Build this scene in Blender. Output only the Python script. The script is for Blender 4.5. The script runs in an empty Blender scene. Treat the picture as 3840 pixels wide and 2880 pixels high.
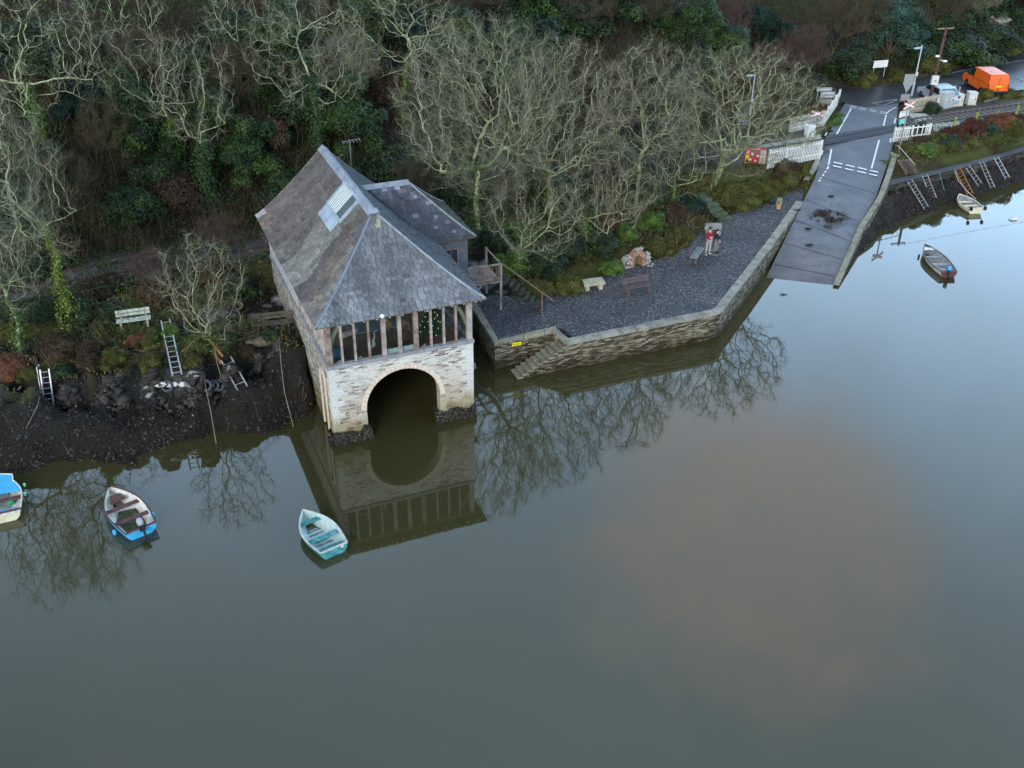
import bpy, bmesh, math, random
import numpy as np
from math import sin, cos, pi, radians, atan2, hypot
from mathutils import Vector, Matrix

random.seed(7)
rng = np.random.default_rng(11)
C = bpy.context.scene.collection
sc = bpy.context.scene

# ------------------------------------------------------------------ camera
FPX, TH, RO, HC = 3850.567, 0.5511, 0.0098, 28.0
KS = 3840 / 2212
fw = np.array([0, cos(TH), -sin(TH)]); r0 = np.array([1., 0, 0]); u0 = np.cross(r0, fw)
rr = r0 * cos(RO) + u0 * sin(RO); uu = -r0 * sin(RO) + u0 * cos(RO)


def ray(px, py):
    return fw + rr * (px * KS - 1920) / FPX - uu * (py * KS - 1440) / FPX


def at(px, py, z):
    d = ray(px, py); t = (z - HC) / d[2]
    return Vector((d[0] * t, d[1] * t, z))


def pj(P):
    d = np.array([P[0], P[1], P[2] - HC]); k = FPX / (d @ fw)
    return (1920 + k * (d @ rr)) / KS, (1440 - k * (d @ uu)) / KS


def height_for(P, py_top):
    lo, hi = 0.05, 60.
    for _ in range(40):
        m = (lo + hi) / 2
        if pj((P[0], P[1], P[2] + m))[1] > py_top: lo = m
        else: hi = m
    return lo


def mpp(P):  # metres per (2212-wide) pixel at P
    d = np.array([P[0], P[1], P[2] - HC]); return (d @ fw) / FPX * KS


cam = bpy.data.cameras.new('camera'); co = bpy.data.objects.new('camera', cam); C.objects.link(co)
cam.sensor_width = 36; cam.lens = 36 * FPX / 3840; cam.clip_end = 3000; cam.clip_start = .5
Mx = Matrix(((rr[0], uu[0], -fw[0], 0), (rr[1], uu[1], -fw[1], 0), (rr[2], uu[2], -fw[2], HC), (0, 0, 0, 1)))
co.matrix_world = Mx; sc.camera = co


# ------------------------------------------------------------------ materials
def new_mat(name):
    m = bpy.data.materials.new(name); m.use_nodes = True
    nt = m.node_tree; nt.nodes.clear()
    out = nt.nodes.new('ShaderNodeOutputMaterial'); p = nt.nodes.new('ShaderNodeBsdfPrincipled')
    nt.links.new(p.outputs[0], out.inputs[0])
    return m, nt, p


def c4(c): return (c[0], c[1], c[2], 1)


def coords(nt, kind):
    if kind == 'pos':
        return nt.nodes.new('ShaderNodeNewGeometry').outputs['Position']
    return nt.nodes.new('ShaderNodeTexCoord').outputs['UV' if kind == 'uv' else 'Object']


def noise(nt, vec, scale, detail=4, rough=.55, dist=0):
    n = nt.nodes.new('ShaderNodeTexNoise'); n.inputs['Scale'].default_value = scale
    n.inputs['Detail'].default_value = detail; n.inputs['Roughness'].default_value = rough
    n.inputs['Distortion'].default_value = dist
    nt.links.new(vec, n.inputs['Vector']); return n.outputs['Fac']


def ramp(nt, fac, stops, interp='LINEAR'):
    n = nt.nodes.new('ShaderNodeValToRGB'); cr = n.color_ramp; cr.interpolation = interp
    while len(cr.elements) < len(stops): cr.elements.new(.5)
    for e, (p, c) in zip(cr.elements, stops):
        e.position = p; e.color = c4(c) if hasattr(c, '__len__') else (c, c, c, 1)
    nt.links.new(fac, n.inputs[0]); return n.outputs[0]


def mixc(nt, fac, a, b, mode='MIX'):
    n = nt.nodes.new('ShaderNodeMix'); n.data_type = 'RGBA'; n.blend_type = mode
    def put(s, v):
        if hasattr(v, 'is_linked'): nt.links.new(v, s)
        elif hasattr(v, '__len__'): s.default_value = c4(v)
        else: s.default_value = v
    put(n.inputs[0], fac); put(n.inputs[6], a); put(n.inputs[7], b)
    return n.outputs[2]


def bump(nt, p, h, strength, dist=.02):
    b = nt.nodes.new('ShaderNodeBump'); b.inputs['Strength'].default_value = strength
    b.inputs['Distance'].default_value = dist
    nt.links.new(h, b.inputs['Height']); nt.links.new(b.outputs[0], p.inputs['Normal'])


def M(name, cols, scale=3, fine=30, fvar=.35, rough=.85, spec=.3, bmp=0, coord='obj', vcol=False, metal=0, detail=5, bd=.02, lo=.3, hi=.7):
    m, nt, p = new_mat(name)
    v = coords(nt, coord)
    if len(cols) > 1:
        f = noise(nt, v, scale, detail)
        n = len(cols)
        col = ramp(nt, f, [(lo + (hi - lo) * i / (n - 1), c) for i, c in enumerate(cols)])
    else:
        rgb = nt.nodes.new('ShaderNodeRGB'); rgb.outputs[0].default_value = c4(cols[0]); col = rgb.outputs[0]
    if fvar:
        g = noise(nt, v, fine, 3)
        col = mixc(nt, 1, col, ramp(nt, g, [(.25, 1 - fvar), (.75, 1 + fvar * .9)]), 'MULTIPLY')
    if vcol:
        a = nt.nodes.new('ShaderNodeAttribute'); a.attribute_name = 'Col'
        col = mixc(nt, 1, col, a.outputs['Color'], 'MULTIPLY')
    nt.links.new(col, p.inputs['Base Color'])
    p.inputs['Roughness'].default_value = rough; p.inputs['Specular IOR Level'].default_value = spec
    p.inputs['Metallic'].default_value = metal
    if bmp: bump(nt, p, noise(nt, v, fine, 4), bmp, bd)
    return m


def stone_mat(name, pal, bw=.42, bh=.11, mortar=(.18, .17, .14), msize=.012, patch=None, tide=None, dist=.035, white=0, squash=1, bmp=.8):
    """pal: list of (pos,colour) over a random value per stone; patch colours whole areas; tide: (z0,z1,colour) growth that reaches up from the water"""
    m, nt, p = new_mat(name)
    uv = coords(nt, 'uv')
    nz = nt.nodes.new('ShaderNodeTexNoise'); nz.inputs['Scale'].default_value = 2.2; nz.inputs['Detail'].default_value = 3
    nt.links.new(uv, nz.inputs['Vector'])
    sub = nt.nodes.new('ShaderNodeVectorMath'); sub.operation = 'MULTIPLY_ADD'
    nt.links.new(nz.outputs['Color'], sub.inputs[0]); sub.inputs[1].default_value = (dist * 4, dist * 2.4, 0)
    nt.links.new(uv, sub.inputs[2])
    b = nt.nodes.new('ShaderNodeTexBrick'); nt.links.new(sub.outputs[0], b.inputs['Vector'])
    b.inputs['Color1'].default_value = (0, 0, 0, 1); b.inputs['Color2'].default_value = (1, 1, 1, 1); b.inputs['Mortar'].default_value = (.5, .5, .5, 1)
    b.inputs['Scale'].default_value = 1; b.inputs['Mortar Size'].default_value = msize; b.inputs['Mortar Smooth'].default_value = .3
    b.inputs['Brick Width'].default_value = bw; b.inputs['Row Height'].default_value = bh; b.offset = .42; b.squash = squash; b.squash_frequency = 3
    big = noise(nt, uv, .9, 4)
    ad = nt.nodes.new('ShaderNodeMath'); ad.operation = 'MULTIPLY_ADD'
    nt.links.new(big, ad.inputs[0]); ad.inputs[1].default_value = .9; ad.inputs[2].default_value = -.45
    ad2 = nt.nodes.new('ShaderNodeMath'); ad2.operation = 'ADD'
    nt.links.new(b.outputs['Color'], ad2.inputs[0]); nt.links.new(ad.outputs[0], ad2.inputs[1])
    col = ramp(nt, ad2.outputs[0], pal)
    col = mixc(nt, 1, col, ramp(nt, noise(nt, uv, 14, 4), [(.3, .68), (.7, 1.25)]), 'MULTIPLY')
    col = mixc(nt, b.outputs['Fac'], col, mortar)
    if patch:
        col = mixc(nt, ramp(nt, noise(nt, uv, patch[1], 6, .65), [(patch[2], 0), (patch[2] + .1, 1)]), col, patch[0])
    if tide:
        pos = coords(nt, 'pos'); sx = nt.nodes.new('ShaderNodeSeparateXYZ'); nt.links.new(pos, sx.inputs[0])
        ma = nt.nodes.new('ShaderNodeMath'); ma.operation = 'MULTIPLY_ADD'
        nt.links.new(noise(nt, pos, 1.6, 5, .65), ma.inputs[0]); ma.inputs[1].default_value = -1.5; nt.links.new(sx.outputs[2], ma.inputs[2])
        for z0, z1, tc in tide:
            mr = nt.nodes.new('ShaderNodeMapRange'); nt.links.new(ma.outputs[0], mr.inputs[0])
            mr.inputs[1].default_value = z0 - .75; mr.inputs[2].default_value = z1 - .75; mr.inputs[3].default_value = 1; mr.inputs[4].default_value = 0
            col = mixc(nt, mr.outputs[0], col, mixc(nt, 1, col, tc, 'MULTIPLY'))
    nt.links.new(col, p.inputs['Base Color']); p.inputs['Roughness'].default_value = .9; p.inputs['Specular IOR Level'].default_value = .25
    inv = nt.nodes.new('ShaderNodeMath'); inv.operation = 'MULTIPLY_ADD'
    nt.links.new(b.outputs['Fac'], inv.inputs[0]); inv.inputs[1].default_value = -1; nt.links.new(noise(nt, uv, 9, 4), inv.inputs[2])
    bump(nt, p, inv.outputs[0], bmp, .03)
    return m


def glass_mat(name, tint=(.8, .85, .85), refl=.25):
    m, nt, p = new_mat(name)
    nt.nodes.remove(p)
    out = [n for n in nt.nodes if n.type == 'OUTPUT_MATERIAL'][0]
    t = nt.nodes.new('ShaderNodeBsdfTransparent'); t.inputs[0].default_value = c4(tint)
    g = nt.nodes.new('ShaderNodeBsdfGlossy'); g.inputs['Roughness'].default_value = .03; g.inputs[0].default_value = (.9, .95, 1, 1)
    f = nt.nodes.new('ShaderNodeFresnel'); f.inputs['IOR'].default_value = 1.5
    mx = nt.nodes.new('ShaderNodeMixShader'); nt.links.new(f.outputs[0], mx.inputs[0]); nt.links.new(t.outputs[0], mx.inputs[1]); nt.links.new(g.outputs[0], mx.inputs[2])
    nt.links.new(mx.outputs[0], out.inputs[0]); return m


# ------------------------------------------------------------------ mesh builder
def box_uv(me):
    n = len(me.loops)
    if not n: return
    nv = len(me.vertices)
    co_ = np.empty(nv * 3, np.float32); me.vertices.foreach_get('co', co_); co_ = co_.reshape(-1, 3)
    li = np.empty(n, np.int32); me.loops.foreach_get('vertex_index', li)
    npoly = len(me.polygons)
    nor = np.empty(npoly * 3, np.float32); me.polygons.foreach_get('normal', nor); nor = nor.reshape(-1, 3)
    ls = np.empty(npoly, np.int32); me.polygons.foreach_get('loop_start', ls)
    lt = np.empty(npoly, np.int32); me.polygons.foreach_get('loop_total', lt)
    pn = np.repeat(nor, lt, axis=0)
    P = co_[li]
    uv = np.empty((n, 2), np.float32)
    flat = np.abs(pn[:, 2]) > .75
    h = np.stack([-pn[:, 1], pn[:, 0]], 1); l = np.linalg.norm(h, axis=1); l[l < 1e-6] = 1; h /= l[:, None]
    uv[:, 0] = P[:, 0] * h[:, 0] + P[:, 1] * h[:, 1]; uv[:, 1] = P[:, 2]
    uv[flat, 0] = P[flat, 0]; uv[flat, 1] = P[flat, 1]
    lay = me.uv_layers.new(name='UVMap'); lay.data.foreach_set('uv', uv.ravel())


def link(name, me, mat, parent=None):
    o = bpy.data.objects.new(name, me); C.objects.link(o)
    if mat is not None: me.materials.append(mat)
    if parent is not None: o.parent = parent
    return o


class MB:
    def __init__(s): s.v = []; s.f = []; s.mi = []; s.cur = 0

    def add(s, V, F):
        n = len(s.v); s.v += [tuple(p) for p in V]; s.f += [tuple(i + n for i in f) for f in F]; s.mi += [s.cur] * len(F); return s

    def box(s, c, sz, rz=0, Mt=None):
        x, y, z = sz[0] / 2, sz[1] / 2, sz[2] / 2
        V = [Vector((a * x, b * y, d * z)) for d in (-1, 1) for b in (-1, 1) for a in (-1, 1)]
        R = Mt if Mt is not None else Matrix.Rotation(rz, 3, 'Z')
        V = [R @ p + Vector(c) for p in V]
        return s.add(V, [(0, 2, 3, 1), (4, 5, 7, 6), (0, 1, 5, 4), (2, 6, 7, 3), (0, 4, 6, 2), (1, 3, 7, 5)])

    def beam(s, a, b, w, h=None, up=(0, 0, 1)):
        a = Vector(a); b = Vector(b); h = h or w; d = b - a; L = d.length
        if L < 1e-6: return s
        x = d / L; u = Vector(up)
        if abs(x.dot(u)) > .98: u = Vector((0, 1, 0))
        y = u.cross(x).normalized(); z = x.cross(y)
        R = Matrix((x, y, z)).transposed()
        return s.box((a + b) / 2, (L, w, h), Mt=R)

    def tube(s, pts, r, n=8, cap=True):
        pts = [Vector(p) for p in pts]; k = len(pts); rs = r if hasattr(r, '__len__') else [r] * k
        base = len(s.v); V = []
        ref = None
        for i, p in enumerate(pts):
            d = (pts[min(i + 1, k - 1)] - pts[max(i - 1, 0)]).normalized()
            if ref is None:
                ref = Vector((0, 0, 1)) if abs(d.z) < .9 else Vector((1, 0, 0))
            x = (ref - d * ref.dot(d)).normalized(); y = d.cross(x); ref = x
            V += [p + (x * cos(2 * pi * j / n) + y * sin(2 * pi * j / n)) * rs[i] for j in range(n)]
        F = [(i * n + j, i * n + (j + 1) % n, (i + 1) * n + (j + 1) % n, (i + 1) * n + j) for i in range(k - 1) for j in range(n)]
        if cap: F += [tuple(range(n))[::-1], tuple(range((k - 1) * n, k * n))]
        return s.add(V, F)

    def lathe(s, c, prof, n=16, ax='z', sx=1, sy=1):
        V = []; c = Vector(c)
        for (r, h) in prof:
            for j in range(n):
                a = 2 * pi * j / n; q = (r * cos(a) * sx, r * sin(a) * sy, h)
                if ax == 'x': q = (q[2], q[0], q[1])
                if ax == 'y': q = (q[0], q[2], q[1])
                V.append(c + Vector(q))
        k = len(prof)
        F = [(i * n + j, i * n + (j + 1) % n, (i + 1) * n + (j + 1) % n, (i + 1) * n + j) for i in range(k - 1) for j in range(n)]
        F += [tuple(range(n))[::-1], tuple(range((k - 1) * n, k * n))]
        return s.add(V, F)

    def prism(s, poly, z0, z1):
        n = len(poly)
        z0 = z0 if hasattr(z0, '__len__') else [z0] * n; z1 = z1 if hasattr(z1, '__len__') else [z1] * n
        V = [(p[0], p[1], z0[i]) for i, p in enumerate(poly)] + [(p[0], p[1], z1[i]) for i, p in enumerate(poly)]
        return s.add(V, [tuple(range(n))[::-1], tuple(range(n, 2 * n))] + [(i, (i + 1) % n, n + (i + 1) % n, n + i) for i in range(n)])

    def extr(s, P, d):  # polygon of 3D points extruded by vector d
        n = len(P); d = Vector(d); V = [Vector(p) for p in P] + [Vector(p) + d for p in P]
        return s.add(V, [tuple(range(n))[::-1], tuple(range(n, 2 * n))] + [(i, (i + 1) % n, n + (i + 1) % n, n + i) for i in range(n)])

    def build(s, name, mat, parent=None, smooth=False, bev=0, sub=0):
        me = bpy.data.meshes.new(name); me.from_pydata(s.v, [], s.f)
        bm = bmesh.new(); bm.from_mesh(me); bmesh.ops.recalc_face_normals(bm, faces=bm.faces)
        if bev: bmesh.ops.bevel(bm, geom=bm.edges[:], offset=bev, segments=1, affect='EDGES', clamp_overlap=True)
        bm.to_mesh(me); bm.free()
        box_uv(me)
        mats = mat if isinstance(mat, (list, tuple)) else [mat]
        o = link(name, me, mats[0], parent)
        for m_ in mats[1:]: me.materials.append(m_)
        if len(mats) > 1 and not bev: me.polygons.foreach_set('material_index', s.mi)
        if smooth: me.polygons.foreach_set('use_smooth', [True] * len(me.polygons))
        if sub:
            md = o.modifiers.new('sub', 'SUBSURF'); md.levels = sub; md.render_levels = sub
        return o


def fast(name, V, F, mat, parent=None, col=None, smooth=False):
    V = np.asarray(V, np.float32); F = np.asarray(F, np.int32); k = F.shape[1]
    me = bpy.data.meshes.new(name); me.vertices.add(len(V)); me.vertices.foreach_set('co', V.ravel())
    me.loops.add(F.size); me.loops.foreach_set('vertex_index', F.ravel())
    me.polygons.add(len(F)); me.polygons.foreach_set('loop_start', np.arange(0, F.size, k, dtype=np.int32))
    me.polygons.foreach_set('loop_total', np.full(len(F), k, np.int32))
    if smooth: me.polygons.foreach_set('use_smooth', np.ones(len(F), bool))
    me.update(calc_edges=True)
    if col is not None:
        a = me.color_attributes.new('Col', 'FLOAT_COLOR', 'POINT')
        cc = np.ones((len(V), 4), np.float32); cc[:, :3] = col; a.data.foreach_set('color', cc.ravel())
    box_uv(me)
    return link(name, me, mat, parent)


def tag(o, label=None, cat=None, group=None, kind=None):
    if label: o['label'] = label
    if cat: o['category'] = cat
    if group: o['group'] = group
    if kind: o['kind'] = kind
    return o


def thing(name, label, cat, loc=(0, 0, 0), rz=0, group=None, scale=None):
    o = bpy.data.objects.new(name, None); C.objects.link(o); o.location = loc; o.rotation_euler = (0, 0, rz)
    o.empty_display_size = .2
    if scale: o.scale = (scale,) * 3
    return tag(o, label, cat, group)


def copy_tree(o, parent=None):
    c = o.copy(); C.objects.link(c); c.parent = parent
    for ch in o.children: copy_tree(ch, c)
    return c


# ------------------------------------------------------------------ noise in numpy
_tab = rng.random((256, 256)).astype(np.float32)


def vnoise(x, y):
    xi = np.floor(x).astype(int); yi = np.floor(y).astype(int); fx = x - xi; fy = y - yi
    fx = fx * fx * (3 - 2 * fx); fy = fy * fy * (3 - 2 * fy)
    a = _tab[xi & 255, yi & 255]; b = _tab[(xi + 1) & 255, yi & 255]; c = _tab[xi & 255, (yi + 1) & 255]; d = _tab[(xi + 1) & 255, (yi + 1) & 255]
    return (a * (1 - fx) + b * fx) * (1 - fy) + (c * (1 - fx) + d * fx) * fy


def fbm(x, y, o=4):
    s = 0; a = .5; t = 0
    for i in range(o):
        s = s + a * vnoise(x + 17.3 * i, y + 5.1 * i); t += a; a *= .5; x = x * 2.03; y = y * 2.03
    return s / t


def seg_dist(px, py, pts):
    """distance and signed side (left of direction = +) to a polyline"""
    best = np.full(px.shape, 1e9); sg = np.zeros(px.shape)
    for a, b in zip(pts[:-1], pts[1:]):
        dx, dy = b[0] - a[0], b[1] - a[1]; L2 = dx * dx + dy * dy
        t = np.clip(((px - a[0]) * dx + (py - a[1]) * dy) / L2, 0, 1)
        qx = a[0] + t * dx; qy = a[1] + t * dy; d = np.hypot(px - qx, py - qy)
        s = np.sign(dx * (py - a[1]) - dy * (px - a[0]))
        m = d < best; best = np.where(m, d, best); sg = np.where(m, s, sg)
    return best, sg


def inside(px, py, poly):
    r = np.zeros(px.shape, bool); n = len(poly)
    for i in range(n):
        x0, y0 = poly[i][:2]; x1, y1 = poly[(i + 1) % n][:2]
        if y0 == y1: continue
        c = ((y0 > py) != (y1 > py)) & (px < (x1 - x0) * (py - y0) / (y1 - y0) + x0)
        r ^= c
    return r


def A2(L, z): return [at(x, y, z) for x, y in L]


# ------------------------------------------------------------------ building frame
BX, BY, YAW = -.3068 * 28, 1.406 * 28, .3984
BW, BL, ZE, ZR, BS = 7.93, 13.9, 6.53, 9.88, 4.05
ex = Vector((cos(YAW), sin(YAW))); ey = Vector((-sin(YAW), cos(YAW)))


def Bw(u, v, z=0):
    p = Vector((BX, BY)) + ex * u + ey * v
    return Vector((p.x, p.y, z))


# ------------------------------------------------------------------ terrain
RAIL = [(-75, 26, 3.3), (-45, 40.5, 3.3), (-22, 52, 3.3), (-14.5, 55.9, 3.3), (4, 66.3, 3.2), (14, 71.8, 3.1), (23.7, 77, 3.05), (30.2, 80.1, 3.05), (42.5, 85.4, 3.05), (70, 98, 3.05), (110, 118, 3.05)]
shoreL = A2([(-500, 1130), (-200, 1060), (0, 1042), (60, 1040), (120, 1015), (200, 1008), (262, 1008), (283, 1042), (303, 1040), (318, 1003), (345, 985), (400, 968), (470, 946), (540, 941), (600, 936), (645, 925), (680, 905)], 0)
shoreR = A2([(1800, 618), (1822, 592), (1840, 562), (1872, 540), (1900, 506), (1935, 490), (1964, 472), (2020, 458), (2063, 441), (2126, 417), (2168, 406), (2212, 392), (2400, 330), (2700, 240)], 0)
quay_back_corner = at(1069, 741, 1.62)
q_west = at(1022, 668, 1.62)
P_bend = at(1552, 674, 1.62); P_stair = at(1227, 741, 1.62); P_ne = at(1733, 437, 1.7)
land = [tuple(p[:2]) for p in shoreL] + [tuple(Bw(.9, 8.0)[:2]), tuple(Bw(.9, 10.5)[:2]), tuple(Bw(7.2, 10.5)[:2]), tuple(Bw(9.2, 7.5)[:2])]
qin = Vector((quay_back_corner.x + .8, quay_back_corner.y + .7))
land += [(q_west.x + .7, q_west.y + .2), (qin.x, qin.y), tuple((at(1215, 722, 1.62) + Vector((.2, .8, 0)))[:2]), tuple((at(1540, 672, 1.62) + Vector((-.4, .7, 0)))[:2]), (P_bend.x + .2, P_bend.y + 1.5)]
land += [(15.6, 58.9), (20.0, 57.9)] + [tuple(p[:2]) for p in shoreR] + [(200, 200), (200, 400), (-200, 400), (-200, 0)]

ctrl = []


def cl(pts, zs, step=1.0):
    pts = [Vector((p[0], p[1], 0)) for p in pts]
    zs = zs if hasattr(zs, '__len__') else [zs] * len(pts)
    for i in range(len(pts) - 1):
        n = max(1, int((pts[i + 1] - pts[i]).length / step))
        for k in range(n):
            t = k / n; p = pts[i].lerp(pts[i + 1], t); ctrl.append((p.x, p.y, zs[i] * (1 - t) + zs[i + 1] * t))


def offs(pts, d):  # offset polyline to its left by d
    o = []
    for i, p in enumerate(pts):
        a = Vector(pts[max(i - 1, 0)][:2]); b = Vector(pts[min(i + 1, len(pts) - 1)][:2]); t = (b - a).normalized()
        o.append((p[0] - t.y * d, p[1] + t.x * d))
    return o


cl(shoreL, -.06); cl(shoreR, -.06)
rock_base = A2([(-400, 930), (-100, 900), (0, 885), (100, 893), (200, 885), (300, 892), (400, 882), (480, 858), (560, 815), (640, 800)], 1.0)
rock_top = A2([(-400, 870), (-100, 850), (0, 838), (70, 838), (140, 812), (240, 806), (330, 800), (420, 785), (500, 780), (555, 745), (610, 728), (625, 700)], 2.75)
cl(rock_base, 1.0); cl(rock_top, 2.75); cl(offs(rock_top, 1.6), 3.0)
cl([p[:2] for p in RAIL], [p[2] for p in RAIL]); cl(offs(RAIL, -1.9), [p[2] - .05 for p in RAIL]); cl(offs(RAIL, 1.9), [p[2] for p in RAIL])
cl([Bw(-.3, 9.5), Bw(-.3, 14)], [1.4, 2.9]); cl([Bw(8.2, 10), Bw(8.2, 13.5)], [1.5, 2.9])
bank_foot = A2([(1030, 655), (1060, 640), (1130, 645), (1195, 635), (1240, 622), (1290, 606), (1345, 583), (1430, 560), (1475, 540), (1505, 512), (1530, 490), (1570, 470), (1625, 452), (1675, 434), (1712, 415), (1735, 398)], 1.5)
cl(bank_foot, 1.52)
cl(offs(bank_foot, -1.2), 1.42); cl(offs(bank_foot, -3.), 1.42)
cl([(qin.x, qin.y), (at(1225, 700, 1.6)[0], at(1225, 700, 1.6)[1]), (P_bend.x - .8, P_bend.y + .6), (P_ne.x - 1, P_ne.y)], 1.42)
cl(A2([(1735, 398), (1752, 370), (1770, 345), (1783, 300)], 2.3), [1.55, 2.15, 2.6, 2.95])
# slipway bed
slipL = [at(1640, 617, -.25), at(1655, 600, 0), at(1733, 440, 1.62), at(1760, 385, 2.15), at(1774, 345, 2.6), at(1786, 300, 3.04)]
slipR = [at(1788, 640, -.3), at(1800, 616, 0), at(1853, 492, .95), at(1893, 424, 1.72), at(1910, 375, 2.25), at(1930, 308, 2.95)]
slipL[0].z = -.35; slipR[0].z = -.35
cl(slipL[1:], [p.z - .3 for p in slipL[1:]]); cl(slipR[1:], [p.z - .3 for p in slipR[1:]])
mid = [(a + b) / 2 for a, b in zip(slipL, slipR)]; cl(mid[1:], [p.z - .3 for p in mid[1:]])
for t in (.25, .75):
    mm = [a.lerp(b, t) for a, b in zip(slipL, slipR)]; cl(mm[1:], [p.z - .3 for p in mm[1:]])
# right quay path
rq_front = A2([(1908, 404), (1960, 391), (2063, 367), (2140, 347), (2212, 326), (2500, 240)], 1.75)
rq_back = A2([(1915, 390), (1971, 378), (2084, 351), (2150, 334), (2212, 315), (2500, 228)], 1.78)
mud_r = A2([(1905, 425), (1960, 411), (2063, 386), (2140, 364), (2212, 342), (2500, 258)], .95)
cl(mud_r, .95); cl(offs(rq_front, .5), 1.6); cl(rq_back, 1.72)
cl(A2([(1945, 345), (2000, 330), (2100, 300), (2200, 272), (2500, 190)], 2.6), 2.55)
cl(A2([(1940, 322), (2000, 302), (2100, 276), (2212, 250)], 2.95), 2.95)
# road / junction flats
cross_far = A2([(1845, 228), (1915, 245)], 3.0)
road_far = A2([(1700, 178), (1780, 184), (1850, 191), (1900, 187), (2000, 165), (2100, 141), (2212, 117), (2420, 70)], 3.0)
road_near = A2([(1812, 226), (1850, 240), (1935, 224), (1990, 210), (2060, 201), (2110, 205), (2165, 207), (2212, 193), (2420, 140)], 3.0)
cl(road_far, 3.0); cl(road_near, 2.98); cl([(a + b) / 2 for a, b in zip(road_far[1:8], road_near[:7])], 2.97)
CT = np.array(ctrl)

# hill foot polyline: north of the railway on the left, beyond the road on the right
foot = [(-90, 22), (-45, 43.5), (-22, 55.2), (-10, 61.5), (4, 69.5), (14, 75), (20, 79.8), (25, 86.5), (27.5, 91)] + [(p.x - .3, p.y + 1.0) for p in road_far[2:]] + [(120, 150)]

GX0, GX1, GY0, GY1, GS = -62, 86, 22, 132, .3
nx = int((GX1 - GX0) / GS) + 1; ny = int((GY1 - GY0) / GS) + 1
gx, gy = np.meshgrid(GX0 + np.arange(nx) * GS, GY0 + np.arange(ny) * GS, indexing='ij')
X = gx.ravel(); Y = gy.ravel()
Zg = np.zeros_like(X)
for s in range(0, len(X), 8000):
    e = min(s + 8000, len(X))
    d2 = (X[s:e, None] - CT[None, :, 0]) ** 2 + (Y[s:e, None] - CT[None, :, 1]) ** 2 + .02
    w = d2 ** -1.9
    Zg[s:e] = (w @ CT[:, 2]) / w.sum(1)
ins = inside(X, Y, land)
dsh, _ = seg_dist(X, Y, land[:-4])
dr, srl = seg_dist(X, Y, RAIL)
df, sf = seg_dist(X, Y, foot)
slope = np.interp(X, [-60, 0, 15, 30, 50, 90], [.72, .66, .55, .42, .36, .33])
hz = np.where(sf > 0, df, 0)
hill = slope * hz * np.clip(.75 + .25 * hz / 6, .75, 1)
hill = np.where(hill > 18, 18 + (hill - 18) * .35, hill)
Zg = np.where((sf > 0), 3.15 + hill, Zg)
rough = np.where(sf > 0, .8 * np.clip(hz / 4, 0, 1), np.clip((dr - 2.2) / 3, 0, 1) * .22)
flat = inside(X, Y, [tuple(p[:2]) for p in bank_foot] + [tuple(P_ne[:2]), tuple(P_bend[:2]), tuple(quay_back_corner[:2])])
slipin = inside(X, Y, [tuple(p[:2]) for p in slipL] + [tuple(p[:2]) for p in slipR[::-1]])
roadin = inside(X, Y, [tuple(p[:2]) for p in road_far] + [tuple(p[:2]) for p in road_near[::-1]])
rough = np.where(flat | slipin | roadin, 0, rough)
Zg = Zg + (fbm(X * .5, Y * .5) - .5) * rough * 2 + (fbm(X * 1.7, Y * 1.7) - .5) * rough * .5
# craggy rock & mud on the two foreshores
shore_zone = ins & (Zg < 2.9) & (Zg > -.1) & (X < -4) & (sf < 0)
Zg = np.where(shore_zone, Zg + ((np.abs(fbm(X * 1.3 + 40, Y * 1.3, 5) - .5) * 1.6 - .22) + (fbm(X * 3.1, Y * 3.1 + 7, 3) - .5) * .5) * np.clip(Zg - .1, .12, 1.0), Zg)
Zg = np.where(ins & (Zg < 1.2) & (X > 15) & ~slipin, Zg + (fbm(X * 1.3, Y * 1.3) - .5) * .45 * np.clip(Zg, .2, 1), Zg)
Zg = np.where(flat, np.minimum(Zg, 1.48), Zg)
# scree shapes under slabs never break through
crossin = inside(X, Y, [tuple(at(a, b, 3.0)[:2]) for a, b in ((1740, 318), (1762, 292), (1800, 232), (1820, 215), (1960, 212), (1950, 262), (1945, 315))])
Zg = np.where(slipin | roadin | crossin, np.minimum(Zg, 3.0) - .22, Zg)
Zg = np.where(ins, Zg, np.maximum(-.25 - .35 * dsh, -2.6))
ZG = Zg.reshape(nx, ny)


def gz(x, y):
    x = np.asarray(x, float); y = np.asarray(y, float)
    fx = np.clip((x - GX0) / GS, 0, nx - 1.001); fy = np.clip((y - GY0) / GS, 0, ny - 1.001)
    i = fx.astype(int); j = fy.astype(int); a = fx - i; b = fy - j
    return (ZG[i, j] * (1 - a) + ZG[i + 1, j] * a) * (1 - b) + (ZG[i, j + 1] * (1 - a) + ZG[i + 1, j + 1] * a) * b


def ground(px, py):
    """the point of the land that the pixel's ray meets"""
    d = ray(px, py); o = np.array([0, 0, HC]); t0 = (14 - HC) / d[2] if d[2] < 0 else 100
    ts = np.linspace(20, 190, 3400)
    P = o[None] + d[None] * ts[:, None]
    g = gz(P[:, 0], P[:, 1]); k = np.nonzero(P[:, 2] < g)[0]
    k = k[0] if len(k) else len(ts) - 1
    return Vector((P[k, 0], P[k, 1], float(g[k])))


# ground colours (what the ground is made of)
f1 = fbm(X * .35, Y * .35); f2 = fbm(X * 1.5 + 9, Y * 1.5)
litter = np.stack([.024 + .018 * f1, .018 + .010 * f1, .011 + .005 * f1], 1)
grassc = np.stack([.045 + .05 * f2, .060 + .035 * f2, .014 + .01 * f2], 1)
mudc = np.stack([.009 + .012 * f2, .007 + .009 * f2, .0055 + .006 * f2], 1)
rockc = np.stack([.05 + .04 * f2, .052 + .04 * f2, .05 + .045 * f2], 1)
ball = np.stack([.055 + .05 * f2, .050 + .045 * f2, .047 + .04 * f2], 1)
col = litter.copy()
south = (sf < 0)


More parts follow.
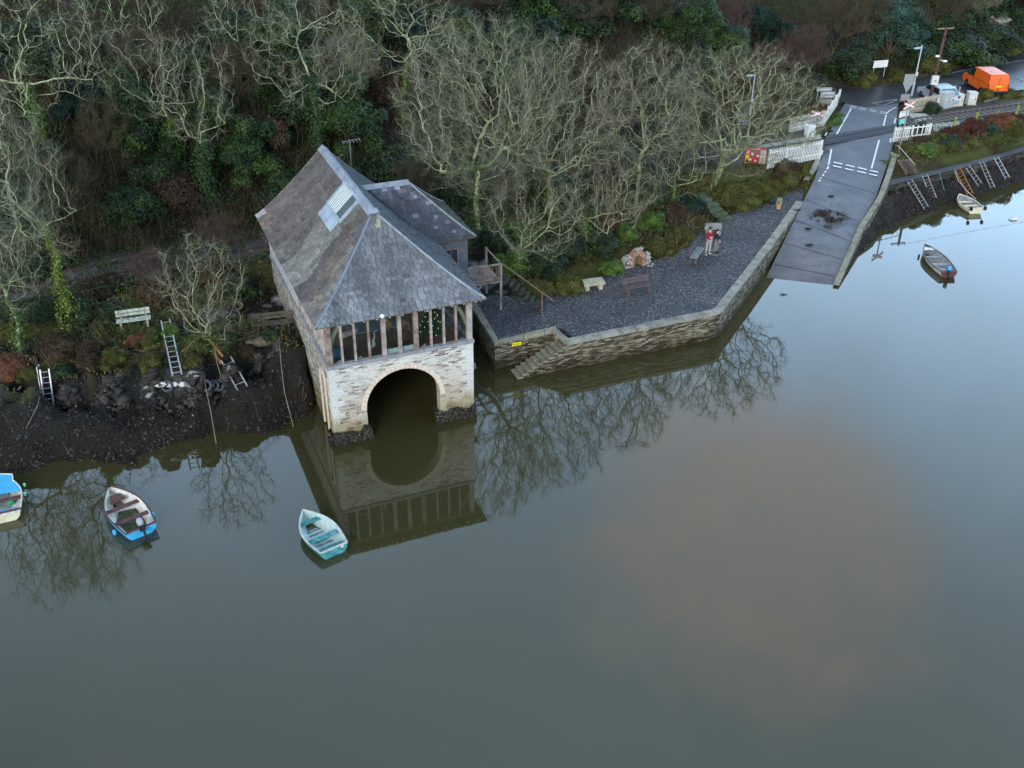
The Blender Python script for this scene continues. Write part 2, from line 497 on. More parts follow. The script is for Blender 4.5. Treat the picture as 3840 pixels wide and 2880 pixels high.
def mixin(col, c, w): return col * (1 - w[:, None]) + c * w[:, None]


gm = np.clip((f1 - .42) * 6, 0, 1)
col = np.where((south)[:, None], mixin(litter, grassc, np.clip(gm + .25, 0, 1)), mixin(litter, litter * [.75, 1.15, .7], np.clip((f1 - .45) * 5, 0, 1)))
col = mixin(col, ball, np.clip(1.6 - np.abs(dr) * .62, 0, 1))
left = (X < 0)
zz = Zg
col = mixin(col, mudc, np.where(left & south & ins, np.clip((1.45 - zz) * 4, 0, 1), 0))
rk = np.where(left & south, np.clip(1 - np.abs(zz - 1.75) / .75, 0, 1) * np.clip((fbm(X * .8 + 3, Y * .8) - .45) * 8, 0, 1), 0)
col = mixin(col, rockc * .6, rk)
band_ = np.where(left & south & ins, np.clip((2.75 - zz) * 3, 0, 1) * np.clip((zz - 1.0) * 3, 0, 1), 0)
col = mixin(col, rockc * .20, band_ * .95)
wht = np.where(left & south, np.clip(1.2 - np.abs(zz - 2.0) / .6, 0, 1) * np.clip((fbm(X * 3.6, Y * 2.2, 4) - .60) * 16, 0, 1) * np.clip((fbm(X * .35 + 2, Y * .35) - .42) * 8, 0, 1), 0)
col = mixin(col, np.full_like(col, .42), wht)
col = mixin(col, mudc * 1.1, np.where((X > 15) & south & ins & ~slipin, np.clip((1.5 - zz) * 5, 0, 1) * np.clip((dsh < 6) * 1., 0, 1), 0))
col = np.where(ins[:, None], col, mudc)
col = np.where(roadin[:, None], .04, col)
idx = np.arange(nx * ny).reshape(nx, ny)
Fq = np.stack([idx[:-1, :-1], idx[1:, :-1], idx[1:, 1:], idx[:-1, 1:]], -1).reshape(-1, 4)
m_ground = M('ground_soil', [(.75, .75, .75), (1.15, 1.15, 1.15)], scale=5, fine=26, fvar=.45, rough=.85, spec=.25, bmp=.7, coord='pos', vcol=True, bd=.08)
tag(fast('ground', np.stack([X, Y, Zg], 1), Fq, m_ground, col=col, smooth=True), kind='structure')
# far land continuing to the horizon beyond the detailed sheet
far = MB()
for (x0, x1, y0, y1, z0, z1) in ((-900, -61.5, 60, 900, 10, 22), (85.5, 1200, 128, 900, 3.5, 12), (-62, 86, 131.5, 900, 14, 20), (85.5, 1200, 90, 128.2, .3, 3.4)):
    n = 8
    V = [(x0 + (x1 - x0) * i / n, y0 + (y1 - y0) * j / n, (z0 + (z1 - z0) * min(1, j / 2.)) + 2 * sin(i * 1.7 + j)) for i in range(n + 1) for j in range(n + 1)]
    far.add(V, [(i * (n + 1) + j, (i + 1) * (n + 1) + j, (i + 1) * (n + 1) + j + 1, i * (n + 1) + j + 1) for i in range(n) for j in range(n)])
tag(far.build('terrain', M('far_land', [(.03, .035, .015), (.05, .045, .025)], scale=.05, fine=.6, coord='pos'), smooth=True), kind='structure')

# ------------------------------------------------------------------ water
m, nt, p = new_mat('river_water')
p.inputs['Roughness'].default_value = .015; p.inputs['IOR'].default_value = 1.62
pos = coords(nt, 'pos')
colw = ramp(nt, noise(nt, pos, .06, 3), [(.3, (.036, .034, .012)), (.7, (.048, .043, .017))])
nt.links.new(colw, p.inputs['Base Color'])
mp = nt.nodes.new('ShaderNodeMapping'); mp.inputs['Scale'].default_value = (1, 2.2, 1); nt.links.new(pos, mp.inputs[0])
ad = nt.nodes.new('ShaderNodeMath'); ad.operation = 'MULTIPLY_ADD'
nt.links.new(noise(nt, mp.outputs[0], 4.5, 3), ad.inputs[0]); ad.inputs[1].default_value = .35; nt.links.new(noise(nt, mp.outputs[0], .8, 2), ad.inputs[2])
bump(nt, p, ad.outputs[0], .028, .02)
m_water = m
w = MB(); w.add([(-900, -600, 0), (900, -600, 0), (900, 700, 0), (-900, 700, 0)], [(0, 1, 2, 3)])
tag(w.build('water', m_water), kind='structure')

# ------------------------------------------------------------------ surfaces: terrace, slipway, road, quay path
def sheet(name, poly, mat, z=None, thick=.0, kind='structure', wall=1.2):
    b = MB(); b.prism([(p[0], p[1]) for p in poly], [p[2] - wall for p in poly], [p[2] for p in poly])
    return tag(b.build(name, mat), kind=kind)


SURF_V, SURF_F = [], []


def strip(name, Lp, Rp, mat, n=6, kind='structure', dz=0.):
    """a ribbon surface between two 3D polylines, subdivided across"""
    V = []; F = []
    for a, b_ in zip(Lp, Rp):
        for k in range(n + 1):
            q = a.lerp(b_, k / n); V.append((q.x, q.y, q.z + dz))
    for i in range(len(Lp) - 1):
        for k in range(n):
            o = i * (n + 1) + k; F.append((o, o + n + 1, o + n + 2, o + 1))
    n0 = len(SURF_V); SURF_V.extend(V); SURF_F.extend([tuple(i + n0 for i in f) for f in F])
    b = MB(); b.add(V, F); return tag(b.build(name, mat, smooth=True), kind=kind)


# gravel terrace
m, nt, p = new_mat('dark_gravel'); pos = coords(nt, 'pos')
vo = nt.nodes.new('ShaderNodeTexVoronoi'); vo.inputs['Scale'].default_value = 16; nt.links.new(pos, vo.inputs['Vector'])
hsv = nt.nodes.new('ShaderNodeSeparateColor'); nt.links.new(vo.outputs['Color'], hsv.inputs[0])
cg = ramp(nt, hsv.outputs[0], [(0, (.015, .017, .021)), (.5, (.035, .039, .047)), (.8, (.064, .069, .079)), (1, (.24, .245, .25))])
big = ramp(nt, noise(nt, pos, .45, 5, .65), [(.32, (.62, .62, .68)), (.65, (1.30, 1.24, 1.18))])
cg = mixc(nt, 1, cg, big, 'MULTIPLY')
cg = mixc(nt, ramp(nt, noise(nt, pos, .8, 5), [(.56, 0), (.68, .6)]), cg, (.075, .058, .05))
nt.links.new(cg, p.inputs['Base Color']); p.inputs['Roughness'].default_value = .75
bump(nt, p, vo.outputs['Distance'], .9, .04); m_gravel = m
inner = [at(1236, 727, 1.6), at(1215, 708, 1.6), at(1080, 733, 1.6), at(1032, 668, 1.6)]
terr = [P_ne, at(1640, 562, 1.6), P_bend] + inner + [at(1015, 640, 1.6)] + [Vector((q.x, q.y, 1.58)) for q in bank_foot] + [at(1752, 392, 1.9)]
terr = [Vector((q.x, q.y, 1.6)) for q in terr[:-1]] + [Vector((at(1738, 400, 1.62).x, at(1738, 400, 1.62).y, 1.63))]
# a slightly irregular inner edge, as loose gravel has
tt = []
for a, b_ in zip(terr, terr[1:] + terr[:1]):
    n = max(1, int((b_ - a).length / .8)); nb = (a.y + b_.y) / 2 > 54 or a.x < 1
    for k in range(n):
        q = a.lerp(b_, k / n)
        tt.append(q)
sheet('gravel_path', tt, m_gravel, wall=.9)

# slipway + road (asphalt)
m, nt, p = new_mat('asphalt'); pos = coords(nt, 'pos')
ca = ramp(nt, noise(nt, pos, .45, 5, .6), [(.32, (.080, .088, .108)), (.5, (.108, .117, .140)), (.7, (.140, .148, .168))])
ca = mixc(nt, 1, ca, ramp(nt, noise(nt, pos, 18, 4), [(.3, .72), (.7, 1.25)]), 'MULTIPLY')
ca = mixc(nt, ramp(nt, noise(nt, pos, 1.1, 6, .7), [(.62, 0), (.75, .5)]), ca, (.045, .042, .04))
nt.links.new(ca, p.inputs['Base Color']); p.inputs['Roughness'].default_value = .62; p.inputs['Specular IOR Level'].default_value = .45
bump(nt, p, noise(nt, pos, 22, 3), .35, .02); m_asph = m
m_wet = M('wet_asphalt', [(.028, .031, .037), (.045, .048, .055)], scale=.5, fine=14, rough=.33, spec=.5, coord='pos', bmp=.12)
m, nt, p = new_mat('slip_concrete'); pos = coords(nt, 'pos')
ca = ramp(nt, noise(nt, pos, .6, 6, .62), [(.3, (.072, .080, .098)), (.5, (.112, .121, .142)), (.7, (.152, .158, .176))])
mp = nt.nodes.new('ShaderNodeMapping'); mp.inputs['Rotation'].default_value = (0, 0, -1.1); mp.inputs['Scale'].default_value = (.6, 1.6, 1); nt.links.new(pos, mp.inputs[0])
ca = mixc(nt, 1, ca, ramp(nt, noise(nt, mp.outputs[0], 1.0, 5), [(.3, .88), (.7, 1.12)]), 'MULTIPLY')
sx = nt.nodes.new('ShaderNodeSeparateXYZ'); nt.links.new(pos, sx.inputs[0])
mr = nt.nodes.new('ShaderNodeMapRange'); nt.links.new(sx.outputs[2], mr.inputs[0]); mr.inputs[1].default_value = .1; mr.inputs[2].default_value = 1.1; mr.inputs[3].default_value = 1; mr.inputs[4].default_value = 0
ca = mixc(nt, mr.outputs[0], ca, mixc(nt, 1, ca, (.98, .86, .80), 'MULTIPLY'))
ca = mixc(nt, ramp(nt, noise(nt, pos, .9, 7, .7), [(.54, 0), (.66, .75)]), ca, (.058, .055, .052))
ca = mixc(nt, ramp(nt, noise(nt, pos, 2.6, 7, .75), [(.60, 0), (.70, .6)]), ca, (.17, .17, .165))
ca = mixc(nt, 1, ca, ramp(nt, noise(nt, pos, 20, 3), [(.3, .8), (.7, 1.2)]), 'MULTIPLY')
nt.links.new(ca, p.inputs['Base Color']); p.inputs['Roughness'].default_value = .6
bump(nt, p, noise(nt, pos, 16, 3), .3, .02); m_slip = m


def dens(Lp, Rp, step=.6):
    a = []; b_ = []
    for i in range(len(Lp) - 1):
        n = max(1, int((Lp[i + 1] - Lp[i]).length / step))
        for k in range(n): t = k / n; a.append(Lp[i].lerp(Lp[i + 1], t)); b_.append(Rp[i].lerp(Rp[i + 1], t))
    a.append(Lp[-1]); b_.append(Rp[-1]); return a, b_


sl0 = slipL[:3] + [slipL[3]]; sr0 = slipR[:3] + [slipR[3]]
a_, b_ = dens([q.copy() for q in slipL[:4]], [q.copy() for q in slipR[:4]])
for L_ in (a_, b_):
    pass
strip('slipway', a_, b_, m_slip, n=10)
xL = [slipL[3], slipL[4], slipL[5], at(1803, 262, 3.04), at(1820, 232, 3.02), at(1826, 222, 3.0)]
xR = [slipR[3], slipR[4], slipR[5], at(1936, 285, 3.03), at(1938, 250, 3.03), at(1941, 222, 3.0)]
a_, b_ = dens(xL, xR)
xsl = None
strip('crossing_road', a_, b_, m_asph, n=8)
rf = [at(x, y, 3.0) for x, y in [(1660, 176), (1720, 180), (1780, 184), (1850, 191), (1900, 187), (2000, 165), (2100, 141), (2212, 117), (2420, 70)]]
rn = [at(x, y, 3.0) for x, y in [(1700, 196), (1790, 205), (1826, 223), (1870, 233), (1941, 223), (1990, 211), (2110, 206), (2212, 194), (2420, 140)]]
strip('road', rf, rn, m_wet, n=8, dz=.03)
# flat spur over the rails: rubber crossing panels, darker
RZ = 3.06
mk = MB()


def quad(b, pts, dz=.012): b.add([(q[0], q[1], q[2] + dz) for q in pts], [(0, 1, 2, 3)])


pan = MB(); quad(pan, [at(1776, 313, 3.06), at(1930, 285, 3.06), at(1933, 268, 3.06), at(1786, 292, 3.06)], .0)
pan2 = M('rubber_panel', [(.030, .036, .048), (.042, .048, .060)], fine=22, rough=.6, coord='pos')
tag(pan.build('crossing_surface', pan2), kind='structure')
gro = MB()
for (a, b2) in (((1781, 301.), (1933, 274.2)), ((1776, 309.), (1931, 281.))):
    A_, B_ = at(*a, 3.064), at(*b2, 3.064)
    gro.beam(A_ + Vector((0, 0, .004)), B_ + Vector((0, 0, .004)), .16, .02); gro.beam(A_ + Vector((0, .1, .012)), B_ + Vector((0, .1, .012)), .07, .03)
tag(gro.build('rail_grooves', M('rail_in_road', [(.035, .035, .04), (.02, .02, .022)], fine=9, rough=.5, metal=.3)), kind='structure')


# slip & road surface height along the slip, for the markings
def zslip(x, y):
    a = slipL; best = (1e9, 0)
    for A_, B_ in zip(mid[:-1], mid[1:]):
        dd = Vector((B_.x - A_.x, B_.y - A_.y)); t = max(0, min(1, ((x - A_.x) * dd.x + (y - A_.y) * dd.y) / dd.length_squared))
        q = A_.lerp(B_, t); e = hypot(q.x - x, q.y - y)
        if e < best[0]: best = (e, q.z)
    return best[1]


from mathutils.bvhtree import BVHTree
bvh = BVHTree.FromPolygons(SURF_V, SURF_F)


def onslip(px, py, dz=.012):
    d = Vector(ray(px, py)).normalized(); h = bvh.ray_cast(Vector((0, 0, HC)), d)[0]
    if h is None: h = at(px, py, 3.0)
    return Vector((h.x, h.y, h.z + dz))


def mark(pts, w):  # painted line through pixel points on the slip/crossing
    P = []
    for (a, b2) in zip(pts[:-1], pts[1:]):
        n = 6
        for k in range(n): P.append(onslip(a[0] + (b2[0] - a[0]) * k / n, a[1] + (b2[1] - a[1]) * k / n, .03))
    P.append(onslip(*pts[-1], .03))
    for a, b2 in zip(P[:-1], P[1:]):
        t = (b2 - a).normalized(); s_ = Vector((-t.y, t.x, 0)) * w / 2
        mk.add([a - s_, b2 - s_, b2 + s_, a + s_], [(0, 1, 2, 3)])


O4 = lambda x, y: (1555 + x * .2969, y * .2969)
mark([O4(790, 1203), O4(812, 1088)], .12); mark([O4(850, 978), O4(955, 792)], .12)
mark([O4(1103, 1228), O4(1158, 1022)], .12); mark([O4(1190, 918), O4(1210, 838)], .12)
mark([O4(1210, 832), O4(1235, 806), O4(1283, 782)], .1)
mark([O4(738, 1130), O4(748, 1096)], .11); mark([O4(765, 990), O4(785, 955)], .1); mark([O4(1238, 1040), O4(1246, 1008)], .12); mark([O4(1268, 900), O4(1280, 862)], .12)
for x0, y0, x1, y1 in ((828, 1182, 890, 1196), (823, 1208, 884, 1222), (916, 1202, 979, 1217), (909, 1228, 970, 1242), (1003, 1221, 1068, 1237), (999, 1248, 1062, 1262), (1090, 1242, 1152, 1256), (1086, 1267, 1146, 1281)):
    mark([O4(x0, y0), O4(x1, y1)], .26)
for x0, y0, x1, y1 in ((946, 770, 998, 779), (940, 782, 990, 789), (1016, 783, 1066, 793), (1007, 794, 1058, 803), (1091, 798, 1143, 808), (1089, 808, 1136, 818), (1166, 813, 1215, 822), (1162, 822, 1205, 831)):
    mark([O4(x0, y0), O4(x1, y1)], .12)
for a, b2 in (((790, 1212), (780, 1235)), ((770, 1247), (764, 1258)), ((755, 1268), (748, 1284)), ((738, 1292), (732, 1300)), ((728, 1310), (722, 1324))): mark([O4(*a), O4(*b2)], .13)
jb = MB(); keep_ = mk; mk = jb
for i_, f_ in ((1, .14), (1, .42), (1, .74), (2, .15), (3, .1)):
    A_, B_ = slipL[i_].lerp(slipL[i_ + 1], f_ + .03), slipR[i_].lerp(slipR[i_ + 1], f_); A_, B_ = A_.lerp(B_, .02), A_.lerp(B_, .97)
    A_.z += .012; B_.z += .012; s_ = (B_ - A_).normalized(); s_ = Vector((-s_.y, s_.x, 0)) * .022
    for k in range(8): a_1, b_1 = A_.lerp(B_, k / 8), A_.lerp(B_, (k + 1) / 8); wz = Vector((0, random.uniform(-.05, .05), 0)); mk.add([a_1 - s_, b_1 - s_, b_1 + s_, a_1 + s_], [(0, 1, 2, 3)])
tag(jb.build('slip_joints', M('joint_dark', [(.03, .03, .032)], fvar=.3)), kind='structure'); mk = keep_
m_paint = M('road_paint', [(.80, .82, .82), (.68, .70, .70), (.35, .36, .38)], scale=6, fine=25, fvar=.12, rough=.6, coord='pos', lo=.3, hi=.85)
tag(mk.build('road_markings', m_paint), kind='structure')
mk = MB()
mark([O4(1107, 755), O4(1290, 728)], .1); mark([O4(1107, 755), O4(1190, 775)], .1); mark([O4(1190, 775), O4(1285, 733)], .1)
mark([(1947 + 600 * .1215, 86.4 + 655 * .1215), (1947 + 1200 * .1215, 86.4 + 535 * .1215), (1947 + 2180 * .1215, 86.4 + 370 * .1215)], .1)
mark([(1947 + 1780 * .1215, 86.4 + 755 * .1215), (1947 + 2030 * .1215, 86.4 + 935 * .1215)], .12)
mark([(1947 + 2050 * .1215, 86.4 + 675 * .1215), (1947 + 2180 * .1215, 86.4 + 740 * .1215)], .12)
for v_ in range(len(mk.v)): mk.v[v_] = (mk.v[v_][0], mk.v[v_][1], mk.v[v_][2] + .035)
tag(mk.build('worn_road_markings', M('worn_road_paint', [(.42, .43, .44), (.3, .3, .31), (.10, .10, .11)], scale=5, fine=20, rough=.7, coord='pos', lo=.3, hi=.8)), kind='structure')

# railway: ballast, rails, sleepers
m_ballast = M('ballast_stone', [(.055, .05, .048), (.10, .092, .088)], scale=9, fine=24, fvar=.5, rough=.9, bmp=.8, coord='pos')
bl = MB(); secs = []
RP = []
for a, b2 in zip(RAIL[:-1], RAIL[1:]):
    n = max(1, int((Vector(b2[:2]) - Vector(a[:2])).length / 1.2))
    for k in range(n): RP.append(Vector(a).lerp(Vector(b2), k / n))
RP.append(Vector(RAIL[-1]))


def rail_frame(i):
    a = RP[max(i - 2, 0)]; b2 = RP[min(i + 2, len(RP) - 1)]; t = (b2 - a); t.z = 0; t.normalize(); return t, Vector((-t.y, t.x, 0))


for seg in ((0, None, 23.2), (31.0, None, 200)):
    pass
for lo_, hi_, nm in ((-80, 23.0, 0), (31.2, 200, 1)):
    ids = [i for i, q in enumerate(RP) if lo_ <= q.x <= hi_]
    b = MB(); V = []; F = []
    prof = [(-2.1, -.35), (-1.45, .0), (0, .02), (1.45, 0), (2.1, -.3)]
    for i in ids:
        t, nrm = rail_frame(i)
        for o_, h_ in prof: q = RP[i] + nrm * o_; V.append((q.x, q.y, q.z + h_ + .03))
    for i in range(len(ids) - 1):
        for k in range(4): o = i * 5 + k; F.append((o, o + 5, o + 6, o + 1))
    b.add(V, F); tag(b.build('railway_ballast', m_ballast), kind='structure')
    tr = thing('railway_track', 'single rusty railway track running right of the level crossing past the cabinets' if nm else 'single railway track overgrown with bramble behind the boathouse', 'railway track', RP[ids[0]])
    o0 = RP[ids[0]]
    for s_ in (-.72, .72):
        V = []
        rb = MB()
        pr = [(-.035, .06), (-.035, .20), (.035, .20), (.035, .06)]
        for i in ids:
            t, nrm = rail_frame(i)
            for o_, h_ in pr: q = RP[i] + nrm * (s_ + o_) - o0; V.append((q.x, q.y, q.z + h_))
        F = []
        for i in range(len(ids) - 1):
            for k in range(4): o = i * 4 + k; o2 = i * 4 + (k + 1) % 4; F.append((o, o + 4, o2 + 4, o2))
        rb.add(V, F); rb.build('rail', M('rail_steel', [(.16, .11, .09), (.10, .075, .065)], fine=5, rough=.5, metal=.4), tr)
    sp = MB().box((0, 0, 0), (.26, 2.5, .14)); sl_ob = None; cnt = 0
    m_sleep = M('sleeper_timber', [(.16, .15, .15), (.10, .095, .09)], fine=14, rough=.9)
    dist = 0
    for i in ids[:-1]:
        t, nrm = rail_frame(i)
        for k in range(2 if nm else 1):
            if cnt >= 95 or (not nm and (RP[i].x < -32)): continue
            q = RP[i].lerp(RP[i + 1], k / 2) - o0
            if sl_ob is None: sl_ob = sp.build('sleeper', m_sleep, tr); so = sl_ob
            else: so = sl_ob.copy(); C.objects.link(so); so.parent = tr
            so.location = (q.x, q.y, q.z + .02); so.rotation_euler = (0, 0, atan2(t.y, t.x)); cnt += 1

# ------------------------------------------------------------------ quay wall with steps
m_quay = stone_mat('quay_rubble', [(0, (.034, .027, .018)), (.3, (.085, .066, .040)), (.5, (.155, .125, .078)), (.72, (.25, .215, .145)), (1, (.40, .36, .27))], bw=.36, bh=.075, mortar=(.05, .045, .033), msize=.010,
                   patch=((.085, .082, .03), .8, .6), tide=[(.25, .75, (.45, .42, .36))], dist=.05)
m_cop = M('coping_granite', [(.17, .16, .13), (.27, .26, .225), (.36, .345, .305)], scale=1.6, fine=12, fvar=.3, rough=.85, bmp=.4, coord='pos')
m_copg = M('coping_mossy', [(.15, .14, .10), (.25, .235, .18), (.30, .29, .24)], scale=1.8, fine=12, fvar=.35, rough=.9, bmp=.4, coord='pos')


def wall_along(b, pts, thick, z0, ztops):
    """solid wall: pts is the water-side line (land on the left); quads butt at shared mitred sections"""
    inn = offs(pts, thick); n = len(pts)
    V = []
    for i in range(n):
        o_ = pts[i]; q = inn[i]; z0i = z0[i] if hasattr(z0, '__len__') else z0
        V += [(o_[0], o_[1], z0i), (o_[0], o_[1], ztops[i]), (q[0], q[1], ztops[i]), (q[0], q[1], z0i)]
    F = []
    for i in range(n - 1):
        for k in range(4): a = i * 4 + k; c = i * 4 + (k + 1) % 4; F.append((a, c, c + 4, a + 4))
    F += [(0, 1, 2, 3), tuple((n - 1) * 4 + k for k in (3, 2, 1, 0))]
    b.add(V, F)


def coping(b, pts, wdt, zt, h=.2, L=.95, over=.03, ztf=None):
    out = offs(pts, -over); inn = offs(pts, wdt - over)
    for i in range(len(pts) - 1):
        a, c = Vector(out[i]), Vector(out[i + 1]); d, e = Vector(inn[i]), Vector(inn[i + 1])
        Ls = (c - a).length; n = max(1, round(Ls / L)); g = .012 / max(Ls, .1)
        cuts = [0] + [(k + random.uniform(-.2, .2)) / n for k in range(1, n)] + [1]
        for k in range(n):
            t0, t1 = cuts[k] + g, cuts[k + 1] - g; j = random.uniform(-.012, .012)
            za = zt[i] * (1 - t0) + zt[i + 1] * t0 + j; zb = zt[i] * (1 - t1) + zt[i + 1] * t1 + j
            q = [a.lerp(c, t0), a.lerp(c, t1), d.lerp(e, t1), d.lerp(e, t0)]
            jj = random.uniform(-.012, .02)
            b.prism([(w_.x, w_.y) for w_ in q], [za - h, zb - h, zb - h, za - h], [za, zb, zb + jj, za + jj])


qw = thing('quay_wall', 'long rubble stone quay wall with pale coping and a flight of steps to the water', 'quay wall', (P_bend.x, P_bend.y, 0))


def rel(pts, o): return [(q[0] - o.location.x, q[1] - o.location.y) for q in pts]


bend = [P_stair, at(1545, 677, 1.62), at(1556, 672.5, 1.62), at(1564, 665, 1.62), at(1572, 653, 1.62), at(1640, 566, 1.62), at(1700, 485, 1.64), P_ne]
dirq = (bend[0] - bend[1]); dirq.z = 0; dirq.normalize(); nq = Vector((dirq.y * -1, dirq.x, 0))  # nq points towards the water?
if (nq.y > 0): nq = -nq
b = MB(); wall_along(b, rel(bend, qw), .6, [-1.2] * 5 + [-.6, .3, 1.0], [1.45] * len(bend)); b.build('rubble_face', m_quay, qw)
b = MB(); coping(b, rel(bend, qw), .46, [1.66] * 4 + [1.66, 1.68, 1.72, 1.76]); b.build('coping', m_cop, qw, bev=.015)
# recessed stretch left of the steps and the return wall beside the boathouse
c1 = at(1069, 741, 1.62); c2 = at(1204, 713, 1.62)
bk = [q_west + (q_west - c1).normalized() * 5.5, q_west, c1, c2, Vector((P_stair.x, P_stair.y, 0)) - nq * .9 + dirq * .3]
b = MB(); wall_along(b, rel(bk, qw), .6, -1.2, [1.45] * len(bk)); b.build('rubble_face', m_quay, qw)
b = MB(); coping(b, rel(bk, qw), .42, [1.66] * len(bk)); b.build('coping', m_copg, qw, bev=.015)
# steps
bot = at(1112, 826, 0); run = abs((Vector((bot.x, bot.y, 0)) - Vector((P_stair.x, P_stair.y, 0))).dot(dirq)); ns = 11; tr_ = run / ns
stp = MB(); base_p = Vector((P_stair.x, P_stair.y, 0)) - Vector((qw.location.x, qw.location.y, 0))
for i in range(ns + 2):
    zt = 1.42 - (1.42 + .03) * i / (ns - 1)
    p0 = base_p + dirq * tr_ * i; p1 = base_p + dirq * (tr_ * (i + 1))
    d_ = -nq * 1.02
    stp.prism([(p0.x, p0.y), (p1.x, p1.y), (p1.x + d_.x, p1.y + d_.y), (p0.x + d_.x, p0.y + d_.y)], -1.2, zt - .09)
ob = stp.build('stair_masonry', m_quay, qw)
trd = MB()
for i in range(ns + 2):
    zt = 1.42 - (1.42 + .03) * i / (ns - 1)
    p0 = base_p + dirq * (tr_ * i - .02) + nq * .03; p1 = base_p + dirq * (tr_ * (i + 1) + .05) + nq * .03
    d_ = -nq * 1.0
    trd.prism([(p0.x, p0.y), (p1.x, p1.y), (p1.x + d_.x, p1.y + d_.y), (p0.x + d_.x, p0.y + d_.y)], zt - .088, zt + random.uniform(-.01, .01))
trd.build('tread', M('step_stone', [(.12, .11, .07), (.20, .185, .13), (.27, .25, .19)], scale=2.5, fine=11, fvar=.4, rough=.85, bmp=.5, coord='pos'), qw, bev=.015)
# raised curb stones on each side of the stair head
cb = MB(); cb.beam(at(1197, 714, 1.62) - qw.location, at(1232, 744, 1.62) - qw.location, .34, .2); cb.build('stair_head_curb', m_copg, qw, bev=.02)
ys = thing('sign', 'small yellow notice fixed on the coping left of the quay steps', 'sign', at(1116, 738.5, 1.6))
t_ = (c2 - c1).normalized(); b = MB(); b.beam(-t_ * .26 - Vector((0, .2, .02)), t_ * .26 - Vector((0, .2, .02)), .015, .2); o = b.build('sign_plate', M('yellow_plate', [(.75, .62, .01)], fvar=.1, rough=.5), ys)
b = MB(); b.beam(-t_ * .2 - Vector((0, .214, .0)), t_ * .2 - Vector((0, .214, .0)), .004, .03); b.beam(-t_ * .16 - Vector((0, .214, .06)), t_ * .16 - Vector((0, .214, .06)), .004, .02); b.build('sign_text_bars', M('yellow_plate_ink', [(.3, .22, .01)]), ys)

# slipway side walls
sw = thing('slipway_wall', 'low mossy stone wall along the water side of the slipway', 'wall', (slipR[2].x, slipR[2].y, 0))
wl = [at(1801, 614, .12), at(1855, 491, 1.05), at(1897, 424, 1.85), at(1912, 385, 2.3), at(1927, 340, 2.75)]
b = MB(); wall_along(b, [(q.x - sw.location.x, q.y - sw.location.y) for q in wl][::-1], .34, -1, [q.z - .05 for q in wl][::-1])
b.build('rubble_face', m_quay, sw)
b = MB(); coping(b, [(q.x - sw.location.x, q.y - sw.location.y) for q in wl][::-1], .36, [q.z + .06 for q in wl][::-1], h=.12, L=1.1); b.build('coping', m_copg, sw, bev=.012)
sk = thing('kerb', 'grey concrete kerb between the grass bank and the top of the slipway', 'kerb', at(1755, 370, 2.2))
b = MB(); b.beam(at(1737, 398, 1.75) - sk.location, at(1768, 348, 2.75) - sk.location, .3, .5); b.build('kerb_stone', m_cop, sk, bev=.02)

# right quay
rq = thing('quay_wall', 'low dark quay wall with a grey path on top, ladders leaning on it', 'quay wall', (rq_front[0].x, rq_front[0].y, 0))
m_rq = stone_mat('dark_quay_rubble', [(0, (.018, .016, .013)), (.5, (.045, .04, .032)), (1, (.10, .09, .07))], bw=.5, bh=.16, mortar=(.02, .018, .015), msize=.01, dist=.06)
b = MB(); fr = [(q.x - rq.location.x, q.y - rq.location.y) for q in rq_front]; wall_along(b, fr, .8, -.3, [1.70] * len(fr)); b.build('rubble_face', m_rq, rq)
m_path = M('path_concrete', [(.055, .06, .07), (.085, .09, .10), (.11, .115, .125)], scale=.8, fine=14, fvar=.3, rough=.7, coord='pos', bmp=.3)
a_, b_ = dens([Vector((q.x, q.y, 1.76)) for q in rq_back], [Vector((q.x, q.y, 1.76)) for q in rq_front], 1.2)
strip('footpath', a_, b_, m_path, n=3)
yb = thing('sign', 'small yellow mooring notice on the corner of the low right quay', 'sign', at(1898 + 96, 0, 0) if 0 else at(1901 + 385 * .14063, 288 + 775 * .14063, 1.5))
b = MB(); b.box((0, 0, 0), (.36, .02, .38), rz=.5); b.build('sign_plate', bpy.data.materials['yellow_plate'], yb)
b = MB(); b.box((.012, -.012, 0), (.2, .01, .2), rz=.5); b.build('sign_symbol', bpy.data.materials['yellow_plate_ink'], yb)

# ------------------------------------------------------------------ boathouse
bh = thing('boathouse', 'stone boathouse with slate roof, glazed upper storey and wide arch over the water', 'boathouse', (BX, BY, 0), YAW)
WI, WR = .47, 7.48   # wall planes in u
m_front = stone_mat('limewashed_rubble', [(0, (.13, .10, .085)), (.14, (.24, .205, .175)), (.28, (.40, .365, .325)), (.42, (.50, .47, .41)), (.75, (.61, .58, .52)), (1, (.70, .68, .63))], bw=.34, bh=.085, mortar=(.60, .58, .54), msize=.010,
                    patch=((.63, .60, .54), 1.3, .52), tide=[(.9, 3.0, (.72, .60, .48)), (.35, 1.25, (.42, .39, .26))], dist=.045, bmp=.6)
m_side = stone_mat('weathered_rubble', [(0, (.13, .11, .08)), (.3, (.28, .25, .20)), (.55, (.44, .40, .34)), (.8, (.58, .55, .48)), (1, (.66, .63, .57))], bw=.32, bh=.085, mortar=(.34, .31, .26), msize=.011,
                   patch=((.30, .27, .18), 1.1, .58), tide=[(.9, 2.2, (.50, .46, .30)), (.1, .8, (.5, .5, .4))], dist=.05)
ARC = (3.93, 1.55, 1.83)  # centre u, spring z, radius


def arch_pts(r, n=22, a0=0, a1=pi): return [(ARC[0] - r * cos(a0 + (a1 - a0) * i / n), ARC[1] + r * sin(a0 + (a1 - a0) * i / n)) for i in range(n + 1)]


ZS = 4.05
jl, jr = ARC[0] - ARC[2], ARC[0] + ARC[2]
b = MB()
aps = arch_pts(ARC[2])
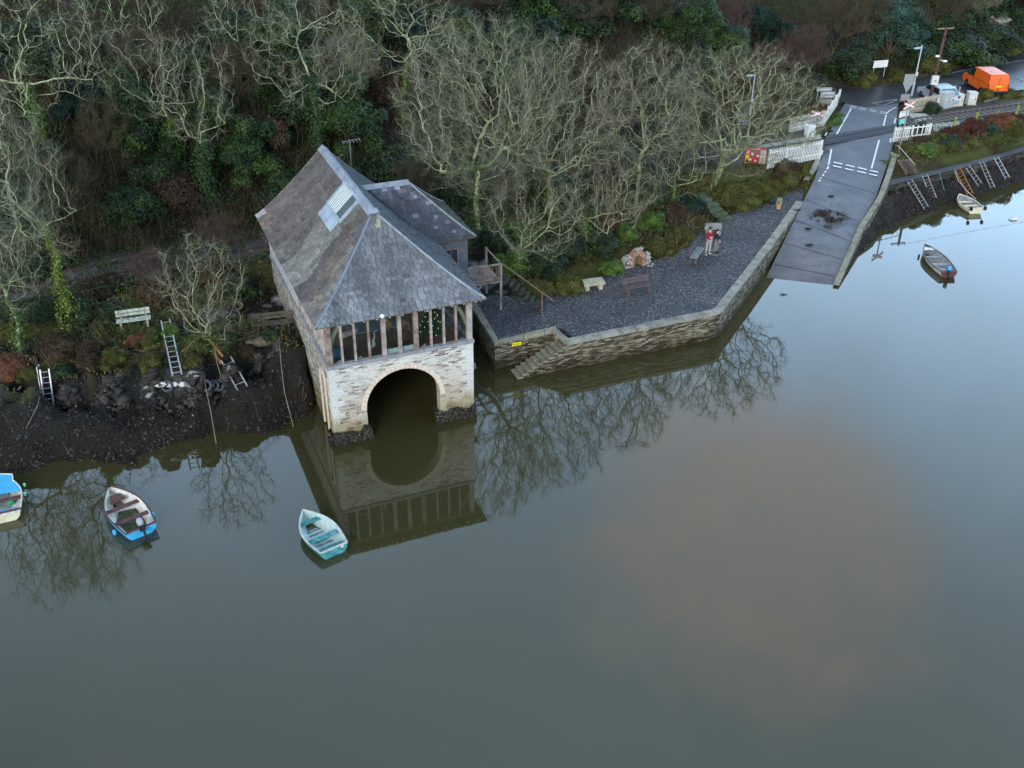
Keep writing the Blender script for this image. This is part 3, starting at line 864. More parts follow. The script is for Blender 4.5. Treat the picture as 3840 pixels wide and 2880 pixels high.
# front wall as quads: piers, spandrels
vf, vb = WI, WI + .55
def fquad(b, pts, v0, v1): b.extr([(p_[0], v0, p_[1]) for p_ in pts], (0, v1 - v0, 0))
out = [(WI, -1.2), (WI, ZS), (WR, ZS), (WR, -1.2), (jr, -1.2)] + aps[::-1] + [(jl, -1.2)]
# concave ring: build front and back faces as strips so that nothing depends on n-gon filling
V = []; F = []
topn = len(aps)
for v_ in (vf, vb):
    for i in range(topn):
        V.append((aps[i][0], v_, aps[i][1])); V.append((aps[i][0], v_, ZS))
for i in range(topn - 1):
    a = 2 * i; F.append((a, a + 1, a + 3, a + 2)); c = a + 2 * topn; F.append((c, c + 2, c + 3, c + 1)); F.append((a, a + 2, c + 2, c))
    F.append((a + 1, c + 1, c + 3, a + 3))
b.add(V, F)
for (x0, x1) in ((WI, jl), (jr, WR)): b.box(((x0 + x1) / 2, (vf + vb) / 2, (ZS - 1.2) / 2), (x1 - x0, vb - vf, ZS + 1.2))
b.build('front_wall', m_front, bh)
# side walls: left wall with an arched recess near the front
b = MB()
b.box((WI + .25, (vb + 1.55) / 2, (ZS - 1.2) / 2), (.5, 1.55 - vb, ZS + 1.2)); b.box((WI + .25, (2.35 + 13.6) / 2, (ZS - 1.2) / 2), (.5, 13.6 - 2.35, ZS + 1.2))
b.box((WI + .25, 1.95, (3.35 + ZS) / 2), (.5, .8, ZS - 3.35)); b.box((WI + .33, 1.95, .8), (.3, .8, 4.9))
b.build('side_wall', m_side, bh)
b = MB()
for s_ in (-1, 1): b.box((WI - .02, 1.95 + s_ * .47, 1.45), (.09, .14, 2.7))
P = [(1.95 - .54 * cos(a), 2.8 + .54 * sin(a)) for a in np.linspace(0, pi, 12)]; Q = [(1.95 - .40 * cos(a), 2.8 + .40 * sin(a)) for a in np.linspace(0, pi, 12)]
V = []; F = []
for x_ in (WI - .065, WI + .05):
    for i in range(12): V.append((x_, P[i][0], P[i][1])); V.append((x_, Q[i][0], Q[i][1]))
for i in range(11):
    a = 2 * i; c = a + 24; F += [(a, a + 1, a + 3, a + 2), (c, c + 2, c + 3, c + 1), (a, a + 2, c + 2, c), (a + 1, c + 1, c + 3, a + 3)]
b.add(V, F)
m_peach = M('arch_stone', [(.62, .47, .36), (.70, .58, .47), (.60, .54, .46)], scale=2, fine=10, fvar=.18, rough=.85, bmp=.3)
b.build('niche_surround', m_peach, bh)
b = MB(); b.box((WR - .25, (vb + 13.6) / 2, (ZS - 1.2) / 2), (.5, 13.6 - vb, ZS + 1.2)); b.box((3.97, 13.35, (ZS - 1.2) / 2), (WR - WI - 1, .5, ZS + 1.2)); b.build('side_wall', m_side, bh)
# arch ring as separate voussoirs
b = MB(); nvs = 27
for i in range(nvs):
    a0 = pi * (i + .04) / nvs; a1 = pi * (i + .96) / nvs; ro_ = ARC[2] + .24 + random.uniform(-.02, .02)
    pts = [(ARC[0] - ARC[2] * cos(a0), ARC[1] + ARC[2] * sin(a0)), (ARC[0] - ARC[2] * cos(a1), ARC[1] + ARC[2] * sin(a1)), (ARC[0] - ro_ * cos(a1), ARC[1] + ro_ * sin(a1)), (ARC[0] - ro_ * cos(a0), ARC[1] + ro_ * sin(a0))]
    b.extr([(q[0], vf - .03, q[1]) for q in pts], (0, .4, 0))
b.build('arch_surround', m_peach, bh)
m_quoin = M('quoin_stone', [(.52, .50, .42), (.68, .66, .60), (.74, .73, .70)], scale=1.7, fine=9, fvar=.2, rough=.85, bmp=.3, coord='pos')
b = {q_: MB() for q_ in 'abcd'}; z_ = -.5; k = 0
while z_ < ZS - .3:
    h = random.uniform(.3, .42); long_ = k % 2
    for (xc, s_, q_) in ((WI, 1, 'a'), (WR, -1, 'b')):
        wd = .62 if long_ else .34
        b[q_].box((xc + s_ * (wd / 2 - .012), vf + (.33 if long_ else .6) / 2 - .02, z_ + h / 2), (wd, (.33 if long_ else .6), h - .015))
    if z_ < ARC[1] - .35:
        for (xc, s_, q_) in ((jl, -1, 'c'), (jr, 1, 'd')):
            wd = .30 if long_ else .46; b[q_].box((xc + s_ * wd / 2 - s_ * .012, vf + .25 - .014, z_ + h / 2), (wd, .5, h - .015))
    z_ += h; k += 1
m_quoin_t = stone_mat('tidal_quoin', [(0, (.56, .55, .52)), (1, (.76, .75, .73))], bw=3, bh=3, mortar=(.5, .5, .45), msize=.001, tide=[(1.0, 1.9, (.62, .56, .38)), (.2, 1.0, (.5, .48, .34))], dist=.01, bmp=.3)
for q_ in 'abcd': b[q_].build('quoins', m_quoin_t, bh, bev=.012)
# timber storey
m_oak = M('silvered_oak', [(.20, .165, .15), (.34, .30, .27), (.46, .41, .38)], scale=2.2, fine=16, fvar=.35, rough=.85, bmp=.3)
m_oakred = M('oak_red_brown', [(.14, .085, .07), (.27, .21, .18), (.36, .31, .28)], scale=2.2, fine=16, fvar=.35, rough=.85)
m_lead = M('lead_sheet', [(.24, .30, .37), (.36, .43, .50), (.45, .52, .58)], scale=1.5, fine=8, fvar=.15, rough=.5, spec=.4, bmp=.1)
b = MB(); b.box((3.97, WI + .10, ZS + .09), (WR - WI + .12, .34, .17)); b.box((WI + .10, 7.2, ZS + .09), (.3, 13.0, .17)); b.box((WR - .10, 7.2, ZS + .09), (.3, 13.0, .17)); b.build('sill_beam', M('sill_timber_grey', [(.20, .20, .22), (.34, .34, .37)], scale=2, fine=10), bh, bev=.015)
b = MB(); b.box((3.97, WI + .14, 6.30), (WR - WI, .2, .2)); b.box((WI + .14, 7.2, 6.30), (.2, 13.0, .2)); b.box((WR - .14, 7.2, 6.3), (.2, 13.0, .2)); b.build('wall_plate', m_oakred, bh)
ups = [(.60, .26), (1.20, .10), (1.81, .10), (2.47, .10), (3.17, .2), (3.93, .16), (4.71, .22), (5.45, .10), (6.08, .10), (6.68, .10), (7.34, .26)]
ob0 = None
for i, (u_, w_) in enumerate(ups):
    b = MB(); b.box((u_, WI + .13, (ZS + .175 + 6.2) / 2), (w_, .2 if w_ > .15 else .14, 6.2 - ZS - .175)); b.build('window_post', m_oak if i % 3 else m_oakred, bh, bev=.008)
for i in range(11):
    v_ = 1.05 + i * .56
    if v_ > 6.9: break
    b = MB(); b.box((WI + .11, v_, (ZS + .175 + 6.2) / 2), (.12, .1, 6.2 - ZS - .175)); b.build('window_post', m_oak, bh, bev=.006)
for i in range(9):
    v_ = 1.05 + i * .6
    b = MB(); b.box((WR - .11, v_, (ZS + .175 + 6.2) / 2), (.12, .1, 6.2 - ZS - .175)); b.build('window_post', m_oak, bh, bev=.006)
m_glass = glass_mat('window_glass')
m_gteal = M('teal_frame', [(.16, .24, .23), (.24, .33, .31)], fine=8)
for (ua, ub) in zip(ups[:-1], ups[1:]):
    x0, x1 = ua[0] + ua[1] / 2, ub[0] - ub[1] / 2
    b = MB(); b.add([(x0, WI + .2, ZS + .18), (x1, WI + .2, ZS + .18), (x1, WI + .2, 6.2), (x0, WI + .2, 6.2)], [(0, 1, 2, 3)]); b.build('window_pane', m_glass, bh)
for xx in (WI + .16, WR - .16):
    b = MB(); b.add([(xx, .8, ZS + .18), (xx, 6.7, ZS + .18), (xx, 6.7, 6.2), (xx, .8, 6.2)], [(0, 1, 2, 3)]); b.build('side_glazing', m_glass, bh)
b = MB(); b.box((3.55, WI + .19, ZS + .30), (.6, .05, .22)); b.box((4.32, WI + .19, ZS + .30), (.55, .05, .22)); b.box((3.93, WI + .235, ZS + .62), (.14, .03, .9)); b.build('lower_sash', m_gteal, bh)
# braces
for s_, x0 in ((1, .75), (-1, 7.2)):
    b = MB(); P_ = []
    for i in range(9):
        a = i / 8 * pi / 2; P_.append((x0 + s_ * (1.15 - 1.15 * cos(a)) + s_ * .0, WI + .34, 4.95 + 1.3 * sin(a)))
    for q, w_ in zip(P_[:-1], P_[1:]): b.beam(q, w_, .1, .17)
    b.build('brace', M('pale_oak', [(.42, .38, .26), (.55, .50, .36)], fine=9, fvar=.15), bh)
# weatherboard at the back part of the sides, and back gable
m_wb = M('weatherboard_pale', [(.30, .30, .31), (.45, .45, .46), (.55, .55, .56)], scale=3, fine=14, fvar=.25, rough=.9, bmp=.3)
for xx, s_ in ((WI, -1), (WR, 1)):
    b = MB(); nb = 10
    for i in range(nb):
        zb = ZS + .18 + i * (6.2 - ZS - .18) / nb
        b.box((xx - s_ * .07, 10.15, zb + .11), (.05, 6.8, .235), Mt=Matrix.Rotation(-s_ * .1, 3, 'Y'))
    b.build('weatherboard', m_wb, bh)
b = MB(); b.add([(WI, 13.6, ZS), (WR, 13.6, ZS), (WR, 13.6, 6.6), (BW / 2, 13.6, 9.7), (WI, 13.6, 6.6)], [(0, 1, 2, 3, 4)]); b.build('back_gable', m_wb, bh)
# floor and inside faces
m_floor = M('interior_floor', [(.17, .11, .065), (.26, .17, .10)], scale=2, fine=12, rough=.6)
b = MB(); b.box((3.97, 7.1, ZS - .1), (WR - WI - 1.02, 12.9, .16)); b.build('floor', m_floor, bh)
b = MB(); b.box((3.97, 9.0, 5.15), (WR - WI - .7, .1, 1.95)); b.build('partition', M('interior_plaster', [(.22, .20, .16), (.28, .26, .20)], fine=5, fvar=.1), bh)

# ---- slate roofs: every slate is its own small plate, thicker at its lower edge
HW = BW / 2


def prof(t): return ZE + (ZR - ZE) * (max(t, 0) ** 1.16)


slV, slF, slC = [], [], []


def slates(to3, tmax, lo_f, hi_f, slope_len, hue, course=.205, wr=(.20, .36), lift=.036, bands=None):
    """to3(t,b): point of the slope, t from eave 0 to 1; lo/hi: limits of b at t"""
    nrow = int(slope_len / course); rowlen = 1. / nrow
    for i in range(nrow):
        t0 = i * rowlen - (0.012 if i == 0 else 0); t1 = (i + 1.15) * rowlen
        if t0 > tmax: break
        t1 = min(t1, tmax)
        b_ = lo_f(t0) - random.random() * .3
        while b_ < hi_f(t0):
            w_ = random.uniform(*wr); g = .014
            q = []
            ok = True
            bb = []
            for (t_, e_) in ((t0, 0), (t0, 1), (t1, 1), (t1, 0)):
                bx_ = min(max(b_ + (w_ - g) * e_ + g * (1 - e_), lo_f(t_)), hi_f(t_)); bb.append(bx_)
            if bb[1] - bb[0] > .015 or bb[2] - bb[3] > .015:
                l_ = lift * random.uniform(.7, 1.5)
                jt = random.uniform(-.10, .10) * rowlen if i else 0
                pts = [to3(t0 + jt, bb[0]), to3(t0 + jt, bb[1]), to3(t1, bb[2]), to3(t1, bb[3])]
                hs = [l_ + random.uniform(-.004, .004), l_ + random.uniform(-.004, .004), .006, .006]
                n = len(slV)
                for p_, h_ in zip(pts, hs): slV.append((p_[0], p_[1], p_[2] + h_ + .012))
                slV.append((pts[1][0], pts[1][1], pts[1][2] - .005)); slV.append((pts[0][0], pts[0][1], pts[0][2] - .005))
                slF.append((n, n + 1, n + 2, n + 3)); slF.append((n, n + 5, n + 4, n + 1))
                mt = (b_ * 1.3 + hue[3], t0 * 2.6 + hue[3])
                f = float(fbm(np.array([mt[0]]), np.array([mt[1]]), 3)[0])
                r_ = random.random()
                base = np.array(hue[:3]) * (.58 + .80 * f) * random.uniform(.80, 1.20)
                if bands: base = bands(base, t0, b_, r_)
                if r_ > .94: base = base * 1.2
                if r_ < .04: base = base * .7
                slC.extend([base] * 6)
            b_ += w_


def mleft(t, v): return (t * HW, v, prof(t))
def mright(t, v): return (BW - t * HW, v, prof(t))
def mfront(t, u_): return (u_, t * BS, prof(t))


def bands_left(c, t, v, r_):
    k = v - t * 1.2 + .25 * sin(t * 9)
    if 2.2 < k < 4.1: c = c * [.66, .60, .64]
    elif 4.1 <= k < 6.9 and t < .68: c = c * [1.22, 1.24, 1.18]
    elif k >= 6.9: c = c * [.86, .80, .76]
    if 1.0 < v - t * 3.9 < 2.4: c = c * [1.15, 1.1, .95]
    if t < .16 and v > 11.2: c = c * [1.2, 1.05, .98]
    if t < .10 and v > 13.0: c = np.array([.42, .40, .40])
    return c


def bands_front(c, t, u_, r_):
    s_ = abs(sin(u_ * 2.1 + 1)) * .25 + .88
    if t < .2: c = c * 1.12
    if .84 < t < .93 and 3.85 < u_ < 4.15: c = np.array([.28, .30, .23])
    return c * s_


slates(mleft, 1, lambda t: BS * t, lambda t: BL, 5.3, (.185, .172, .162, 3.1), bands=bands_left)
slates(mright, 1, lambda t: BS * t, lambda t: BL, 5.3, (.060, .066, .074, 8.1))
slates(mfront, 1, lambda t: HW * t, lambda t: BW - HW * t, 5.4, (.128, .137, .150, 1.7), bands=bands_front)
m_slate = M('slate', [(.85, .85, .85), (1.15, 1.15, 1.15)], scale=2.2, fine=18, fvar=.3, rough=.62, spec=.4, bmp=.3, vcol=True, bd=.01)
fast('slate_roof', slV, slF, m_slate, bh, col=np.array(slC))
# deck below the slates
b = MB(); N_ = 14; tt_ = [i / N_ for i in range(N_ + 1)]
def deck(b, f, lo_f, hi_f, d=.05):
    V = []
    for t in tt_:
        for e_ in (0, 1):
            p_ = f(t, lo_f(t) * (1 - e_) + hi_f(t) * e_); V.append((p_[0], p_[1], p_[2] - .012 - (0)))
    for t in tt_:
        for e_ in (0, 1):
            p_ = f(t, lo_f(t) * (1 - e_) + hi_f(t) * e_); V.append((p_[0], p_[1], p_[2] - d - .02))
    F = []; o = 2 * (N_ + 1)
    for i in range(N_): F += [(2 * i, 2 * i + 1, 2 * i + 3, 2 * i + 2), (o + 2 * i, o + 2 * i + 2, o + 2 * i + 3, o + 2 * i + 1)]
    F += [(0, o, o + 1, 1)]
    for i in range(N_): F += [(2 * i, 2 * i + 2, o + 2 * i + 2, o + 2 * i), (2 * i + 1, o + 2 * i + 1, o + 2 * i + 3, 2 * i + 3)]
    b.add(V, F)
deck(b, mleft, lambda t: BS * t, lambda t: BL); deck(b, mright, lambda t: BS * t, lambda t: BL); deck(b, mfront, lambda t: HW * t, lambda t: BW - HW * t)
m_under = M('roof_boarding', [(.10, .07, .05), (.15, .11, .08)], fine=8)
b.build('roof_deck', m_under, bh)


def capline(b, pts, wd, h=.05, flat=False):
    for q, w_ in zip(pts[:-1], pts[1:]): b.beam(q, w_, wd, h)


m_lead2 = M('lead_ridge', [(.16, .185, .22), (.25, .28, .32), (.34, .37, .41)], scale=2.5, fine=8, fvar=.18, rough=.5, bmp=.1)
b = MB()
for s_ in (-1, 1):
    for k in range(8):
        v0 = BS - .1 + (BL - BS + .15) * k / 8; v1 = BS - .1 + (BL - BS + .15) * (k + 1) / 8 - .01
        b.extr([(HW, v0, ZR + .075), (HW, v1, ZR + .075), (HW + s_ * .27, v1, ZR - .175), (HW + s_ * .27, v0, ZR - .175)], (0, 0, .025))
b.build('ridge_capping', m_lead2, bh)
m_hip = M('hip_lead', [(.14, .19, .24), (.22, .27, .32)], scale=2, fine=7, fvar=.12, rough=.45)
for s_ in (0, 1):
    P_ = []
    for i in range(13):
        t = i / 12; u_ = HW * t; P_.append((u_ if s_ == 0 else BW - u_, BS * t, prof(t) + .045))
    b = MB(); b.tube(P_, .052, 8); b.build('hip_roll', m_hip if s_ == 0 else m_lead2, bh, smooth=True)
b = MB(); b.box((HW, BS - .05, ZR + .02), (.5, .5, .14)); b.build('ridge_end_cap', m_lead2, bh, bev=.05)
# verge board at the back gable
b = MB()
P_ = [(HW * t, BL - .02, prof(t) - .06) for t in tt_]; Q_ = [(BW - HW * t, BL - .02, prof(t) - .06) for t in tt_]
for L_ in (P_, Q_):
    for q, w_ in zip(L_[:-1], L_[1:]): b.beam(q, w_, .04, .16)
b.build('verge_board', m_oak, bh)
# rafter feet
m_raft = M('rafter_end', [(.55, .50, .46), (.66, .62, .58)], fine=9, fvar=.15)
for i in range(13):
    u_ = .42 + i * (BW - .84) / 12
    b = MB(); b.beam((u_, .03, ZE - .10), (u_, .6, ZE + .22), .085, .11); b.build('rafter_foot', m_raft, bh)
for (u_, v_) in ((.12, .12), (BW - .12, .12)):
    b = MB(); b.beam((u_, v_, ZE - .10), (u_ + (.5 if u_ < 1 else -.5), v_ + .5, ZE + .2), .1, .13); b.build('hip_rafter_foot', m_raft, bh)
for i in range(20):
    v_ = .7 + i * .66
    for u_, s_ in ((.05, 1), (BW - .05, -1)):
        b = MB(); b.beam((u_, v_, ZE - .10), (u_ + s_ * .5, v_, ZE + .22), .08, .1); b.build('rafter_foot', m_raft, bh)
# little white lamp on the eave
b = MB(); b.box((3.0, -.03, ZE + .06), (.17, .05, .17), Mt=Matrix.Rotation(.78, 3, 'Y')); b.build('eave_lamp', M('white_enamel', [(.8, .8, .8)], fvar=.05, rough=.4), bh)


def lpt(t, v, h=.06):
    p_ = mleft(t, v); return Vector((p_[0], p_[1], p_[2] + h))


sky_o = MB()
t0, t1, v0, v1 = .70, .945, 5.85, 8.35
fr = MB()
for a, c in ((lpt(t0, v0, .1), lpt(t1, v0, .1)), (lpt(t0, v1, .1), lpt(t1, v1, .1)), (lpt(t0, v0, .1), lpt(t0, v1, .1)), (lpt(t1, v0, .1), lpt(t1, v1, .1))): fr.beam(a, c, .09, .14)
sf_ = fr.build('skylight', m_lead, bh)
pn = MB()
pn.add([lpt(t0, v0, .09), lpt(t0, v1, .09), lpt(t1, v1, .09), lpt(t1, v0, .09)], [(0, 1, 2, 3)]); pn.build('skylight_pane', M('skylight_glass', [(.07, .10, .11), (.14, .18, .19)], scale=1.5, fvar=.1, rough=.12, spec=.8), sf_)
bl_ = MB()
for i in range(7):
    v_ = v0 + 1.0 + i * .22
    bl_.beam(lpt(t0 + .005, v_, .125), lpt(t1 - .005, v_, .125), .13, .02)
bl_.build('skylight_slats', M('slat_white', [(.62, .68, .66), (.72, .76, .74)], fvar=.08, rough=.35), sf_)
ap = MB(); ap.extr([lpt(.575, v0 + .05, .05), lpt(.575, v1 + .1, .05), lpt(t0, v1 + .1, .09), lpt(t0, v0 + .05, .09)], (0, 0, .02)); ap.build('lead_apron', m_lead, sf_)
# tv aerial
aer = MB(); aer.tube([(5.3, 13.2, 8.9), (5.3, 13.2, 10.3)], .025, 6); aer.tube([(4.9, 13.2, 10.2), (5.9, 13.3, 10.25)], .018, 5)
for k in range(6): aer.tube([(4.95 + k * .18, 12.95, 10.2), (4.95 + k * .18, 13.45, 10.22)], .012, 4)
aer.build('aerial', M('aerial_metal', [(.3, .3, .3)], rough=.4, metal=.5), bh)

# ---- rear wing
wg = bpy.data.objects.new('rear_wing', None); C.objects.link(wg); wg.parent = bh
WZ0, WZ1, WU, WV0, WV1 = 6.50, 9.0, 10.1, 6.9, 12.1
HV = (WV1 - WV0) / 2; HU = 2.85


def wprof(t): return WZ0 + (WZ1 - WZ0) * (max(t, 0) ** 1.12)
def wfront(t, u_): return (u_, WV0 + t * HV, wprof(t))
def wback(t, u_): return (u_, WV1 - t * HV, wprof(t))
def wend(t, v): return (WU - t * HU, v, wprof(t))


slV, slF, slC = [], [], []
slates(wfront, 1, lambda t: 7.9 - 2.9 * t, lambda t: WU - HU * t, 3.7, (.062, .066, .085, 5.5), bands=lambda c, t, u_, r_: c * (1.7 if t > .7 and r_ > .4 else 1) * ([2.2, 2.2, 2.2] if r_ > .94 else [1, 1, 1]))
slates(wback, 1, lambda t: 7.9 - 2.9 * t, lambda t: WU - HU * t, 3.7, (.06, .07, .06, 5.5))
slates(wend, 1, lambda t: WV0 + HV * t, lambda t: WV1 - HV * t, 3.8, (.055, .066, .045, 2.5))
fast('wing_slates', slV, slF, m_slate, wg, col=np.array(slC))
b = MB(); deck(b, wfront, lambda t: 7.9 - 2.9 * t, lambda t: WU - HU * t); deck(b, wback, lambda t: 7.9 - 2.9 * t, lambda t: WU - HU * t); deck(b, wend, lambda t: WV0 + HV * t, lambda t: WV1 - HV * t); b.build('wing_roof_deck', m_under, wg)
b = MB()
for s_ in (-1, 1): b.extr([(4.6, WV0 + HV, WZ1 + .07), (WU - HU + .1, WV0 + HV, WZ1 + .07), (WU - HU + .1, WV0 + HV + s_ * .22, WZ1 - .13), (4.6, WV0 + HV + s_ * .22, WZ1 - .13)], (0, 0, .025))
b.build('wing_ridge', m_lead2, wg)
for s_ in (0, 1):
    P_ = [(WU - HU * i / 10, (WV0 + HV * i / 10) if s_ == 0 else (WV1 - HV * i / 10), wprof(i / 10) + .04) for i in range(11)]
    b = MB(); b.tube(P_, .05, 7); b.build('wing_hip', m_lead2, wg, smooth=True)
b = MB()
for i in range(12):
    t = i / 11; b_u = 7.95 - 2.9 * t
    if i: b.beam(prev_, (b_u - .05, WV0 + HV * t, wprof(t) + .05), .16, .02)
    prev_ = (b_u - .05, WV0 + HV * t, wprof(t) + .05)
b.build('valley_lead', M('valley_dark', [(.03, .035, .04), (.06, .065, .07)], fine=6), wg)
m_wbd = M('weatherboard_dark', [(.085, .09, .105), (.15, .155, .175)], scale=3, fine=14, fvar=.3, rough=.9, bmp=.3)
wbm = MB(); zlo = 2.9
nb = 19
for i in range(nb):
    zb = zlo + i * (6.45 - zlo) / nb
    if 4.75 < zb < 5.85:
        wbm.box(((9.15 + 9.7) / 2, WV0 + .25, zb + .1), (.55, .03, .215), Mt=Matrix.Rotation(-.13, 3, 'X'))
        wbm.box(((7.5 + 8.35) / 2, WV0 + .25, zb + .1), (.85, .03, .215), Mt=Matrix.Rotation(-.13, 3, 'X'))
    else: wbm.box(((7.5 + 9.7) / 2, WV0 + .25, zb + .1), (2.2, .03, .215), Mt=Matrix.Rotation(-.13, 3, 'X'))
    wbm.box((9.72, (WV0 + .25 + WV1 - .3) / 2, zb + .1), (.03, WV1 - WV0 - .6, .215), Mt=Matrix.Rotation(-.13, 3, 'Y'))
wbm.build('wing_weatherboard', m_wbd, wg)
b = MB(); b.box((8.6, WV0 + 2.7, 4.7), (2.1, WV1 - WV0 - .7, 3.45)); b.build('wing_core', m_under, wg)
b = MB(); b.box((8.75, WV0 + .235, 5.3), (.8, .03, 1.15)); wf = b.build('wing_window', M('dark_pane', [(.03, .03, .035)], rough=.1, spec=.7), wg)
b = MB()
for q in (((8.35, WV0 + .2, 4.7), (8.35, WV0 + .2, 5.9)), ((9.15, WV0 + .2, 4.7), (9.15, WV0 + .2, 5.9)), ((8.3, WV0 + .2, 5.9), (9.2, WV0 + .2, 5.9)), ((8.3, WV0 + .2, 4.7), (9.2, WV0 + .2, 4.7)), ((8.75, WV0 + .2, 4.7), (8.75, WV0 + .2, 5.9))): b.beam(*q, .06)
b.build('wing_window_frame', m_oakred, wf)
b = MB(); b.box((8.6, WV0 + 2.65, 1.7), (2.4, WV1 - WV0 - .5, 2.5)); b.build('wing_plinth', m_side, wg)
# balcony and stair
bc = bpy.data.objects.new('balcony', None); C.objects.link(bc); bc.parent = bh
b = MB(); b.box((10.75, 8.6, 3.35), (2.0, 2.2, .12))
for i in range(5): b.box((10.75, 7.75 + i * .43, 3.43), (2.0, .38, .03))
b.build('balcony_deck', m_oakred, bc)
b = MB()
for (u_, v_) in ((9.8, 7.5), (11.75, 7.5), (11.75, 9.7)): b.beam((u_, v_, 1.4), (u_, v_, 4.45), .12)
b.beam((9.8, 7.5, 2.2), (10.6, 7.5, 3.3), .09); b.build('balcony_post', m_oakred, bc)
b = MB(); b.beam((9.75, 7.5, 4.4), (11.8, 7.5, 4.4), .07); b.beam((11.75, 7.5, 4.4), (11.75, 9.7, 4.4), .07); b.beam((9.75, 7.5, 3.55), (11.8, 7.5, 3.55), .06); b.build('balcony_rail', m_oakred, bc)
b = MB()
for i in range(12):
    u_ = 9.9 + i * .155; b.tube([(u_, 7.5, 3.5), (u_ + .05 * sin(i * 2.), 7.5, 3.95), (u_, 7.5, 4.4)], .022, 5)
b.build('balusters', M('hazel_stick', [(.30, .22, .17)], fine=7), bc)
b = MB(); b.beam((11.8, 7.6, 4.4), (14.1, 5.6, 2.6), .05); b.beam((13.6, 6.05, 1.5), (13.6, 6.05, 3.0), .06); b.build('stair_handrail', M('rail_brown', [(.13, .09, .06), (.20, .14, .10)], fine=7), bc)
b = MB()
for i in range(9): b.beam((11.9 + i * .22, 7.9 - i * .2, 3.3 - i * .2), (12.4 + i * .22, 8.7 - i * .2, 3.3 - i * .2), .25, .06)
b.build('stair_tread', M('dark_step', [(.03, .03, .025), (.06, .055, .045)], fine=7), bc)

# things seen through the glass
def inb(u_, v_, z=ZS - .02): q = Bw(u_, v_, z); return q


def part(b, name, mat, par, **k): return b.build(name, mat, par, **k)


he = thing('heron_statue', 'pale grey standing heron figure behind the middle window of the boathouse', 'statue', inb(2.80, .95), YAW)
b = MB(); b.tube([(0, 0, .55), (-.03, 0, .7), (-.05, 0, .85), (.02, 0, 1.0), (.05, 0, 1.12), (.0, 0, 1.22), (.06, 0, 1.28)], [.05, .09, .07, .035, .03, .03, .035], 8)
b.tube([(.0, 0, .72), (-.1, 0, .6), (-.2, 0, .42)], [.09, .08, .02], 8); b.build('body', M('heron_grey', [(.6, .62, .62)], fine=9), he, smooth=True)
b = MB(); b.tube([(.06, 0, 1.28), (.22, 0, 1.36)], [.025, .006], 6); b.build('beak', M('beak_tan', [(.6, .5, .35)]), he)
for y_ in (-.04, .04): b = MB(); b.tube([(-.05, y_, .55), (-.02, y_, .3), (-.04, y_, 0)], .012, 5); b.build('leg', M('heron_leg', [(.10, .09, .08)]), he)
ct = thing('christmas_tree', 'lit green christmas tree in a red tub behind the right windows of the boathouse', 'christmas tree', inb(5.75, 1.5), YAW)
b = MB(); b.lathe((0, 0, 0), [(.22, 0), (.28, .35), (.26, .35), (.2, .3)], 14); b.build('tub', M('red_tub', [(.45, .03, .05)], rough=.5), ct)
n = 2600; h_ = rng.random(n) ** 1.3 * 1.75; rad = (.62 * (1 - h_ / 1.85)) * np.sqrt(rng.random(n)) + .02; an = rng.random(n) * 2 * pi


def leafmesh(cn, size, nrm, colr, asp=.55):
    """rhombic leaves: centres, sizes, normals"""
    n = len(cn); nrm = nrm / (np.linalg.norm(nrm, axis=1, keepdims=True) + 1e-9)
    r = rng.normal(size=(n, 3)); t = np.cross(nrm, r); t /= (np.linalg.norm(t, axis=1, keepdims=True) + 1e-9); s = np.cross(nrm, t)
    sz = np.asarray(size).reshape(-1, 1) * np.ones((n, 1)); t = t * sz; s = s * sz * asp
    V = np.stack([cn - t, cn - s * .9 - t * .1, cn + t, cn + s * .9 - t * .1], 1).reshape(-1, 3)
    F = np.arange(4 * n).reshape(n, 4); return V, F, np.repeat(colr, 4, axis=0)


m_leaf = M('leaf', [(.9, .9, .9), (1.1, 1.1, 1.1)], scale=.7, fvar=0, rough=.55, spec=.35, vcol=True, coord='pos')
m_dull = M('dull_leaf', [(.9, .9, .9), (1.1, 1.1, 1.1)], scale=.7, fvar=0, rough=.9, spec=.15, vcol=True, coord='pos')
cn = np.stack([rad * np.cos(an), rad * np.sin(an), .35 + h_], 1)
V, F, cc = leafmesh(cn, .05, rng.normal(size=(n, 3)) + [0, 0, .5], np.array([.02, .07, .03]) * (.6 + rng.random((n, 1))))
fast('foliage', V, F, m_leaf, ct, col=cc)
b = MB()
for k in range(42):
    a = k * 2.4; hh = .45 + (k / 42) * 1.5; r_ = .6 * (1 - (hh - .35) / 1.85) + .04; b.lathe((r_ * cos(a), r_ * sin(a), hh), [(.008, -.018), (.022, 0), (.008, .018)], 6)
m, nt, p = new_mat('fairy_light'); p.inputs['Base Color'].default_value = (.9, .9, .3, 1); p.inputs['Emission Color'].default_value = (1, .95, .45, 1); p.inputs['Emission Strength'].default_value = .55
b.build('fairy_lights', m, ct)
tb = thing('table', 'pale blue work table with papers behind the centre windows of the boathouse', 'table', inb(3.1, 2.6), YAW)
b = MB(); b.box((0, 0, .74), (2.3, 1.1, .04)); b.build('table_top', M('table_blue', [(.25, .31, .33)], fvar=.1), tb)
for (x_, y_) in ((-1, -.5), (1, -.5), (-1, .5), (1, .5)): b = MB(); b.beam((x_, y_, 0), (x_, y_, .72), .06); b.build('leg', m_oakred, tb)
bx_ = thing('box', 'orange wooden box of papers on the table inside the boathouse', 'box', inb(3.75, 2.35, ZS + .74), YAW)
b = MB(); b.box((0, 0, .02), (.5, .35, .03)); b.box((0, -.17, .14), (.5, .02, .28)); b.box((0, .17, .14), (.5, .02, .28)); b.box((-.24, 0, .14), (.02, .33, .28)); b.box((.24, 0, .14), (.02, .33, .28)); b.build('box_sides', M('orange_wood', [(.42, .20, .07)], fine=8), bx_)
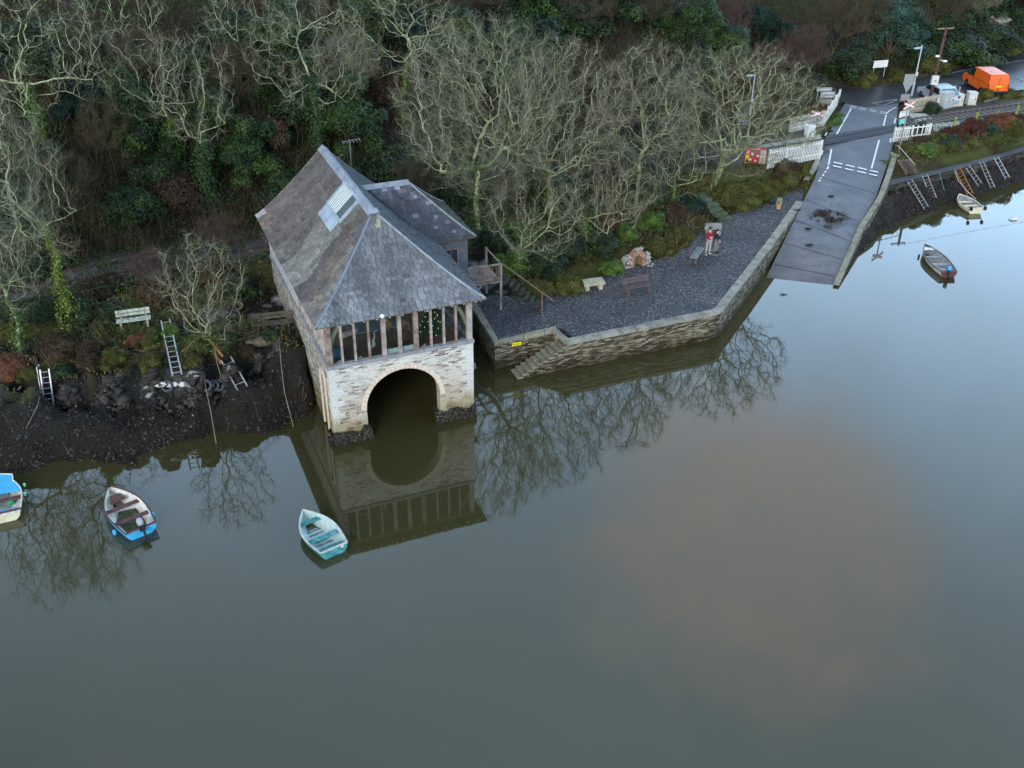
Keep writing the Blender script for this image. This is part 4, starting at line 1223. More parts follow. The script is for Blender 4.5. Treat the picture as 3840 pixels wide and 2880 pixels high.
b = MB(); b.box((-.05, 0, .2), (.3, .22, .26), rz=.2); b.build('papers', M('paper', [(.7, .7, .66)], fvar=.05), bx_)
tl = thing('telescope', 'telescope on a tripod under a pink cover behind the left windows of the boathouse', 'telescope', inb(1.75, 1.35), YAW)
b = MB()
for a in (0, 2.1, 4.2): b.tube([(0, 0, 1.15), (.5 * cos(a + .3), .5 * sin(a + .3), 0)], .022, 6)
b.build('tripod', M('dark_tripod', [(.05, .04, .035)]), tl)
b = MB(); b.beam((-.5, 0, 1.12), (.45, .1, 1.32), .3, .26); b.build('cover', M('pink_cloth', [(.50, .32, .32), (.60, .40, .40)], fine=5), tl, bev=.08, smooth=True)
rc = thing('rocking_chair', 'wooden rocking chair inside the boathouse behind the right centre windows', 'rocking chair', inb(4.75, 2.9), YAW + .4)
m_chr = M('chair_wood', [(.45, .28, .15)], fine=8)
b = MB(); b.box((0, 0, .42), (.5, .48, .04)); b.build('seat', m_chr, rc)
b = MB()
for k in range(5): b.tube([(-.2 + k * .1, .24, .44), (-.2 + k * .1, .34, 1.0)], .013, 5)
b.beam((-.27, .34, 1.02), (.27, .34, 1.02), .04, .1); b.build('backrest', m_chr, rc)
for s_ in (-1, 1):
    b = MB(); b.tube([(s_ * .24, -.5, .1), (s_ * .24, -.1, .03), (s_ * .24, .3, .04), (s_ * .24, .6, .14)], .02, 6); b.build('rocker', m_chr, rc)
for (x_, y_) in ((-.22, -.2), (.22, -.2), (-.22, .22), (.22, .22)): b = MB(); b.tube([(x_, y_, .04), (x_, y_, .42)], .018, 5); b.build('leg', m_chr, rc)
bb_ = thing('beanbag', 'dark blue round beanbag at the left end window of the boathouse', 'beanbag', inb(1.15, 1.55), YAW)
b = MB(); b.lathe((0, 0, 0), [(.05, 0), (.34, .04), (.4, .2), (.34, .4), (.16, .52), (.03, .54)], 16); b.build('cushion', M('navy_cloth', [(.04, .09, .13), (.06, .12, .17)], fine=5), bb_, smooth=True)
# small white gulls on the window sill inside
for i, (u_, lab) in enumerate(((1.05, 'small white bird ornament on the sill of the leftmost front window'), (2.0, 'white shell ornament on the sill under the tripod'), (5.1, 'white bird ornament on the sill left of the christmas tree'), (7.05, 'pale pebble ornament on the sill at the right corner window'))):
    g_ = thing('sill_ornament', lab, 'ornament', inb(u_, .80, ZS + .06), YAW, 'ornaments on the boathouse window sill')
    b = MB(); b.tube([(-.12, 0, .05), (0, 0, .08), (.1, 0, .1), (.13, 0, .17)], [.02, .06, .04, .03], 7)
    if i == 3: b = MB(); b.lathe((0, 0, 0), [(.1, 0), (.16, .05), (.08, .1)], 10)
    b.build('figure', M('ornament_white', [(.72, .72, .70)], fvar=.1), g_, smooth=True)
# boat hauled inside the arch, outboard visible

# ------------------------------------------------------------------ boats
def hull_sections(Lb, beam, dep, bowr=.35, tr=.78, n=15, sheer=.14, blunt=0):
    S = []
    for i in range(n):
        s = i / (n - 1)                      # 0 stern, 1 bow
        k = 1 - (max(s - .42, 0) / .58) ** 2.1 if s > .42 else 1 - (1 - tr) * ((.42 - s) / .42) ** 1.6
        k = max(k, .0)
        if blunt: k = max(k, blunt * (1 - max(0, (s - .93) / .07) ** 2) if s > .8 else k)
        hw = beam / 2 * max(k, .012); top = dep + sheer * (s ** 2.2) + .03 * (1 - s) ** 2
        keel = .02 + (dep * .55) * max(0, (s - .82) / .18) ** 2
        S.append((s * Lb - Lb / 2, hw, top, keel))
    return S


def boat(label, p_stern, p_bow, beam, m_out, m_in, m_gun, m_thw, thw=(.3, .62), dep=.48, tr=.78, m_tran=None, group='small boats moored on the creek', blunt=0, foredeck=None, draft=.12, stripe=None):
    c = (p_stern + p_bow) / 2; d = p_bow - p_stern; Lb = Vector((d.x, d.y)).length
    t = thing('rowing_boat', label, 'boat', (c.x, c.y, -draft), atan2(d.y, d.x), group)
    S = hull_sections(Lb, beam, dep, tr=tr, blunt=blunt)

    def ring(x, hw, top, keel, inset=0, fl=0):
        hw = max(hw - inset, .006); k = keel + fl
        return [(x, -hw, top), (x, -hw * .96, top * .62 + k * .38), (x, -hw * .78, top * .28 + k * .72), (x, -hw * .42, k + .02), (x, 0, k), (x, hw * .42, k + .02), (x, hw * .78, top * .28 + k * .72), (x, hw * .96, top * .62 + k * .38), (x, hw, top)]
    V = []; F = []
    for s in S: V += ring(*s)
    n = len(S)
    for i in range(n - 1):
        for k in range(8): a = i * 9 + k; F.append((a, a + 1, a + 10, a + 9))
    b = MB(); b.add(V, F); b.build('hull', m_out, t, smooth=True)
    V = []
    for i, s in enumerate(S):
        x = s[0] + (.03 if i == 0 else 0) - (.05 if i == n - 1 else 0); V += ring(x, s[1], s[2] - .005, s[3], .035, .07)
    b = MB(); b.add(V, F); b.build('hull_lining', m_in, t, smooth=True)
    b = MB(); V0 = ring(*S[0]); b.extr([Vector(q) for q in V0], (.035, 0, 0)); b.build('transom', m_tran or m_out, t)
    b = MB()
    for sg in (-1, 1): b.tube([(s[0], sg * max(s[1] - .012, .0), s[2] + .012) for s in S], .032, 6)
    b.beam((S[0][0] + .01, -S[0][1], S[0][2] + .01), (S[0][0] + .01, S[0][1], S[0][2] + .01), .06, .06); b.build('gunwale', m_gun, t, smooth=False)
    for q in thw:
        i = q * (n - 1); i0 = int(i); f = i - i0; s = [S[i0][k] * (1 - f) + S[min(i0 + 1, n - 1)][k] * f for k in range(4)]
        b = MB(); b.box((s[0], 0, s[2] * .74), (.24, 2 * s[1] * .95 - .06, .03)); b.build('thwart', m_thw, t)
    b = MB(); b.prism([(S[1][0], -S[1][1] * .5), (S[8][0], -S[8][1] * .5), (S[10][0], -S[10][1] * .3), (S[10][0], S[10][1] * .3), (S[8][0], S[8][1] * .5), (S[1][0], S[1][1] * .5)], .10, .125)
    b.build('bottom_boards', foredeck[2] if foredeck and len(foredeck) > 2 else m_in, t)
    if foredeck:
        i0 = int(foredeck[0] * (n - 1)); b = MB(); V = []; F2 = []
        for s in S[i0:]: V += [(s[0], -s[1], s[2] - .01), (s[0], 0, s[2] + .03), (s[0], s[1], s[2] - .01)]
        for i in range(n - i0 - 1): F2 += [(3 * i, 3 * i + 3, 3 * i + 4, 3 * i + 1), (3 * i + 1, 3 * i + 4, 3 * i + 5, 3 * i + 2)]
        b.add(V, F2); b.build('foredeck', foredeck[1], t)
    return t, S, Lb


def outboard(t, S, m_cowl, m_leg, y=0.0, tilt=.9, sc_=1.):
    x0 = S[0][0]; z0 = S[0][2]
    e = bpy.data.objects.new('outboard_motor', None); C.objects.link(e); e.parent = t; e.location = (x0 - .02, y, z0 + .05); e.rotation_euler = (0, tilt, 0); e.scale = (sc_,) * 3
    b = MB(); b.lathe((-.02, 0, .05), [(.02, 0), (.11, .02), (.14, .12), (.13, .24), (.08, .30), (.02, .31)], 12, sx=1.25, sy=.85); b.build('motor_cowl', m_cowl, e, smooth=True)
    b = MB(); b.beam((-.05, 0, .08), (-.05, 0, -.55), .1, .08, up=(0, 1, 0)); b.box((-.1, 0, -.45), (.3, .14, .02)); b.tube([(-.2, 0, -.56), (.1, 0, -.56)], [.03, .045], 8); b.build('motor_leg', m_leg, e)
    b = MB(); b.beam((.05, 0, .12), (.5, .03, .2), .035); b.box((.02, 0, -.05), (.1, .22, .2)); b.build('tiller', m_leg, e)
    b = MB()
    for k in range(3): b.box((-.22, .06 * cos(k * 2.1), -.56 + .06 * sin(k * 2.1)), (.015, .07, .09), Mt=Matrix.Rotation(k * 2.1, 3, 'X'))
    b.build('propeller', m_leg, e)


def paint(name, c, var=.12, rough=.45, dirt=None):
    return M(name, [tuple(x * (1 - var) for x in c), c, tuple(min(1, x * (1 + var)) for x in c)], scale=2.5, fine=12, fvar=.12, rough=rough, spec=.45)


m_white = M('boat_white', [(.36, .35, .27), (.66, .66, .60), (.78, .78, .76)], scale=3.4, fine=9, fvar=.2, rough=.45)
m_teal = M('boat_teal', [(.03, .13, .14), (.06, .24, .26), (.14, .42, .46)], scale=3.5, fine=9, fvar=.25, rough=.55)
m_tealf = M('teal_floor', [(.03, .07, .09), (.08, .17, .19), (.20, .40, .44)], scale=5, fine=12, fvar=.3, rough=.6)
m_teali = M('teal_inside', [(.30, .40, .38), (.42, .58, .58), (.50, .50, .44)], scale=3, fine=12, fvar=.25, rough=.7)
m_gungrey = M('gunwale_grey', [(.42, .42, .38), (.60, .60, .56)], fine=9, rough=.7)
m_blue = paint('boat_blue', (.06, .42, .74)); m_cream = M('boat_cream', [(.60, .56, .38), (.74, .70, .52)], fine=9, fvar=.1, rough=.45)
m_maroon = M('wood_maroon', [(.09, .035, .035), (.14, .06, .055)], fine=9, rough=.55)
m_greyin = M('boat_grey_inside', [(.16, .165, .18), (.26, .27, .29), (.36, .37, .38)], scale=3, fine=9, rough=.6)
m_black = M('black_plastic', [(.018, .02, .026)], fvar=.1, rough=.4)

t, S, _ = boat('weathered teal rowing dinghy drifting beside the boathouse reflection', at(722, 1187, .33), at(655, 1104, .45), 1.52, m_teal, m_teali, m_gungrey, m_teal, thw=(.36, .78), tr=.80, dep=.5)
b = MB(); b.box((S[1][0] - .02, 0, .40), (.34, 1.02, .03)); b.build('stern_seat', m_teal, t)
b = MB()
for k in range(7): b.box((S[2][0] + .25 * k, 0, .135), (.06, .8 - .03 * k, .02))
b.build('duckboards', m_tealf, t)
b = MB(); b.box((S[0][0] - .01, -.36, .46), (.03, .14, .12)); b.build('registration_plate', m_white, t)
b = MB(); b.tube([(.9, .1, .16), (1.0, -.1, .2), (.85, -.2, .17), (1.1, 0, .25), (.95, .15, .2)], .018, 5); b.build('rope_coil', M('rope_blue', [(.05, .12, .2)], fine=5), t)
b = MB(); b.box((-.25, .18, .16), (.14, .07, .05), rz=.5); b.build('bailer', M('magenta_plastic', [(.35, .04, .2)]), t)

t, S, _ = boat('white dinghy with bright blue hull bottom, maroon thwarts and outboard, left of the teal dinghy', at(305, 1145, .33), at(235, 1051, .50), 1.62, m_blue, m_white, m_maroon, m_maroon, thw=(.30, .58), tr=.80, dep=.52)
outboard(t, S, M('cowl_grey', [(.35, .37, .42)], rough=.35), m_black, y=-.05, tilt=.75, sc_=1.15)
b = MB(); b.prism([(S[2][0], -.42), (S[8][0] - .1, -.5), (S[8][0] + .1, .2), (S[6][0], .52), (S[2][0], .45)], .15, .19); b.build('green_net', M('green_weed_water', [(.03, .04, .018), (.06, .07, .03), (.12, .13, .09)], scale=4, fine=14, fvar=.5), t)
for y_, x_ in ((.84, -.9), (-.86, -.75)): b = MB(); b.lathe((x_, y_, .18), [(.02, -.2), (.08, -.15), (.09, .1), (.02, .16)], 10); b.build('fender', m_blue, t)
b = MB(); b.prism([(S[10][0] - .05, -.36), (S[12][0], -.2), (S[12][0], .2), (S[10][0] - .05, .36)], .44, .46); b.build('bow_seat', m_maroon, t)
b = MB(); b.box((S[14][0] - .02, 0, .67), (.16, .14, .08)); b.build('bow_fitting', m_black, t)

t, S, _ = boat('light blue decked dinghy with maroon thwart cut off by the left picture edge', at(0, 1116, .35), at(-2, 1025, .50), 1.80, m_cream, m_white, m_white, m_maroon, thw=(.42,), tr=.88, dep=.50, blunt=.62, foredeck=(.50, m_blue, M('wet_boat_floor', [(.30, .36, .36), (.5, .55, .55)], fine=6)))
b = MB(); b.box((S[1][0] + .02, 0, .42), (.42, 1.5, .04)); b.build('stern_seat', m_blue, t)
b = MB(); b.beam((S[0][0] + .12, -.85, .56), (S[0][0] + .12, .85, .56), .07, .1); b.build('stern_rail', m_maroon, t)
b = MB(); b.lathe((-.25, -.38, .15), [(.1, 0), (.17, .05), (.15, .22), (.03, .26)], 12); b.build('green_bucket', M('green_plastic', [(.04, .35, .16)], rough=.5), t)
for k, x_ in enumerate((.55, -.15)): b = MB(); b.lathe((x_, -.98, .42), [(.02, -.1), (.07, -.06), (.07, .06), (.02, .1)], 8, sx=1, sy=.8); b.build('fender', M('mint_fender', [(.30, .75, .45)], rough=.5), t)
b = MB(); b.lathe((.62, -.52, .515), [(.02, 0), (.13, .0), (.12, .03), (.02, .04)], 14); b.build('deck_hatch', m_white, t)

t, S, _ = boat('long white skiff with grey inside and blue outboard right of the slipway', at(2050, 590, .30), at(1998, 528, .45), 1.42, m_white, m_greyin, m_maroon, m_greyin, thw=(.16, .36, .62), tr=.72, dep=.46, m_tran=m_maroon, foredeck=(.84, m_white))
outboard(t, S, m_blue, m_black, y=.05, tilt=.35, sc_=1.0)
b = MB(); b.lathe((1.0, .72, .2), [(.02, -.13), (.07, -.1), (.07, .1), (.02, .13)], 8); b.build('fender', m_black, t)
b = MB(); b.tube([(S[13][0], .1, .62), (S[12][0], -.15, .66)], .05, 6); b.build('bow_fairlead', m_black, t)

t, S, _ = boat('cream dinghy with white rim and black launching wheels by the far mud bank', at(2108, 453, .30), at(2072, 422, .42), 1.40, m_cream, m_greyin, m_white, m_cream, thw=(.34, .62), tr=.78, dep=.50)
for y_ in (-.5, .55):
    b = MB(); b.tube([(S[0][0] - .02, y_, .4), (S[0][0] - .34, y_, .62)], .02, 6); b.build('wheel_bracket', m_black, t)
    b = MB(); b.lathe((S[0][0] - .36, y_ + .04, .66), [(.05, -.05), (.15, -.05), (.17, 0), (.15, .05), (.05, .05)], 14, ax='y'); b.build('launching_wheel', m_black, t, smooth=True)

bu = thing('mooring_buoy', 'small white mooring buoy floating at the right edge on bright water', 'buoy', at(2190, 473, .04), .2)
b = MB(); b.lathe((0, 0, 0), [(.03, -.32), (.12, -.22), (.14, 0), (.12, .22), (.03, .32)], 12, ax='x'); b.build('float', m_white, bu, smooth=True)
b = MB(); b.tube([(-.32, 0, 0), (-.42, 0, -.02)], .02, 5); b.build('ring', m_black, bu)
# boat inside the arch, only its stern shows
q = Bw(2.9, 6.4, .3); q2 = Bw(2.75, 10.2, .35)
t, S, _ = boat('dark boat with red seat moored in the shade under the boathouse arch', Vector(q), Vector(q2), 1.5, m_greyin, m_greyin, m_white, m_maroon, thw=(.2, .5), dep=.5)
outboard(t, S, m_black, M('outboard_leg_grey', [(.25, .27, .28)], rough=.4), y=0, tilt=.5)

# ------------------------------------------------------------------ ladders
def ladder(name, label, p0, p1, wdt, nr, mat, group=None, rail=.035, wdir=None, rung_from=0, extra=None):
    """p0 foot, p1 head"""
    t = thing(name, label, 'ladder', p0, 0, group)
    d = Vector(p1) - Vector(p0)
    s = Vector(wdir).normalized() if wdir is not None else Vector((1, 0, 0)); s = (s - d.normalized() * s.dot(d.normalized())).normalized() * wdt / 2
    for sg in (-1, 1):
        b = MB(); b.beam(s * sg, d + s * sg, rail, rail * 1.8, up=s); b.build('stile', mat, t)
    for i in range(nr):
        f = (i + .5) / nr
        b = MB(); b.tube([-s + d * f, s + d * f], rail * .55, 6); b.build('rung', mat, t)
    return t


m_alu = M('aluminium', [(.34, .35, .37), (.50, .51, .53)], fine=6, fvar=.12, rough=.4, metal=.35)
m_aluold = M('dull_ladder_metal', [(.20, .20, .19), (.36, .36, .36)], fine=6, fvar=.3, rough=.6, metal=.2)
m_rust = M('rusty_orange', [(.28, .10, .02), (.42, .18, .03)], fine=8, fvar=.3, rough=.8)
a = ground(397, 814) + Vector((0, -.8, .5)); c = ground(374, 697) + Vector((0, -1.0, .7)); ladder('ladder', 'tall silver ladder leaning up the bank in front of the lichen covered small tree', a, c, .42, 11, m_alu, wdir=(1, .25, 0))
a = ground(113.5, 876) + Vector((0, -.3, .1)); c = ground(110, 806) + Vector((0, -.5, .5)); l2 = ladder('ladder', 'short silver ladder on the rock face at the far left', a, c, .40, 7, m_alu, wdir=(1, .2, 0))
b = MB(); b.tube([Vector((-.32, .05, 0)), c - a + Vector((-.34, 0, .1)), c - a + Vector((-.22, .1, .2))], .025, 6); b.build('hand_rail', m_alu, l2)
a = ground(527, 841) + Vector((0, -.2, .15)); c = ground(494, 786) + Vector((0, -.3, .35)); ladder('ladder', 'bent narrow ladder lying on the mud left of the boathouse', a, c, .50, 3, m_aluold, wdir=(1, .3, 0))
RX = lambda x, y, z: at(1901 + x * .14063, 288 + y * .14063, z)
for i, (tx, ty, bx2, by2, wd, nr, mt_, lab, zb) in enumerate((
        (455, 725, 715, 1150, .42, 9, m_aluold, 'long thin ladder beside the yellow notice on the low quay corner', .25),
        (685, 640, 830, 1005, .48, 8, m_aluold, 'second ladder from the quay corner with pale wooden rungs', .5),
        (1185, 530, 1390, 940, .52, 8, m_rust, 'orange rusty ladder on the low right quay above the cream dinghy', .35),
        (1340, 505, 1540, 790, .38, 6, m_aluold, 'grey ladder leaning just right of the orange ladder', .65),
        (1555, 430, 1735, 840, .38, 8, m_aluold, 'dark slender ladder between the grey one and the hooped one', .5),
        (1780, 365, 1960, 690, .42, 6, m_alu, 'pale hooped ladder furthest right on the low quay', .7))):
    a = RX(bx2, by2, zb); c = RX(tx, ty, 1.95)
    ladder('ladder', lab, a, c, wd, nr, mt_, 'ladders leaning on the low quay wall', rail=.03, wdir=(1, .35, 0))
# steep slatted stair and handrail from the slipway top down to the path
ss = thing('steps', 'rusty slatted steps with a pale handrail beside the slipway wall down to the path', 'steps', RX(500, 620, 1.8))
o_ = Vector(ss.location)
p0 = RX(355, 400, 2.95); p1 = RX(490, 615, 1.85)
b = MB(); dv = p1 - p0; sd_ = Vector((1, .35, 0)).normalized() * .42
b.beam(p0 - sd_ - o_, p1 - sd_ - o_, .06, .2); b.beam(p0 + sd_ - o_, p1 + sd_ - o_, .06, .2); b.build('stringer', M('rusty_timber', [(.10, .075, .07), (.17, .13, .12)], fine=8), ss)
for k in range(7): q = p0.lerp(p1, (k + .5) / 7) - o_; b = MB(); b.beam(q - sd_, q + sd_, .24, .04); b.build('tread', M('rusty_timber2', [(.09, .06, .055), (.15, .11, .10)], fine=8), ss)
b = MB(); b.tube([RX(235, 185, 3.5) - o_, RX(285, 195, 3.75) - o_, RX(540, 485, 2.75) - o_], .028, 6); b.tube([RX(540, 485, 2.75) - o_, RX(510, 540, 1.9) - o_], .025, 6); b.tube([RX(285, 195, 3.75) - o_, RX(300, 300, 2.9) - o_], .025, 6); b.build('handrail', M('pale_rail', [(.42, .42, .38)], fine=6), ss)
rs = thing('stone_slab', 'round pale concrete slab beside the slipway wall below the white fence', 'slab', at(1843.3 + 880 * .10417, 201.6 + 1250 * .10417, 2.7))
b = MB(); b.lathe((0, 0, 0), [(.35, -.2), (.42, -.15), (.42, 0), (.38, .03)], 14, sx=1.1, sy=.9); b.build('slab', m_cop, rs)

# ropes
def rope(label, pts, r=.018, mat=None):
    o0 = Vector(pts[0]); t = thing('mooring_rope', label, 'rope', o0)
    b = MB(); b.tube([Vector(q) - o0 for q in pts], r, 5); b.build('strand', mat or M('rope_tan', [(.30, .27, .20), (.20, .18, .14)], fine=6), t)


rope('thin tan rope from the bank beside the boathouse down to the water', [ground(606, 731) + Vector((0, -.2, .3)), ground(611, 790) + Vector((0, -.3, .3)), ground(617, 850) + Vector((0, -.2, .2)), at(634, 922, .02)])
rope('thin rope running over the mud from the white rock to the water', [ground(439, 791) + Vector((0, -.2, .2)), ground(448, 840) + Vector((0, -.2, .2)), ground(457, 890) + Vector((0, -.1, .15)), at(467, 958, .03)])
rope('rope drooping from the rusty planks to the mud by the tyres', [ground(466, 742) + Vector((0, -.2, .2)), ground(474, 790) + Vector((0, -.3, .3)), ground(480, 815) + Vector((0, -.2, .2)), ground(479, 830) + Vector((0, -.1, .1))])
rope('blue rope hanging over the low right quay', [RX(905, 600, 1.9), RX(930, 680, 1.5), RX(990, 880, .8)], mat=M('rope_teal', [(.10, .28, .34)]))
rope('dark rope from the yellow notice corner down to the water', [RX(430, 740, 1.8), RX(460, 900, .9), RX(520, 1260, .05)], mat=M('rope_dark', [(.10, .09, .07)]))
rope('pale rope from the orange ladder to the cream dinghy mooring', [RX(1140, 560, 1.8), RX(1200, 720, 1.2), RX(1330, 880, .7), RX(1470, 1010, .05)], r=.03, mat=M('rope_pale', [(.42, .40, .34)]))
rope('thin rope from the rock down left of the short ladder', [ground(100, 805) + Vector((0, -.1, .1)), ground(88, 880) + Vector((0, -.2, .2)), ground(60, 928) + Vector((0, -.1, .1))], r=.012)

# fenders / tyres on the mud
for i, (x, y, rz, lab) in enumerate(((348, 834, -.2, 'leftmost of three white fenders on the mud below the tall ladder'), (373, 835, 0, 'middle one of three white fenders, scuffed, below the tall ladder'), (402, 833, .2, 'rightmost of three white fenders on the mud below the tall ladder'))):
    z = 1.15; t = thing('fender', lab, 'fender', ground(x, y) + Vector((0, -.1, .13)), rz + .2, 'white fenders on the mud')
    b = MB(); b.lathe((0, 0, 0), [(.03, -.33), (.05, -.28), (.13, -.22), (.14, 0), (.13, .22), (.05, .28), (.03, .33)], 12, ax='x'); b.build('float', m_white, t, smooth=True)
    b = MB(); b.lathe((0, 0, 0), [(.025, .33), (.03, .38)], 8, ax='x'); b.build('eye', m_black, t)
for i, (x, y, lab) in enumerate(((448, 838, 'leftmost tyre of the three on the mud left of the bent ladder'), (464, 840, 'middle tyre of the three on the mud'), (475, 838, 'right tyre of the three, partly behind the middle one'), (365, 842, 'single dark tyre under the white fenders'))):
    t = thing('tyre', lab, 'tyre', ground(x, y) + Vector((0, -.12, .2)), 0, 'old tyres on the mud'); b = MB()
    R_, r_ = .24, .075; V = []; F = []
    for k in range(18):
        for j in range(8): aa = 2 * pi * k / 18; bb2 = 2 * pi * j / 8; V.append(((R_ + r_ * cos(bb2)) * cos(aa), r_ * sin(bb2) * 1.1, (R_ + r_ * cos(bb2)) * sin(aa)))
    for k in range(18):
        for j in range(8): F.append((k * 8 + j, ((k + 1) % 18) * 8 + j, ((k + 1) % 18) * 8 + (j + 1) % 8, k * 8 + (j + 1) % 8))
    b.add([Matrix.Rotation(-.5, 3, 'X') @ Vector(q) for q in V], F); b.build('tyre_ring', M('tyre_blue_grey', [(.04, .05, .065), (.075, .085, .10)], fine=8, rough=.7), t, smooth=True)
for i, (a, c, w_, lab) in enumerate(((ground(442, 733) + Vector((0, -.2, .3)), ground(484, 794) + Vector((0, -.3, .3)), .12, 'longer orange timber plank leaning down the bank by the small tree'), (ground(455, 740) + Vector((0, -.2, .3)), ground(487, 780) + Vector((0, -.3, .3)), .10, 'shorter reddish plank lying beside the orange plank'))):
    t = thing('plank', lab, 'plank', a, 0, 'rusty orange planks on the bank'); b = MB(); b.beam((0, 0, 0), c - a, w_, .06); b.build('board', M('orange_plank', [(.26, .10, .05), (.38, .17, .09)], fine=9, fvar=.3), t)

# ------------------------------------------------------------------ benches and stone tables
m_rec = M('brown_recycled', [(.085, .06, .065), (.13, .095, .10)], fine=9, rough=.7)
m_recg = M('grey_seat_board', [(.16, .17, .19), (.25, .26, .29)], fine=9, rough=.6)


def bench(label, c, rz, Lb, m1, m2, group=None, back=True, z_seat=.45, legm=None):
    t = thing('bench', label, 'bench', c, rz, group)   # faces local -y
    for y_ in (-.16, .0, .16): 
        b = MB(); b.box((0, y_ - .05, z_seat), (Lb, .14, .045)); b.build('seat_board', m2, t, bev=.006)
    if back:
        for z_ in (.62, .80):
            b = MB(); b.box((0, .22 + (z_ - .5) * .2, z_), (Lb, .04, .15), Mt=Matrix.Rotation(-.2, 3, 'X')); b.build('back_board', m1, t, bev=.006)
        for x_ in (-Lb * .36, Lb * .36): b = MB(); b.beam((x_, .18, .3), (x_, .30, .88), .09, .05); b.build('back_post', legm or m1, t)
    for x_ in (-Lb * .38, Lb * .38):
        b = MB(); b.box((x_, -.18, z_seat / 2 - .02), (.10, .10, z_seat - .04)); b.build('leg', legm or m1, t)
        b = MB(); b.box((x_, .16, z_seat / 2 - .02), (.10, .10, z_seat - .04)); b.build('leg', legm or m1, t)
        b = MB(); b.box((x_, 0, z_seat - .08), (.08, .42, .08)); b.build('bearer', legm or m1, t)
    return t


a = at(1354, 640, 1.6); c = at(1400, 631, 1.6); g0 = (a + c) / 2; d = c - a
bench('brown bench with its back to the bushes on the gravel terrace nearest the steps', g0 + Vector((0, .25, 0)), atan2(d.y, d.x), 1.75, m_rec, m_rec, 'brown benches on the gravel terrace')
a = at(1503, 571, 1.6); c = at(1517, 551, 1.6); d = c - a
bench('brown bench seen end on beside the two standing people', (a + c) / 2 + Vector((-.2, .05, 0)), atan2(d.y, d.x), 1.75, m_rec, m_recg, 'brown benches on the gravel terrace')
a = at(256, 709, 3.0); c = at(329, 699, 3.0); d = c - a
mm_ = M('lichen_board', [(.22, .26, .20), (.38, .42, .36), (.52, .54, .50)], scale=5, fine=14, fvar=.35, rough=.95)
gq = ground(292, 706)
t = bench('lichen covered grey wooden bench on the grassy bank at the left', Vector((gq.x, gq.y, gq.z - .02)) , atan2(d.y, d.x), d.length * 1.02, mm_, mm_, None, legm=m_oak)
gq = ground(590, 712); d = at(620, 705, gq.z) - at(560, 712, gq.z)
bench('dark weathered bench tucked against the left wall of the boathouse', gq - Vector((0, 0, .02)), atan2(d.y, d.x), 2.1, M('dark_bench', [(.07, .06, .045), (.12, .105, .08)], fine=10), M('dark_bench2', [(.07, .06, .045), (.12, .105, .08)], fine=10), None)


def stone_table(label, px, py, L1, L2, rz, z=1.6, mat=None):
    t = thing('stone_seat', label, 'stone seat', at(px, py, z), rz, 'stone slab seats on the terrace')
    V = [(-L1 / 2, -L2 / 2), (L1 / 2 - .05, -L2 / 2 + .05), (L1 / 2, L2 / 2), (-L1 / 2 + .12, L2 / 2 - .04)]
    b = MB(); b.prism(V, .36, .52); b.build('slab', mat or m_cop, t, bev=.02)
    for x_ in (-L1 * .3, L1 * .3): b = MB(); b.box((x_, 0, .18), (.24, L2 * .6, .36)); b.build('leg', mat or m_cop, t, bev=.02)


m_sand = M('sandy_slab', [(.26, .24, .17), (.40, .37, .28), (.48, .45, .36)], scale=2, fine=10, fvar=.25, rough=.85)
stone_table('tan stone slab seat on two stone feet at the foot of the green bank', 1281, 624, 1.35, .8, .28, mat=m_sand)
stone_table('pale grey stone slab seat just behind the two people', 1539, 503, 1.15, .85, -.1)
fp = thing('flower_pot', 'terracotta pot with pale clipped plant on the terrace near the slipway', 'flower pot', at(1681, 451, 1.6))
b = MB(); b.lathe((0, 0, 0), [(.14, 0), (.2, .38), (.22, .38), (.22, .44), (.18, .44)], 14); b.build('pot', M('terracotta', [(.38, .22, .13), (.48, .32, .20)], fine=7), fp, smooth=False)
n = 420; v_ = rng.normal(size=(n, 3)); v_ /= np.linalg.norm(v_, axis=1, keepdims=True); cn = v_ * (.22 * rng.random((n, 1)) ** .3) + [0, 0, .62]
V, F, cc = leafmesh(cn, .05, v_, np.array([.26, .32, .18]) * (.6 + .8 * rng.random((n, 1)))); fast('foliage', V, F, m_leaf, fp, col=cc)
bin_ = thing('boulder', 'dark rounded boulder at the grass edge beside the flower pot', 'boulder', at(1671, 437, 1.6))
b = MB(); b.lathe((0, 0, 0), [(.3, 0), (.36, .15), (.28, .35), (.1, .45), (.02, .46)], 9, sx=1.2, sy=.9); b.build('stone', M('dark_boulder', [(.02, .025, .035), (.04, .045, .055)], fine=6), bin_, smooth=True)
# mossy step stones up the bank
SQ = lambda x, y, z: at(1474.7 + x * .15625, 374.4 + y * .15625, z)
m_moss = M('mossy_step', [(.035, .05, .035), (.07, .09, .05), (.10, .115, .09)], scale=3, fine=10, fvar=.3, rough=.9)
mst = thing('garden_steps', 'flight of mossy green stone steps climbing the bank behind the people', 'steps', SQ(590, 610, 1.6))
for i, (x, y) in enumerate(((590, 605), (515, 540), (450, 480), (395, 412), (310, 345), (235, 280))):
    q = SQ(x, y, 1.72 + i * .19) - mst.location; b = MB(); b.box((q.x, q.y, q.z - .12), (.95, .5, .26), rz=.35 + .1 * sin(i * 2)); b.build('step_stone', m_moss, mst, bev=.03)
